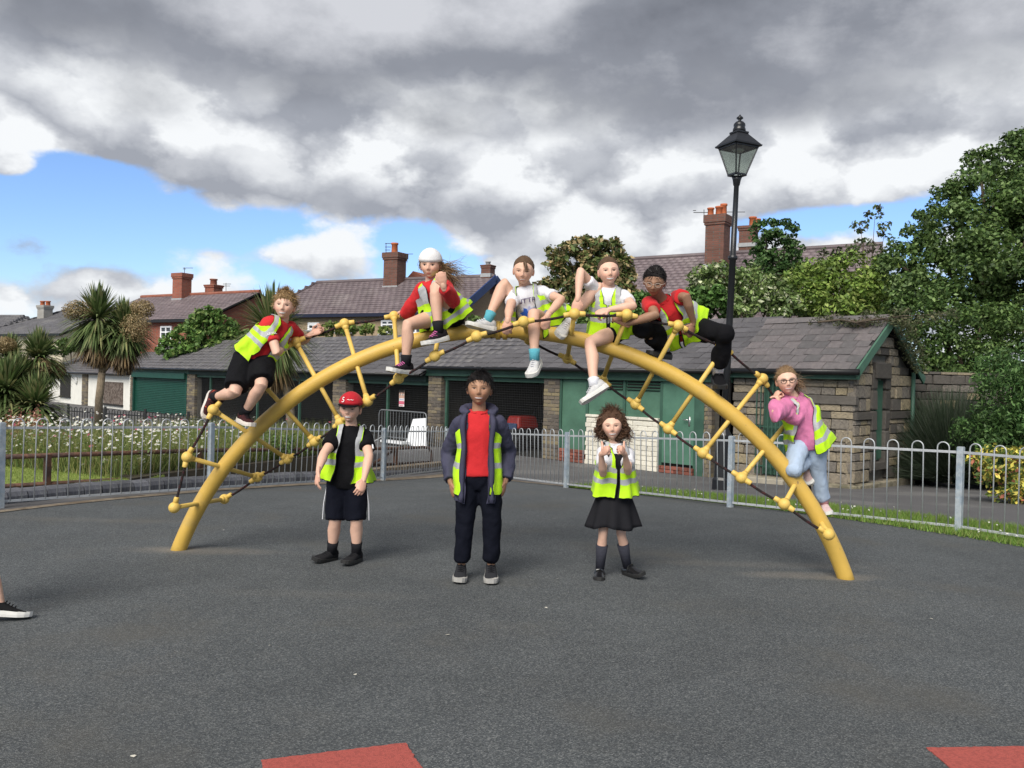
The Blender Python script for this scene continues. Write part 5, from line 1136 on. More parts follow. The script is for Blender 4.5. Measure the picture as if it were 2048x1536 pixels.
def loft_torso(mb, T, t0, t1, off, n=20, rows=12, off0=None):
    vs = []
    for i in range(rows + 1):
        t = t0 + (t1 - t0) * i / rows; o = off if off0 is None else off0 + (off - off0) * i / rows
        for k in range(n): vs.append(T.pt(2 * math.pi * k / n, t, o)[0])
    fs = [(i * n + k, i * n + (k + 1) % n, (i + 1) * n + (k + 1) % n, (i + 1) * n + k) for i in range(rows) for k in range(n)]
    fs += [tuple(range(n))[::-1], tuple(range(rows * n, rows * n + n))]; mb.add(vs, fs)
def head_pts(U):
    """unit directions -> points of a head 0.2 m tall (x = own right, y = forward, z = up)"""
    ux, uy, uz = U[:, 0], U[:, 1], U[:, 2]; x = ux * .0715; y = np.where(uy > 0, uy * .086, uy * .099); z = uz * .10
    t = np.clip(-(z + .005) / .095, 0, 1); x = x * (1 - .31 * t ** 1.5); az_ = np.clip(-uz, 0, .999); y = np.where(y > 0, y * np.where(uz < 0, np.sqrt(1 - az_ ** 3) / np.sqrt(1 - az_ ** 2), 1.), y * (1 - .5 * t ** .8)); x = x * (1 + .05 * np.exp(-((z - .03) / .04) ** 2))
    f = np.clip(uy * 3, 0, 1); ax = np.abs(x); y = np.where(y > 0, y - f * .006 * np.exp(-((ax) / .05) ** 4), y)
    g = lambda a, b: np.exp(-(a / b) ** 2)
    y = y + f * (.014 * g(x, .0105) * g(z + .024, .0125) + .010 * g(x, .009) * g(z + .004, .018) + .004 * g(ax - .009, .006) * g(z + .03, .006)
                 - .0065 * g(ax - .030, .014) * g(z - .001, .009) + .003 * g(z - .019, .008) * g(ax, .045) + .005 * g(ax - .036, .018) * g(z + .032, .018)
                 + .002 * g(x, .02) * g(z + .055, .010) + .007 * g(x, .018) * g(z + .088, .012) - .003 * g(x, .02) * g(z + .072, .005))
    return np.stack([x, y, z], 1)
def dirgrid(na, nm, front=True):
    a = np.linspace(0, 2 * np.pi, na, endpoint=False)
    if front: a = a - .55 * np.sin(a)                  # denser at the face (a = 0)
    ph = np.linspace(.02, np.pi - .02, nm)
    A, H = np.meshgrid(a, ph); U = np.stack([np.sin(A) * np.sin(H), np.cos(A) * np.sin(H), np.cos(H)], -1).reshape(-1, 3)
    F = [(i * na + k, i * na + (k + 1) % na, (i + 1) * na + (k + 1) % na, (i + 1) * na + k) for i in range(nm - 1) for k in range(na)]
    return U, np.array(F, np.int32)
HU, HF = dirgrid(110, 92); SU, SF = dirgrid(72, 48, False)
def hairline(U, P3, zf=.055, zt=.02, ze=-.005, zb=-.062):
    az = np.arctan2(np.abs(U[:, 0]), U[:, 1]); return np.interp(az, [0, .55, 1.05, 1.35, 1.6, 1.95, 3.2], [zf, zf - .004, zt, zt - .03, ze, zb + .02, zb])
def sm(v, a, b): t = np.clip((v - a) / (b - a), 0, 1); return t * t * (3 - 2 * t)
def face_colors(Pt, U, skin, hairc, sp):
    x, z = Pt[:, 0], Pt[:, 2]; ax = np.abs(x); f = U[:, 1] > .15; n = len(x); skin = tuple(min(.85, v * 1.12) for v in skin); col = np.tile(np.array(skin, np.float32), (n, 1)); skin = np.array(skin)
    def put(w, c): 
        w = (np.clip(w, 0, 1) * f)[:, None]; col[:] = col * (1 - w) + np.array(c) * w
    g = lambda a, b: np.exp(-(a / b) ** 2)
    put(.5 * g(ax - .038, .018) * g(z + .03, .016), skin * np.array([1.10, .84, .80])); put(.3 * g(x, .012) * g(z + .03, .01), skin * np.array([1.08, .84, .80]))
    put(.25 * g(ax - .031, .015) * g(z - .001, .008), skin * np.array([.75, .6, .57]))
    sq = sp.get('squint', 1.); ze = .001
    e = ((ax - .0305) / .0125) ** 2 + ((z - ze) / (.0050 * sq)) ** 2; put(.5 * sm(1 - e, -.05, .35), (.52, .46, .42)); put(sm(1 - (((ax - .0305) / .0068) ** 2 + ((z - ze) / (.0066 * sq)) ** 2), -.3, .2), sp.get('iris', (.035, .025, .02)))
    put(.85 * g(z - (ze + .0058 * sq + .001 - .12 * (ax - .0305) ** 2 / .0135), .0022) * (np.abs(ax - .0305) < .016), np.array((.04, .028, .022)))
    put(.8 * g(z - (.0205 - 14. * (ax - .03) ** 2), .0030) * sm(.0195 - np.abs(ax - .031), 0, .004), np.array(hairc) * .6 + skin * .12)
    put(.7 * g(ax - .0075, .0032) * g(z + .0365, .0022), skin * .25)
    mw, op, cv = sp.get('mouth', (.023, .004, 9.)); mw *= 1.38 if op > .002 else 1.; op *= 1.15; zm = -.059 + cv * x * x; m = (x / mw) ** 2
    lip = m + ((z - zm) / (op + .0045)) ** 2; put(.9 * sm(1 - lip, -.05, .35), skin * np.array([1.0, .46, .45]))
    if op > .002:
        inn = (x / (mw * .86)) ** 2 + ((z - zm) / op) ** 2; put(.8 * sm(1 - inn, -.1, .3), (.22, .06, .055)); put(sm(1 - inn, .0, .25) * sm(z - zm, -op * .75, -op * .5), (.92, .89, .84))
    else: put(.7 * g(z - zm, .0016) * (ax < mw), skin * .35)
    put(.25 * g(x, .02) * g(z + .073, .004), skin * .6)
    return col
SKIN = mat('skin', (1, 1, 1), .55, .05, 30, .08, 300, attr='Col', spec=.35)
SKIN.node_tree.nodes['Principled BSDF'].inputs['Subsurface Weight'].default_value = .0
def cloth(name, c, **k): return mat(name, c, k.pop('rough', .85), k.pop('var', .10), k.pop('vs', 10), k.pop('bump', .25), k.pop('bs', 90), sheen=k.pop('sheen', .06 if max(c) > .1 else 0.), spec=k.pop('spec', .3 if max(c) > .1 else .12), **k)
HIVIS = cloth('hi_vis_yellow', (.46, .76, .012), var=.05, rough=.7); REFL = cloth('reflective_tape', (.36, .37, .385), rough=.45, var=.08, spec=.5); TRIM = cloth('black_trim', (.02, .022, .022))
HAIRM = leafmat('hair_strands', .45, .12)
def strands(parent, starts, dirs, L, curl, grav, width, cols, seg=5, name='hair_strands', wind=Vector((0, 0, 0))):
    n = len(starts); V = np.zeros((n, seg, 2, 3)); d = dirs / (np.linalg.norm(dirs, axis=1, keepdims=True) + 1e-9); p = starts.copy(); l = L * rng.uniform(.7, 1.2, (n, 1)) / (seg - 1); s = np.cross(d, unit(n)); s /= np.linalg.norm(s, axis=1, keepdims=True) + 1e-9
    for k in range(seg):
        w = width * (1 - .75 * k / (seg - 1)); V[:, k, 0] = p - s * w / 2; V[:, k, 1] = p + s * w / 2
        d = d + rng.normal(0, curl, (n, 3)) + np.array([0, 0, -grav]) + np.array(wind) ; d /= np.linalg.norm(d, axis=1, keepdims=True); p = p + d * l
    b = (np.arange(n) * seg * 2)[:, None]; F = np.concatenate([b + np.array([[2 * k, 2 * k + 1, 2 * k + 3, 2 * k + 2]]) for k in range(seg - 1)]); c = np.concatenate([pal(cols, n, .3)] * (seg - 1))
    return tag(link(name, npmesh(name, V.reshape(-1, 3) - np.array(ORG[parent.name]), F, HAIRM, c), parent), kind='stuff')
def hand(mb, W, d, nrm, c, s, curl, thumb='side'):
    d = d.normalized(); nrm = (nrm - d * nrm.dot(d)).normalized(); c = (c - d * c.dot(d) - nrm * c.dot(nrm)).normalized()
    mb.tube([W - d * .015 * s, W + d * .015 * s, W + d * .045 * s, W + d * .078 * s], [.021 * s, .026 * s, .036 * s, .036 * s], 12, flat=.46, flatdir=c, round_=True)
    for k, (o, l) in enumerate(((.030, .060), (.0105, .069), (-.0095, .065), (-.029, .050))):
        p = W + d * (.074 * s) + c * (o * s); a = 0; pts = [p - d * .01 * s]; cur = d
        for j, f in enumerate((.42, .32, .26)):
            a += curl * (.75, 1.05, .75)[j]; cur = d * math.cos(a) + nrm * math.sin(a); p = p + cur * (l * f * s * 1.05); pts.append(p)
        mb.tube(pts, [.0086 * s, .0084 * s, .0078 * s, .0068 * s], 7, round_=True)
    b = W + d * .022 * s + c * .022 * s
    if thumb == 'up': q1 = b + c * .032 * s + d * .012 * s; q2 = q1 + c * .036 * s - d * .004 * s
    elif thumb == 'grip': q1 = b + c * .02 * s + d * .02 * s + nrm * .018 * s; q2 = q1 + d * .022 * s + nrm * .02 * s - c * .012 * s
    else: q1 = b + c * .018 * s + d * .026 * s + nrm * .006 * s; q2 = q1 + d * .03 * s + nrm * .008 * s
    mb.tube([b - c * .006 * s, q1, q2], [.0125 * s, .0105 * s, .008 * s], 8, round_=True)
def shoe(root, ank, toe, knee, s, upper, sole, lace=None, name='shoe', low=False, straps=None):
    u0 = (knee - ank).normalized(); v = toe - ank; f0 = (v - u0 * v.dot(u0)).normalized(); pit = math.atan2(v.dot(u0), v.dot(f0)) + .42; f = f0 * math.cos(pit) + u0 * math.sin(pit); u = u0 * math.cos(pit) - f0 * math.sin(pit); r = f.cross(u)
    k = s * 1.06; sec = [(-.066, .016, -.030), (-.058, .027, .004), (-.035, .033, .014), (0, .035, .012), (.03, .036, -.002), (.06, .039, -.018), (.095, .043, -.032), (.13, .041, -.042), (.155, .031, -.050), (.168, .016, -.056)]
    if low: sec = [(y, w, min(z, -.022 if y < .03 else z)) for y, w, z in sec]
    mb = MB(); n = 12; vs = []; bot = -.060
    for y, w, z in sec:
        for i in range(n):
            a = math.pi * i / (n - 1); x = -w * math.cos(a); h = bot + (z - bot) * (math.sin(a) ** .62); vs.append(ank + f * (y * k) + r * (x * k) + u * (h * k))
    m = len(sec); fs = [(i * n + j, i * n + j + 1, (i + 1) * n + j + 1, (i + 1) * n + j) for i in range(m - 1) for j in range(n - 1)] + [(i * n, (i + 1) * n, (i + 2) * n - 1, (i + 1) * n - 1) for i in range(m - 1)] + [tuple(range(n)), tuple(range((m - 1) * n, m * n))[::-1]]
    mb.add(vs, fs); so_ = mb.build(name, upper, root, True)
    mb = MB(); ol = [(-.07, .014), (-.062, .028), (-.035, .036), (.0, .037), (.05, .041), (.10, .046), (.135, .043), (.16, .033), (.174, .016)]; poly = [(w, y) for y, w in ol] + [(-w, y) for y, w in ol[::-1]]
    def sp(x, y, z): return ank + f * (y * k) + r * (x * k) + u * ((z + (max(0, y - .12) * .18)) * k)
    N_ = len(poly); vs = [sp(x, y, -.080) for x, y in poly] + [sp(x * 1.04, y, -.066) for x, y in poly] + [sp(x, y, -.052 + (.008 if y < -.03 else 0)) for x, y in poly]
    mb.add(vs, [tuple(range(N_)), tuple(range(2 * N_, 3 * N_))[::-1]] + [(j * N_ + i, (j * N_) + (i + 1) % N_, (j + 1) * N_ + (i + 1) % N_, (j + 1) * N_ + i) for j in range(2) for i in range(N_)]); mb.build('sole', sole, so_)
    if lace:
        mb = MB()
        for j, (y, z) in enumerate(((.032, .0), (.048, -.009), (.064, -.017), (.08, -.024))): mb.tube([ank + f * (y * k) + r * (-.02 * k) + u * ((z - .006) * k), ank + f * ((y + .006) * k) + u * ((z + .005) * k), ank + f * (y * k) + r * (.02 * k) + u * ((z - .006) * k)], .0035 * k, 5)
        mb.build('laces', lace, so_)
    if straps:
        mb = MB(); mb.tube([ank + f * (.03 * k) + r * (-.038 * k) + u * (-.04 * k), ank + f * (.032 * k) + r * (-.026 * k) + u * (-.008 * k), ank + f * (.032 * k) + u * (.004 * k), ank + f * (.032 * k) + r * (.026 * k) + u * (-.008 * k), ank + f * (.03 * k) + r * (.038 * k) + u * (-.04 * k)], .009 * k, 6, flat=.5); mb.build('strap', straps, so_)
    return so_
def vest_mesh(root, T, opening, hem=-.06, vneck=.78, flare=.03, base=.024, name='hi_vis_vest', mats=None, bands=((.28, .37), (.48, .57)), nt=48, n=22, arm=.097, seed=0., strip=(.058, .096), top=1.0, grey=None):
    """front and back panels with clean edges at the opening, neck and armholes"""
    s = T.s; V, F, mi = [], [], []; rows = sorted(set([hem + (top - hem) * i / nt for i in range(nt + 1)] + [v for b in bands for v in b if hem < v < top] + [hem + .012])); us = [0, .05] + [.05 + .9 * k / (n - 2) for k in range(1, n - 1)] + [1.]
    m = len(us); grid = {}
    for back in (0, 1):
        for sg in (-1, 1):
            base_i = len(V); xs = []
            for t in rows:
                rx, ry = T.rad(t, True); RX = rx + base * s
                if back: lo = .048 * s * max(0, (t - .93) / .07)
                else: lo = max(opening(t), (.012 + .05 * (t - vneck) / (1 - vneck)) if t > vneck else 0) * s
                k = float(sm(np.array([t]), .60, .72)[0]); hi = RX + (min(arm * s * T.fat, RX) - RX) * k
                lo = min(lo, hi * .92); row = []
                for u in us:
                    x = lo + (hi - lo) * u; sn = min(1., (x / RX)) ** (1 / .86); a = math.asin(sn); a = math.pi - a if back else a; a *= sg
                    fl = max(0, (.75 - t) / .8); o = base + flare * fl * (1 + .35 * math.sin(a * 5 + seed) + .2 * math.sin(a * 9 + 2 + seed)); p, sx, sy = T.pt(a, t, o * s, True)
                    w = mnoise.noise_vector(Vector((p.x * 11 + seed, p.y * 11, p.z * 9))) * (.014 if t < .8 else .005) + mnoise.noise_vector(Vector((p.x * 30 + seed, p.y * 30, p.z * 18))) * .003 + mnoise.noise_vector(Vector((p.x * 22 + seed, p.y * 22, p.z * 5))) * (.010 if t < .7 else .003); V.append(p + w); row.append(x / s)
                xs.append(row)
            for i in range(len(rows) - 1):
                t = (rows[i] + rows[i + 1]) / 2
                for k in range(m - 1):
                    q = [base_i + i * m + k, base_i + i * m + k + 1, base_i + (i + 1) * m + k + 1, base_i + (i + 1) * m + k]; ax = (xs[i][k] + xs[i][k + 1]) / 2
                    if any(lo_ < t < hi_ for lo_, hi_ in bands): c = 1
                    elif t > bands[-1][1] and strip[0] < ax < strip[1]: c = 1
                    else: c = 0
                    if i == 0 or (k == 0 and not back) or (k == m - 2 and t > .66) or (k == 0 and t > .94): c = 2
                    F.append(q if (sg > 0) ^ bool(back) else q[::-1]); mi.append(c)
            grid[(back, sg)] = base_i + (len(rows) - 1) * m
    for sg in (-1, 1):
        f0, b0 = grid[(0, sg)], grid[(1, sg)]
        for k in range(m - 1): F.append([f0 + k, f0 + k + 1, b0 + k + 1, b0 + k]); mi.append(1 if strip[0] < .048 + .05 * us[k] < strip[1] else 0)
    o = pmesh(name, np.array(V, np.float32), np.array(F), mats or (HIVIS, REFL, TRIM), root, mi=mi)
    wl = o.modifiers.new('weld', 'WELD'); wl.merge_threshold = .0015
    md = o.modifiers.new('thick', 'SOLIDIFY'); md.thickness = .004; md.offset = 0; return o
def text_on(root, T, txt, x, t, size, m, off=.016):
    cu = bpy.data.curves.new('txt', 'FONT'); cu.body = txt; cu.size = size; cu.align_x = 'CENTER'; o = bpy.data.objects.new('t', cu); C.objects.link(o); me = bpy.data.meshes.new_from_object(o.evaluated_get(bpy.context.evaluated_depsgraph_get())); bpy.data.objects.remove(o)
    for v in me.vertices:
        u, w = v.co.x, v.co.y; tt = t + w / T.L; rx, ry = T.rad(tt); lx = -(x + u); a = math.asin(max(-.95, min(.95, lx / rx))); v.co = T.pt(a, tt, off)[0] - ORG[root.name]
    me.materials.append(m); return link('printed_text', me, root)

def person(label, p):
    s = p['h'] / 1.4; fat = p.get('fat', 1.); Yp = p['pel'][2]
    pel = P(*p['pel']); neck = P(*p['neck'])
    yw = R(p.get('pyaw', 0)); x0 = Vector((-math.cos(yw), -math.sin(yw), 0)); x0 = (x0 + UP * p.get('ptilt', 0)).normalized()
    sa = P(*p['sa']); sb = P(*p['sb']); x1 = (sa - sb).normalized()
    T = Torso(pel, neck, x0, x1, s, p.get('bend', -.02), fat); up = (neck - pel).normalized(); sa = sa - up * (.028 * s) + (sb - sa) * .05; sb = sb - up * (.028 * s) + (sa - sb) * .05; chf = up.cross(x1).normalized()
    foot = min((P(*[*p['la']['an'][:2], Yp]).z if 'la' in p else pel.z - .8), 9)
    root = empty('person', Vector((pel.x, pel.y, p.get('basez', 0.))), label, 'person', p.get('group'))
    skin = MB(); loft_torso(skin, T, -.2, .98, -.012, 18, 10)
    hw = .072 * s; J = {}
    LU, LFo, LT, LS = .262 * s, .222 * s, .345 * s, .335 * s
    for side, sx, sh in (('a', 1, sa), ('b', -1, sb)):
        A = p['a' + side]; el = jt(sh, *A['el'][:2], LU, A['el'][2]); w = A['wr']; wr = P(*w) if abs(w[2]) > 2 else jt(el, *w[:2], LFo, w[2])
        if (wr - el).length > LFo * 1.25 or (wr - el).length < LFo * .7:       # keep the forearm's length: bend the elbow to suit
            mid = (sh + wr) / 2; ax = (wr - sh); D = min(ax.length, (LU + LFo) * .995); ax.normalize(); aa = (LU * LU - LFo * LFo + D * D) / (2 * D); hh = math.sqrt(max(0, LU * LU - aa * aa)); pol = el - sh; pol = pol - ax * pol.dot(ax); pol = pol.normalized() if pol.length > 1e-4 else Vector((0, 0, -1)); el = sh + ax * aa + pol * hh
        hd = A.get('hand'); d = (wr - el).normalized()
        if hd: d = (jt(wr, *hd[:2], .09 * s, hd[2]) - wr).normalized()
        if 'hdir' in A: d = Vector(A['hdir']).normalized()
        J['a' + side] = (sh, el, wr, d)
        skin.tube([sh, sh.lerp(el, .3), sh.lerp(el, .7), el, el.lerp(wr, .3), el.lerp(wr, .75), wr, wr + d * .02], [.044 * s * fat, .043 * s * fat, .037 * s * fat, .034 * s * fat, .036 * s * fat, .026 * s * fat, .0215 * s, .021 * s], 14, round_=True)
        L = p.get('l' + side)
        hip = pel + x0 * (hw * sx) - UP * .01; kn = jt(hip, *L['kn'][:2], LT, L['kn'][2]) if abs(L['kn'][2]) < 2 else P(*L['kn']); an = jt(kn, *L['an'][:2], LS, L['an'][2]) if abs(L['an'][2]) < 2 else P(*L['an']); to = jt(an, *L['toe'][:2], .175 * s, L['toe'][2])
        if abs(L['kn'][2]) < 2 and ((an - kn).length > LS * 1.15 or (an - kn).length < LS * .85):
            ax = (an - hip); D = min(ax.length, (LT + LS) * .995); ax.normalize(); aa = (LT * LT - LS * LS + D * D) / (2 * D); hh = math.sqrt(max(0, LT * LT - aa * aa)); pol = kn - hip; pol = pol - ax * pol.dot(ax); pol = pol.normalized() if pol.length > 1e-4 else Vector((0, -1, 0)); kn = hip + ax * aa + pol * hh
        J['l' + side] = (hip, kn, an, to)
        lf = p.get('legfat', 1.) * fat; kd = ((kn - hip).normalized() - (an - kn).normalized()); kd = kd.normalized() if kd.length > .2 else chf
        calf = kn.lerp(an, .32) - kd * .012 * s
        skin.tube([hip, hip.lerp(kn, .35), hip.lerp(kn, .8), kn, kn.lerp(an, .12), calf, kn.lerp(an, .7), an, an - (an - kn).normalized() * -.03 * s], [.073 * s * lf, .068 * s * lf, .052 * s * lf, .047 * s * lf, .044 * s * lf, .049 * s * lf, .036 * s * lf, .029 * s * lf, .028 * s * lf], 16, round_=True)
    # head
    hc = P(*p['head']); hy, hp_, hr = [R(v) for v in p.get('face', (0, 0, 0))]
    f = Vector((math.sin(hy) * math.cos(hp_), -math.cos(hy) * math.cos(hp_), -math.sin(hp_))); u = UP - f * f.dot(UP); u.normalize(); u = Quaternion(f, hr) @ u; xr = f.cross(u); H3 = basis(xr, f, u); hs = p.get('hs', .205) / .2
    nb = hc - u * (.062 * hs) - f * (.022 * hs)
    skin.tube([T.pt(0, .93)[0].lerp(T.pt(math.pi, .93)[0], .55), neck.lerp(nb, .35), nb, nb + u * .03], [.055 * s, .046 * s, .044 * s, .04 * s], 14, round_=True)
    V, F = remesh(skin, .0085, 3); parts = [(V, F, np.tile(np.array(p['skin'], np.float32), (len(V), 1)))]
    for side in 'ab':
        sh, el, wr, d = J['a' + side]; A = p['a' + side]; mbh = MB(); nrm = Vector(A.get('palm', (0, 1, 0))); c = Vector(A.get('thumb', (0, 0, 1)))
        hand(mbh, wr, d, nrm, c, s * 1.02, A.get('curl', .35), A.get('tp', 'side')); V, F = remesh(mbh, .0035, 1, .4); parts.append((V, F, np.tile(np.array(p['skin'], np.float32) * np.array([1.02, .93, .92]), (len(V), 1))))
    Pt = head_pts(HU); hairc = p['hair']['col']; cols = face_colors(Pt, HU, p['skin'], hairc, p); Wd = Pt * hs @ np.array(H3).T + np.array(hc); parts.append((Wd, HF, cols))
    for sx in (-1, 1):
        mbe = MB(); mbe.ball(hc + H3 @ Vector((sx * .0715 * hs, -.006 * hs, -.010 * hs)), (.009 * hs, .019 * hs, .029 * hs), 12, 8, H3 @ Matrix.Rotation(sx * .3, 3, 'Z')); V = np.array(mbe.v); parts.append((V, np.array(mbe.f), np.tile(np.array(p['skin'], np.float32) * np.array([1, .85, .82]), (len(V), 1))))
    off = 0; AV, AF, AC_ = [], [], []
    for V, F, c in parts: AV.append(V); AF.append(F + off); AC_.append(c); off += len(V)
    pmesh('body', np.concatenate(AV).astype(np.float32), np.concatenate(AF), SKIN, root, np.concatenate(AC_))
    def hw_(v): return hc + H3 @ (Vector(v) * hs)
    # hair
    hr_ = p['hair']; Ps = head_pts(SU); hl = hairline(SU, Ps, *hr_.get('line', (.055, .02, -.005, -.062))); msk = sm(Ps[:, 2] - hl, -.006, .008)
    if 'cap' in p: msk = msk * sm(.034 - Ps[:, 2], -.004, .004)
    nz = np.array([mnoise.noise(Vector((float(q[0]) * 9, float(q[1]) * 9, float(q[2]) * 9)) + Vector((p['h'] * 30, 0, 0))) for q in SU])
    th = hr_.get('thick', .012); mt_ = msk * (.22 + .78 * sm(Ps[:, 2] - hl, .0, .06)); Hs = Ps * (1 + ((mt_ * th * (1 + hr_.get('mess', .3) * nz) - (1 - msk) * .006) / np.linalg.norm(Ps, axis=1))[:, None])
    if hr_.get('vol'): Hs[:, 2] += msk * hr_['vol'] * sm(Ps[:, 2], .0, .09)
    hm = mat('hair_%d' % (int(hairc[0] * 1000)), hairc, .6, .35, 55, .6, 120, spec=.22)
    ho = pmesh('hair', (Hs * hs @ np.array(H3).T + np.array(hc)).astype(np.float32), SF, hm, root)
    sel = np.where((msk > .6) & (SU[:, 1] < hr_.get('front', 2.)))[0]; ns = hr_.get('n', 500); pick = rng.choice(sel, ns); Sd = Hs[pick] * hs @ np.array(H3).T + np.array(hc); Nd = SU[pick] @ np.array(H3).T
    fl = np.array(H3 @ Vector(hr_.get('flow', (0, .3, -.6)))); tang = fl - Nd * (Nd @ fl)[:, None]; tang = tang + Nd * hr_.get('lift', .12)
    hc4 = [hairc, tuple(v * 1.5 for v in hairc), tuple(v * .65 for v in hairc)]
    strands(ho, Sd - Nd * .002, tang, hr_.get('len', .035), hr_.get('curl', .15), .05, hr_.get('w', .004), hc4)
    for tl in hr_.get('tails', ()):
        n = tl.get('n', 160); c0 = np.array(hw_(tl['at'])); st = c0 + rng.normal(0, 1, (n, 3)) * tl.get('spread', .012); strands(ho, st, np.tile(np.array(tl['dir'], float), (n, 1)) + rng.normal(0, tl.get('fan', .18), (n, 3)), tl['len'], tl.get('curl', .18), tl.get('grav', .12), .0045, hc4, 7, wind=tl.get('wind', Vector((0, 0, 0))))
    if hr_.get('curls'):
        mbc = MB(); r_ = random.Random(3)
        for k in range(hr_['curls']):
            a = r_.uniform(-math.pi, math.pi); ez = r_.uniform(-.95, .98); dv = Vector((math.sin(a) * math.sqrt(1 - ez * ez), math.cos(a) * math.sqrt(1 - ez * ez), ez))
            if dv.y > .30 and ez < .70: continue
            c = Vector((dv.x * .100, dv.y * .095 - .014, dv.z * .104 - .004)); 
            if ez < -.2: c.x *= 1.22; c.y *= 1.05
            rr = r_.uniform(.010, .016); ax = Vector((r_.gauss(0, 1), r_.gauss(0, 1), r_.gauss(0, 1.5))).normalized(); o1 = ax.orthogonal().normalized(); o2 = ax.cross(o1)
            mbc.tube([hw_(c + ax * (.030 * (j / 14 - .5)) + (o1 * math.cos(j * .9) + o2 * math.sin(j * .9)) * rr) for j in range(15)], .0052 * hs, 5)
        mbc.build('curls', hm, ho, True)
    # clothes
    tp = p['top']; mt = tp['mat']; mb = MB(); loft_torso(mb, T, tp.get('hem', -.12), .985, tp.get('off', .010) * s, 22, 12, tp.get('off', .010) * s + tp.get('loose', .006))
    for side in 'ab':
        sh, el, wr, d = J['a' + side]; g = tp.get('girth', .011) * s
        if tp['sleeve'] == 'short': e1 = sh.lerp(el, .62); mb.tube([sh, sh.lerp(el, .3), e1, e1.lerp(el, .02)], [.049 * s * fat + g * .4, .045 * s * fat + g * .9, .042 * s * fat + g * 1.1, .036 * s * fat + g * .8], 16, round_=False); mb.ball(sh, .050 * s * fat + g * .2)
        elif tp['sleeve'] == 'long': mb.ball(sh, .053 * s * fat + g * .4); mb.tube([sh, sh.lerp(el, .5), el, el.lerp(wr, .5), el.lerp(wr, .86), el.lerp(wr, .95)], [.050 * s * fat + g, .045 * s * fat + g, .042 * s * fat + g, .037 * s + g * 1.1, .031 * s + g, .027 * s + g * .5], 16); 
        elif tp['sleeve'] == 'coat': mb.ball(sh, .055 * s * fat + g * .6); mb.tube([sh, sh.lerp(el, .5), el, el.lerp(wr, .5), el.lerp(wr, .98)], [.052 * s * fat + g, .05 * s * fat + g, .048 * s * fat + g, .045 * s + g, .042 * s + g], 18)
    V, F = remesh(mb, .011, 3); V = wrinkle(V, tp.get('wr', .0045), 16, p['h'] * 10); pmesh(tp.get('name', 'shirt'), V, F, mt, root)
    if 'collar' in tp:
        mb = MB(); c, x, y, z = T.fr(.965); ring = []
        for k in range(13): a = .18 + (2 * math.pi - .36) * k / 12; ring.append(c + (x * math.sin(a) * .054 + y * math.cos(a) * .060) * s + z * (-.008 + .034 * (1 - math.cos(a)) / 2) * s)
        mb.tube(ring, [.009 * s] + [.011 * s] * 11 + [.009 * s], 8, flat=1.7, flatdir=z); V, F = remesh(mb, .005, 2); pmesh('collar', V, F, tp['collar'], root)
    bt = p['bottom']
    if bt['kind'] != 'skirt':
        mb = MB(); loft_torso(mb, T, -.22, bt.get('waist', .16), .012 * s, 22, 8); g = bt.get('girth', .014) * s
        for side in 'ab':
            hip, kn, an, to = J['l' + side]; lf = p.get('legfat', 1.) * fat
            if bt['kind'] == 'shorts': e = bt.get('len', .7); mb.tube([hip + (hip - kn).normalized() * .03, hip.lerp(kn, .3), hip.lerp(kn, e)], [.082 * s * lf + g * .3, .074 * s * lf + g, .057 * s * lf + g * bt.get('flare', 1.9)], 18); mb.ball(hip, .083 * s * lf)
            else: mb.ball(hip, .083 * s * lf); mb.ball(kn, .056 * s * lf + g); mb.tube([hip, hip.lerp(kn, .4), kn, kn.lerp(an, .4), kn.lerp(an, bt.get('cuff', .9) - .08), kn.lerp(an, bt.get('cuff', .9))], [.08 * s * lf + g * .3, .072 * s * lf + g, .053 * s * lf + g, .050 * s * lf + g, .044 * s * lf + g * 1.3, .034 * s * lf + g * .7], 18)
        V, F = remesh(mb, .011, 3); V = wrinkle(V, bt.get('wr', .005), 15, p['h'] * 7); pmesh(bt.get('name', bt['kind']), V, F, bt['mat'], root)
        if bt.get('stripe'):
            for side in 'ab':
                hip, kn, an, to = J['l' + side]; o_ = x0 * (1 if side == 'a' else -1); mb = MB(); r0 = .088 * s; r1 = .064 * s * fat + g * 1.9 + .004; e = bt.get('len', .7); mb.tube([hip.lerp(kn, .15) + o_ * (r0 + .002), hip.lerp(kn, e * .6) + o_ * (r1 + .004), hip.lerp(kn, e - .01) + o_ * (r1 + .003)], .014, 6, flat=.35, flatdir=chf); mb.build('side_stripe', bt['stripe'], root)
    else:
        mb = MB(); n = 64; rows = 10; vs = []; c0, xx, yy, zz = T.fr(.12); hemz = P(pel.x and p['pel'][0], bt['hem'], Yp).z
        for i in range(rows + 1):
            t = i / rows; z_ = c0.z + (hemz - c0.z) * t; cx = c0.lerp(pel, min(1, t * 2)); 
            for k in range(n):
                a = 2 * math.pi * k / n; pl = 1 + t * (.10 * math.sin(a * 9) + .05 * math.sin(a * 5 + 1)); rx = (.118 + .098 * t ** .8) * s * pl; ry = (.10 + .085 * t ** .8) * s * pl; q_ = Vector((cx.x, cx.y, 0)) + x0 * (math.sin(a) * rx) + Vector((x0.y, -x0.x, 0)) * (math.cos(a) * ry * -1); vs.append(Vector((q_.x, q_.y, z_ + t * .012 * math.sin(a * 4))))
        mb.add(vs, [(i * n + k, i * n + (k + 1) % n, (i + 1) * n + (k + 1) % n, (i + 1) * n + k) for i in range(rows) for k in range(n)]); o = mb.build('skirt', bt['mat'], root, True); md = o.modifiers.new('t', 'SOLIDIFY'); md.thickness = .006
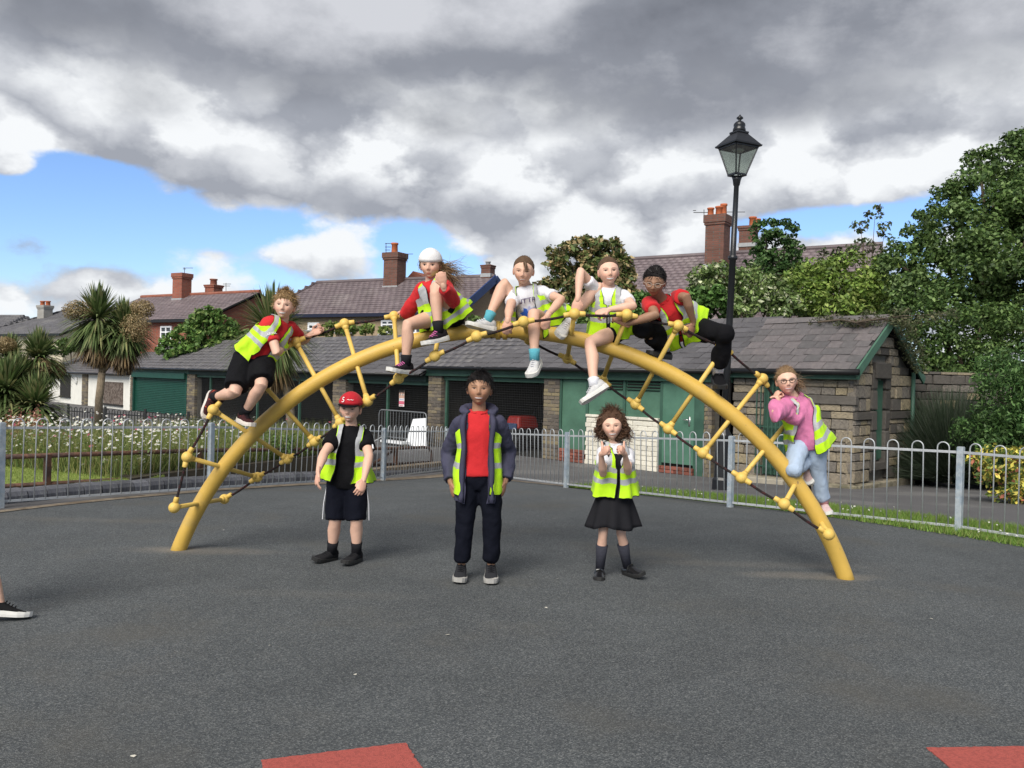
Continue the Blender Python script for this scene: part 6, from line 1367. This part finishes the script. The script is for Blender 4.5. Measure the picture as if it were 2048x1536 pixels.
    for side in 'ab':
        hip, kn, an, to = J['l' + side]; fw = p['feet']
        if 'sock' in fw:
            l = fw.get('sockh', .25); mb = MB(); lf = fat; up_ = (kn - an).normalized(); pts_ = [an - up_ * .02 * s, an.lerp(kn, l * .5), an.lerp(kn, l)]; rs = [.038 * s * fat, .039 * s * fat, .044 * s * fat] if l < .5 else [.036 * s, .042 * s, .055 * s * lf]; mb.tube(pts_, rs, 14); mb.build('sock', fw['sock'], root, True)
        shoe(root, an, to, kn, s, fw['upper'], fw['sole'], fw.get('lace'), low=fw.get('low', False), straps=fw.get('strap'))
    if 'vest' in p:
        v = dict(p['vest']); vest_mesh(root, T, v.pop('open'), **v)
    if 'cap' in p:
        cp = p['cap']; m2 = sm(Ps[:, 2] - cp.get('z', .028), -.003, .003); bb = SU[:, 2]; Cs = Ps * (1 + ((m2 * (.018 + .008 * sm(bb, .2, .7)) - (1 - m2) * .012) / np.linalg.norm(Ps, axis=1))[:, None]); co = pmesh('cap', (Cs * hs @ np.array(H3).T + np.array(hc)).astype(np.float32), SF, cp['mat'], root)
        if cp.get('visor', True):
            mb = MB(); vs = []; n = 17
            for rr_, zz_ in ((.070, .030), (.145, .028)):
                for k in range(n): a = -1.05 + 2.1 * k / (n - 1); vs.append(hw_((math.sin(a) * (.078 if rr_ < .1 else .088), math.cos(a) * (.083 if rr_ < .1 else .142) - (.0 if rr_ < .1 else .0), zz_ - (.006 if rr_ < .1 else .016) * math.cos(a * 1.2) + .008)))
            mb.add(vs, [(k, k + 1, n + k + 1, n + k) for k in range(n - 1)]); o = mb.build('visor', cp.get('vmat', cp['mat']), co, True); md = o.modifiers.new('t', 'SOLIDIFY'); md.thickness = .005
        for txt, x_, z_, sz, m_ in cp.get('text', ()):
            cu = bpy.data.curves.new('txt', 'FONT'); cu.body = txt; cu.size = sz; o = bpy.data.objects.new('t', cu); C.objects.link(o); me = bpy.data.meshes.new_from_object(o.evaluated_get(bpy.context.evaluated_depsgraph_get())); bpy.data.objects.remove(o)
            for vv in me.vertices:
                lx, lz_ = -(x_ + vv.co.x), z_ + vv.co.y; yy_ = .108 * math.sqrt(max(.02, 1 - (lx / .0935) ** 2 - (lz_ / .129) ** 2)) + .004; vv.co = hw_((lx, yy_, lz_)) - ORG[co.name]
            me.materials.append(m_); link('cap_text', me, co)
    if 'glasses' in p:
        mb = MB(); gm, gr = p['glasses']
        for sx in (-1, 1):
            mb.tube([hw_((sx * .031 + .019 * math.copysign(abs(math.cos(a)) ** .7, math.cos(a)), .083 - abs(math.cos(a)) * .0, .0 + .0135 * math.copysign(abs(math.sin(a)) ** .7, math.sin(a)))) for a in [2 * math.pi * k / 16 for k in range(17)]], gr, 5)
            mb.tube([hw_((sx * .050, .083, .006)), hw_((sx * .072, .06, .006)), hw_((sx * .076, -.005, .002))], gr * .9, 5)
        mb.tube([hw_((-.012, .084, .003)), hw_((0, .088, .005)), hw_((.012, .084, .003))], gr, 5); mb.build('glasses', gm, root, True)
    return root, T, J, hw_, chf
# ------------------------------------------------------------------ the children
LIGHT = (.60, .37, .27); FAIR = (.64, .40, .30); BROWN = (.33, .18, .11); BROWN2 = (.29, .16, .10)
c_black = cloth('black_fabric', (.006, .006, .0075)); c_navy = cloth('navy_fabric', (.005, .006, .012)); c_red = cloth('red_jersey', (.50, .018, .022)); c_white = cloth('white_cotton', (.66, .66, .70)); c_pink = cloth('pink_hoodie', (.55, .17, .32)); c_denim = cloth('pale_denim', (.36, .45, .58), bump=.35)
c_dgrey = cloth('charcoal_fabric', (.014, .014, .017)); c_coat = cloth('slate_blue_coat', (.052, .052, .085), rough=.7); c_gsh = cloth('grey_denim', (.16, .18, .23)); c_wsole = mat('white_rubber_sole', (.62, .61, .58), .6, .15, 20); c_bsole = mat('black_rubber_sole', (.02, .02, .02), .6); c_pat = mat('patent_leather', (.012, .012, .013), .15, .1, 10, spec=.6)
c_silver = cloth('white_silver_trainer', (.50, .50, .50), var=.25, vs=40); c_teal = cloth('turquoise_sock', (.09, .35, .43)); c_maroon = cloth('dark_maroon_trainer', (.05, .018, .02), var=.4, vs=40, col2=(.42, .06, .03), ramp=(.62, .66)); c_osole = mat('orange_white_sole', (.6, .55, .5), .6, .1, 10)
c_pinksh = cloth('pink_white_trainer', (.55, .40, .40), var=.25, vs=30)
G_ARCH = 'children in hi-vis vests climbing on the arch'; G_GR = 'children standing in front of the arch'
op0 = lambda t: .004; opw = lambda t: .058 if t < .8 else .058
# 1 boy climbing the left side
r1 = person('child in red shirt and hi-vis vest climbing the left side of the arch', dict(h=1.33, group=G_ARCH, skin=FAIR, basez=.3, pel=(508, 714, 6.52), neck=(566, 641, 6.56), pyaw=25, sa=(541, 646, 6.50), sb=(588, 649, 6.62), head=(569, 611, 6.52), face=(6, 2, -6), hs=.205, mouth=(.024, .006, 10.), squint=.8, bend=-.03, fat=1.04,
    aa=dict(el=(540, 690, -1), wr=(566, 697, 6.60), curl=.95, palm=(.3, .2, .9), thumb=(0, -.3, 1), tp='grip'), ab=dict(el=(606, 684, 1), wr=(622, 668, 6.66), hand=(638, 661, 0), curl=.95, palm=(0, -.8, .5), thumb=(-.3, 0, 1), tp='grip'),
    la=dict(kn=(488, 770, -1), an=(430, 794, 6.52), toe=(413, 830, 0)), lb=dict(kn=(522, 772, -1), an=(489, 826, 6.44), toe=(503, 851, -1)),
    hair=dict(col=(.27, .175, .085), thick=.016, mess=.8, n=900, len=.042, curl=.35, lift=.45, flow=(.1, .7, -.3), line=(.045, .02, -.01, -.06), vol=.006),
    top=dict(mat=c_red, sleeve='short', name='shirt', hem=-.1), bottom=dict(kind='shorts', mat=c_black, len=.86, girth=.02, flare=1.9), feet=dict(sock=c_dgrey, sockh=.2, upper=c_maroon, sole=c_osole, lace=c_dgrey),
    vest=dict(open=lambda t: .035 if t > .1 else .05, hem=-.08, flare=.012, seed=1.)))
# sleeve lettering
sh, el, wr, d = r1[2]['aa']
def sleeve_text(root, sh, el, txt, size, m, rad, face):
    cu = bpy.data.curves.new('txt', 'FONT'); cu.body = txt; cu.size = size; cu.align_x = 'CENTER'; o = bpy.data.objects.new('t', cu); C.objects.link(o); me = bpy.data.meshes.new_from_object(o.evaluated_get(bpy.context.evaluated_depsgraph_get())); bpy.data.objects.remove(o)
    ax = (el - sh).normalized(); c = sh.lerp(el, .5); n = (face - ax * face.dot(ax)).normalized(); t = n.cross(ax); t = t if t.x > 0 else -t
    for v in me.vertices: a = v.co.x / rad; v.co = c - ax * v.co.y + (n * math.cos(a) + t * math.sin(a)) * rad - ORG[root.name]
    me.materials.append(m); link('sleeve_text', me, root)
sleeve_text(r1[0], sh, el, 'MARVEL', .028, mat('white_print', (.75, .75, .75), .7, 0), .068, Vector((.1, -1, .1)))
# 2 girl with white cap
person('child in red jumper, white cap and hi-vis vest sitting with one knee raised', dict(h=1.36, group=G_ARCH, skin=LIGHT, basez=1.2, pel=(893, 631, 6.50), neck=(862, 562, 6.46), pyaw=-18, sa=(842, 571, 6.46), sb=(888, 566, 6.42), head=(861, 530, 6.42), face=(-6, 8, 0), hs=.205, mouth=(.018, .0015, 3.), bend=-.04,
    aa=dict(el=(832, 606, -1), wr=(814, 622, 6.78), hand=(800, 625, 1), curl=.8, palm=(0, .3, -1), thumb=(0, -1, 0), tp='grip'), ab=dict(el=(908, 602, -1), wr=(887, 574, -1), hand=(884, 560, 0), curl=.75, palm=(0, 1, 0), thumb=(-1, 0, .2), tp='side'),
    la=dict(kn=(815, 650, -1), an=(812, 726, 6.28), toe=(780, 741, -1)), lb=dict(kn=(866, 592, -1), an=(877, 662, 6.22), toe=(850, 688, -1)),
    hair=dict(col=(.20, .125, .065), thick=.012, n=500, len=.05, curl=.2, flow=(0, -.5, -.7), line=(.05, .02, -.02, -.07), tails=[dict(at=(-.05, -.04, -.02), dir=(.9, .3, -.35), len=.24, n=420, spread=.022, fan=.32, curl=.28, grav=.14), dict(at=(-.04, -.05, -.05), dir=(.5, .4, -.8), len=.2, n=260, spread=.02, curl=.22)]),
    top=dict(mat=c_red, sleeve='long', name='jumper', hem=-.05, girth=.014, wr=.007), bottom=dict(kind='shorts', mat=c_black, len=.42, girth=.012), feet=dict(sock=c_dgrey, sockh=.22, upper=cloth('black_pink_trainer', (.015, .013, .016), col2=(.45, .08, .25), ramp=(.68, .71), vs=40), sole=c_wsole, lace=cloth('pink_lace', (.5, .12, .3))),
    vest=dict(open=lambda t: .02, hem=-.10, flare=.055, base=.03, seed=2.2, bands=((.02, .10), (.24, .33), (.5, .9)), strip=(.0, .05)), cap=dict(mat=cloth('white_cap', (.66, .65, .65), col2=(.5, .25, .28), ramp=(.66, .72)), visor=False, z=.022)))
# 3 girl in white printed T-shirt
r3 = person('child in white printed T-shirt and open hi-vis vest gripping the rope at the top', dict(h=1.36, group=G_ARCH, skin=LIGHT, basez=1.2, pel=(1066, 636, 6.58), neck=(1050, 571, 6.48), pyaw=-12, sa=(1025, 581, 6.50), sb=(1082, 576, 6.48), head=(1047, 541, 6.40), face=(-5, 14, -3), hs=.205, mouth=(.022, .003, 7.), squint=.45, bend=-.05,
    aa=dict(el=(1019, 617, -1), wr=(1016, 639, 6.16), hand=(1014, 652, 0), curl=.95, palm=(0, .7, -.7), thumb=(1, 0, 0), tp='grip'), ab=dict(el=(1094, 612, -1), wr=(1096, 630, 6.16), hand=(1092, 643, 0), curl=.95, palm=(0, .7, -.7), thumb=(-1, 0, 0), tp='grip'),
    la=dict(kn=(993, 584, -1), an=(976, 640, 6.36), toe=(938, 650, -1)), lb=dict(kn=(1069, 656, -1), an=(1069, 716, 6.2), toe=(1061, 752, -1)),
    hair=dict(col=(.105, .064, .037), thick=.010, mess=.15, n=400, len=.04, curl=.05, lift=.03, flow=(0, -1, .1), line=(.062, .04, .01, -.05), tails=[dict(at=(-.012, .075, .068), dir=(.35, -.35, -.75), len=.07, n=60, spread=.006, fan=.08, curl=.06)]),
    top=dict(mat=c_white, sleeve='short', name='t_shirt', hem=-.02, girth=.010, wr=.006), bottom=dict(kind='shorts', mat=c_gsh, len=.5, girth=.016), feet=dict(sock=c_teal, sockh=.2, upper=c_silver, sole=c_wsole, lace=c_white),
    vest=dict(open=lambda t: .066, hem=.0, flare=.10, base=.035, seed=3.1, strip=(.07, .096))))
T3 = r3[1]; text_on(r3[0], T3, 'OUTTRX', .0, .60, .042, mat('purple_print', (.04, .015, .10), .7, 0))
for (x_, t_, r_, c_) in ((-.012, .34, .042, (.03, .12, .55)), (.028, .32, .03, (.25, .03, .08)), (.01, .44, .022, (.45, .5, .75))):
    mb = MB(); n = 14; vs = [T3.pt(math.asin(max(-.9, min(.9, -(x_ + r_ * (.75 + .3 * math.sin(k * 2.3)) * math.cos(2 * math.pi * k / n)) / T3.rad(t_)[0]))), t_ + r_ * (.75 + .3 * math.cos(k * 1.7)) * math.sin(2 * math.pi * k / n) / T3.L, .020)[0] for k in range(n)]
    mb.add(vs, [tuple(range(n))]); mb.build('printed_splash', mat('print_%d' % int(c_[2] * 100), c_, .7), r3[0])
# blown back corner of that vest
mb = MB(); a = P(1088, 618, 6.5); vs = []; nx = 14
for i in range(nx):
    for j in range(6): t = i / (nx - 1); p_ = P(1085 + 62 * t, 600 + 6 * math.sin(t * 7) + (9 + j * 5.2) * (1 - .45 * t) + 8 * t, 6.5 + .10 * t + .02 * math.sin(t * 9 + j)); vs.append(p_)
for i in range(nx - 1):
    for j in range(5): mb.add([], []); mb.f.append((i * 6 + j, i * 6 + j + 1, (i + 1) * 6 + j + 1, (i + 1) * 6 + j)); mb.m.append(1 if i in (4, 5, 8, 9) else 0)
mb.v = [tuple(v) for v in vs]; o = mb.build('vest_flap', (HIVIS, REFL), r3[0], True); md = o.modifiers.new('t', 'SOLIDIFY'); md.thickness = .004
# 4 girl in white polo shirt
person('child in white polo shirt and hi-vis vest sitting with elbow on raised knee', dict(h=1.38, group=G_ARCH, skin=FAIR, basez=1.2, pel=(1222, 656, 6.50), neck=(1218, 575, 6.42), pyaw=-14, sa=(1192, 580, 6.44), sb=(1248, 584, 6.40), head=(1217, 543, 6.38), face=(2, 2, 4), hs=.205, mouth=(.025, .006, 11.), squint=.7, bend=-.03,
    aa=dict(el=(1157, 570, -1), wr=(1156, 596, 6.22), hand=(1153, 612, 0), curl=.35, palm=(.2, .9, 0), thumb=(1, 0, 0)), ab=dict(el=(1266, 612, -1), wr=(1220, 619, 6.18), hand=(1203, 624, 0), curl=.9, palm=(-.1, .6, -.8), thumb=(-.5, -.5, .5), tp='grip'),
    la=dict(kn=(1166, 586, -1), an=(1140, 642, 6.38), toe=(1118, 672, -1)), lb=dict(kn=(1180, 686, -1), an=(1188, 768, 6.12), toe=(1168, 804, -1)),
    hair=dict(col=(.10, .060, .035), thick=.010, mess=.15, n=400, len=.04, curl=.05, lift=.03, flow=(0, -1, .1), line=(.060, .04, .01, -.05), tails=[dict(at=(0, -.09, .02), dir=(.1, .9, -.3), len=.12, n=120)]),
    top=dict(mat=c_white, sleeve='short', collar=c_white, name='polo_shirt', hem=-.05, girth=.010), bottom=dict(kind='shorts', mat=c_black, len=.42, girth=.012), feet=dict(sock=c_white, sockh=.12, upper=c_silver, sole=c_wsole, lace=c_white),
    vest=dict(open=lambda t: .006 if t < .62 else .03, hem=-.10, flare=.04, seed=4.4, vneck=.62)))
# 5 dark haired child crouching
person('child in red polo, glasses and black trousers crouching on the arch beside the lamp post', dict(h=1.42, group=G_ARCH, skin=BROWN2, basez=1.1, pel=(1366, 655, 6.52), neck=(1322, 600, 6.38), pyaw=-8, sa=(1290, 602, 6.36), sb=(1352, 590, 6.40), head=(1309, 562, 6.24), face=(-14, 26, -6), hs=.208, mouth=(.018, .001, 1.), squint=.5, bend=-.06,
    aa=dict(el=(1276, 640, -1), wr=(1252, 648, 6.20), hand=(1240, 640, 0), curl=.9, palm=(-.5, .8, 0), thumb=(0, 0, 1), tp='grip'), ab=dict(el=(1382, 620, -1), wr=(1387, 645, 6.26), hand=(1383, 658, 0), curl=.9, palm=(-.5, .6, -.4), thumb=(-1, 0, 0), tp='grip'),
    la=dict(kn=(1284, 658, -1), an=(1330, 695, 6.50), toe=(1300, 708, -1)), lb=dict(kn=(1450, 668, -1), an=(1436, 744, 6.40), toe=(1444, 776, -1)),
    hair=dict(col=(.010, .008, .008), thick=.010, mess=.4, n=900, len=.04, curl=.06, lift=.05, flow=(0, -.5, -.5), line=(.052, .03, -.01, -.065), tails=[dict(at=(-.02, -.09, -.03), dir=(.6, .3, -.3), len=.08, n=120)]),
    top=dict(mat=c_red, sleeve='short', collar=c_red, name='polo_shirt', hem=-.14, girth=.018), bottom=dict(kind='trousers', mat=c_black, girth=.018, cuff=.86), feet=dict(sock=c_white, sockh=.2, upper=c_black, sole=c_bsole, low=True, strap=c_black),
    vest=dict(open=lambda t: .006 if t < .5 else .045, hem=-.04, flare=.05, seed=5.7, vneck=.5), glasses=(mat('clear_frame', (.45, .38, .33), .3), .0016)))
# 6 girl in pink hoodie
r6 = person('child in pink hoodie and pale jeans clinging to the right side of the arch', dict(h=1.24, group=G_ARCH, skin=FAIR, basez=.3, pel=(1616, 880, 6.42), neck=(1587, 794, 6.38), pyaw=-35, sa=(1566, 803, 6.30), sb=(1612, 802, 6.46), head=(1573, 761, 6.33), face=(-10, 2, 8), hs=.20, mouth=(.024, .004, 12.), squint=.7, bend=-.03,
    aa=dict(el=(1551, 834, -1), wr=(1549, 802, 6.30), hand=(1554, 786, 1), curl=.95, palm=(.8, .4, 0), thumb=(0, -1, .3), tp='grip'), ab=dict(el=(1590, 840, -1), wr=(1563, 815, 6.26), hand=(1557, 798, 0), curl=.7, palm=(-.8, .4, 0), thumb=(0, -1, .3), tp='grip'),
    la=dict(kn=(1580, 906, -1), an=(1608, 926, 6.5), toe=(1618, 955, 0)), lb=dict(kn=(1636, 945, 6.46), an=(1648, 1006, 6.52), toe=(1656, 1028, -1)),
    hair=dict(col=(.20, .125, .07), thick=.010, n=500, len=.05, curl=.1, lift=.1, flow=(-.2, -.8, -.3), line=(.058, .035, .0, -.06), tails=[dict(at=(-.05, -.03, .0), dir=(.8, .2, -.4), len=.13, n=160, fan=.3, curl=.25), dict(at=(-.03, -.06, -.04), dir=(.3, .4, -.9), len=.15, n=200)]),
    top=dict(mat=c_pink, sleeve='long', name='hoodie', hem=-.12, girth=.018, wr=.008, loose=.012), bottom=dict(kind='trousers', name='jeans', mat=c_denim, girth=.014, cuff=.92, wr=.006), feet=dict(sock=cloth('pink_sock', (.5, .25, .25)), sockh=.14, upper=c_pinksh, sole=c_wsole),
    vest=dict(open=lambda t: .07, hem=-.16, flare=.03, base=.028, seed=6.3, bands=((.05, .15), (.29, .39)), strip=(.072, .096)), glasses=(mat('black_frame', (.012, .012, .014), .3), .0024)))
T6 = r6[1]; mb = MB(); c, x, y, z = T6.fr(.97); mb.tube([c + (x * math.sin(a) * .07 + y * math.cos(a) * .062) * T6.s + z * (.02 - .03 * math.cos(a)) for a in [.5 + (2 * math.pi - 1) * k / 14 for k in range(15)]], [.012] + [.022] * 4 + [.032] * 5 + [.022] * 4 + [.012], 10); V, F = remesh(mb, .007, 2); pmesh('hood', V, F, c_pink, r6[0])
# 7 boy with red cap
r7 = person('child in black sportswear and red cap standing left with open hi-vis vest', dict(h=1.31, group=G_GR, skin=FAIR, pel=(694, 958, 6.42), neck=(703, 850, 6.42), pyaw=-6, sa=(672, 862, 6.40), sb=(733, 864, 6.44), head=(701, 817, 6.38), face=(-3, 2, -3), hs=.205, mouth=(.021, .006, 6.), squint=.7, bend=-.01, fat=1.08,
    aa=dict(el=(648, 908, -1), wr=(637, 941, -1), hand=(634, 960, 0), curl=.35, palm=(.8, .3, 0), thumb=(.3, -1, 0)), ab=dict(el=(738, 913, -1), wr=(728, 958, -1), hand=(722, 978, -1), curl=.45, palm=(-.5, .8, 0), thumb=(-.8, -.5, 0)),
    la=dict(kn=(670, 1042, 6.38), an=(664, 1101, 6.44), toe=(630, 1120, -1)), lb=dict(kn=(713, 1042, 6.36), an=(713, 1103, 6.40), toe=(690, 1126, -1)),
    hair=dict(col=(.12, .08, .05), thick=.007, n=200, len=.02, line=(.04, .02, -.01, -.055)),
    top=dict(mat=c_black, sleeve='short', name='t_shirt', hem=-.16, girth=.02, loose=.015), bottom=dict(kind='shorts', mat=c_navy, len=.98, girth=.014, flare=1.3, stripe=c_white), feet=dict(sock=c_dgrey, sockh=.3, upper=cloth('black_trainer', (.016, .016, .018)), sole=c_bsole, lace=c_dgrey),
    vest=dict(open=lambda t: .062, hem=-.02, flare=.05, base=.032, seed=7.2, strip=(.064, .096)), cap=dict(mat=cloth('red_cap', (.42, .012, .022), var=.2, vs=30), vmat=c_black, text=(('5', -.050, .050, .052, mat('cap_white', (.7, .7, .7), .7, 0)), ('~~', -.008, .060, .040, mat('cap_white', (.7, .7, .7), .7, 0))))))
# sleeve piping
for side in ('ab',):
    sh, el, wr, d = r7[2][side]; mb = MB(); o_ = Vector((.75, -.65, 0)).normalized(); mb.tube([sh + o_ * .066, sh.lerp(el, .3) + o_ * .068, sh.lerp(el, .6) + o_ * .069], .006, 6); mb.build('white_piping', c_white, r7[0])
# 8 boy in the middle
r8 = person('child in red jumper and open slate coat standing in the middle', dict(h=1.47, group=G_GR, skin=BROWN, pel=(955, 949, 5.95), neck=(958, 821, 5.96), sa=(918, 838, 5.96), sb=(1000, 838, 5.96), head=(959, 778, 5.92), face=(0, -2, -2), hs=.222, mouth=(.022, .0035, 8.), squint=.6, fat=.98, legfat=.94,
    aa=dict(el=(897, 905, 1), wr=(901, 962, -1), hand=(906, 984, 0), curl=.4, palm=(.9, .2, 0), thumb=(.2, -1, 0)), ab=dict(el=(1018, 905, 1), wr=(1011, 960, -1), hand=(1005, 982, 0), curl=.5, palm=(-.9, .2, 0), thumb=(-.2, -1, 0)),
    la=dict(kn=(931, 1040, 5.93), an=(923, 1128, 5.97), toe=(919, 1162, -1)), lb=dict(kn=(984, 1040, 5.93), an=(982, 1128, 5.97), toe=(982, 1164, -1)),
    hair=dict(col=(.010, .009, .010), thick=.014, mess=.25, n=900, len=.05, curl=.08, lift=.1, flow=(-.5, .8, -.5), line=(.052, .03, -.01, -.05), vol=.006),
    top=dict(mat=c_red, sleeve='none', collar=c_red, name='jumper', hem=-.0, loose=.012, wr=.004), bottom=dict(kind='trousers', mat=c_navy, girth=.014, cuff=.96, wr=.006, waist=.1), feet=dict(upper=cloth('grey_black_trainer', (.025, .026, .03)), sole=mat('grey_rubber_sole', (.36, .35, .33), .6), lace=c_dgrey)))
T8 = r8[1]
vest_mesh(r8[0], T8, lambda t: .070, hem=-.40, flare=.008, base=.014, name='coat', mats=(c_coat, c_coat, c_coat), vneck=.95, arm=.125, seed=8.8)
mb = MB()
for side in 'ab':
    sh, el, wr, d = r8[2]['a' + side]; s = T8.s; mb.ball(sh - UP * .005, .062 * s); mb.tube([sh, sh.lerp(el, .5), el, el.lerp(wr, .5), el.lerp(wr, .97)], [.060 * s, .058 * s, .055 * s, .052 * s, .048 * s], 18)
V, F = remesh(mb, .011, 3); V = wrinkle(V, .008, 17); pmesh('coat_sleeves', V, F, c_coat, r8[0])
vest_mesh(r8[0], T8, lambda t: .078, hem=-.27, flare=.012, base=.026, vneck=.97, seed=9.4, arm=.112, strip=(.5, .6), bands=((.12, .2), (.42, .5)), top=.93)
mb = MB(); c, x, y, z = T8.fr(.96); mb.tube([c + (x * math.sin(a) * .098 + y * math.cos(a) * .07) * T8.s + z * (.02 - .04 * math.cos(a)) for a in [.75 + (2 * math.pi - 1.5) * k / 14 for k in range(15)]], [.018] + [.026] * 13 + [.018], 10, flat=1.4); V, F = remesh(mb, .008, 2); V = wrinkle(V, .006, 20); pmesh('coat_hood', V, F, c_coat, r8[0])
for sx in (1, -1):    # lapels falling open
    mb = MB(); vs = []; n = 16
    for i in range(n):
        t = .95 - 1.33 * i / (n - 1)
        for j in range(4):
            q_, _, _ = T8.pt(sx * .52, t, .030, True); q2, _, _ = T8.pt(sx * (.52 + .13), t, .046 + .008 * math.sin(i * .9), True); vs.append(q_.lerp(q2, j / 3) + chf_ * .004 if False else q_.lerp(q2, j / 3) + T8.fr(t)[2] * (.010 * math.sin(j * 1.2) + .004 * math.sin(i * 1.3)))
    mb.add(vs, [(i * 4 + j, i * 4 + j + 1, i * 4 + j + 5, i * 4 + j + 4) for i in range(n - 1) for j in range(3)]); o = mb.build('coat_lapel', c_coat, r8[0], True); md = o.modifiers.new('t', 'SOLIDIFY'); md.thickness = .018; md.offset = 0
# 9 curly haired girl
r9 = person('child with curly brown hair in pinafore and hi-vis vest giving two thumbs up', dict(h=1.22, group=G_GR, skin=FAIR, pel=(1228, 990, 6.16), neck=(1229, 884, 6.14), pyaw=4, sa=(1203, 896, 6.13), sb=(1258, 897, 6.16), head=(1224, 851, 6.10), face=(-6, 2, 3), hs=.195, mouth=(.024, .006, 11.), squint=.6, fat=.94, legfat=.9,
    aa=dict(el=(1206, 948, -1), wr=(1202, 908, -1), hdir=(.4, -.75, .45), curl=1.3, palm=(.9, .3, -.1), thumb=(0, .1, 1), tp='up'), ab=dict(el=(1256, 944, -1), wr=(1250, 908, -1), hdir=(-.4, -.75, .45), curl=1.3, palm=(-.9, .3, -.1), thumb=(0, .1, 1), tp='up'),
    la=dict(kn=(1206, 1066, 6.12), an=(1200, 1137, 6.16), toe=(1198, 1160, -1)), lb=dict(kn=(1242, 1067, 6.12), an=(1254, 1130, 6.18), toe=(1284, 1150, -1)),
    hair=dict(col=(.085, .045, .027), thick=.026, mess=.6, n=900, len=.06, curl=.5, lift=.3, flow=(.2, -.1, -.8), front=.35, line=(.060, .025, -.04, -.085), curls=420, tails=[dict(at=(-.085, -.01, -.055), dir=(.8, 0, -.35), len=.09, n=240, curl=.55, spread=.022, fan=.4), dict(at=(.085, -.01, -.05), dir=(-.4, 0, -.8), len=.07, n=200, curl=.55, spread=.02, fan=.4)]),
    top=dict(mat=c_white, sleeve='short', collar=c_white, name='polo_shirt', hem=0, girth=.016), bottom=dict(kind='skirt', hem=1052, mat=c_dgrey), feet=dict(sock=cloth('grey_knee_sock', (.035, .036, .048), var=.25, vs=60), sockh=.66, upper=c_pat, sole=c_bsole, low=True, strap=c_pat),
    vest=dict(open=lambda t: .006 if t < .6 else .02, hem=.04, flare=.055, seed=9.1, vneck=.55, base=.032)))
T9 = r9[1]; mb = MB(); loft_torso(mb, T9, -.05, .80, .020, 22, 10); V, F = remesh(mb, .01, 2); pmesh('pinafore_bodice', V, F, c_dgrey, r9[0])
for sx in (-1, 1):
    mb = MB(); mb.tube([T9.pt(sx * .42, t, .026)[0] for t in (.74, .80, .86, .91)], .016, 8, flat=.4, flatdir=T9.fr(.8)[1]); mb.build('pinafore_strap', c_dgrey, r9[0])
# 10 child walking in from the left edge
person('child mostly out of view at the left edge, only a black trainer showing', dict(h=1.34, skin=LIGHT, pel=(-75, 985, 4.78), neck=(-70, 830, 4.78), pyaw=82, sa=(-72, 846, 4.66), sb=(-70, 848, 4.9), head=(-60, 792, 4.78), face=(84, 4, 0), bend=-.01,
    aa=dict(el=(-95, 930, 0), wr=(-70, 1000, -1), curl=.4, palm=(0, 1, 0), thumb=(1, 0, 0)), ab=dict(el=(-60, 930, 0), wr=(-30, 990, 0), curl=.4, palm=(0, -1, 0), thumb=(1, 0, 0)),
    la=dict(kn=(-28, 1098, 0), an=(-2, 1203, 4.72), toe=(60, 1234, 0)), lb=dict(kn=(-95, 1100, 0), an=(-150, 1200, 4.9), toe=(-95, 1225, 0)),
    hair=dict(col=(.10, .06, .035)), top=dict(mat=c_red, sleeve='short', name='shirt'), bottom=dict(kind='shorts', mat=c_black, len=.8), feet=dict(upper=cloth('black_mesh_trainer', (.012, .012, .013)), sole=c_wsole, lace=c_black), vest=dict(open=op0)))
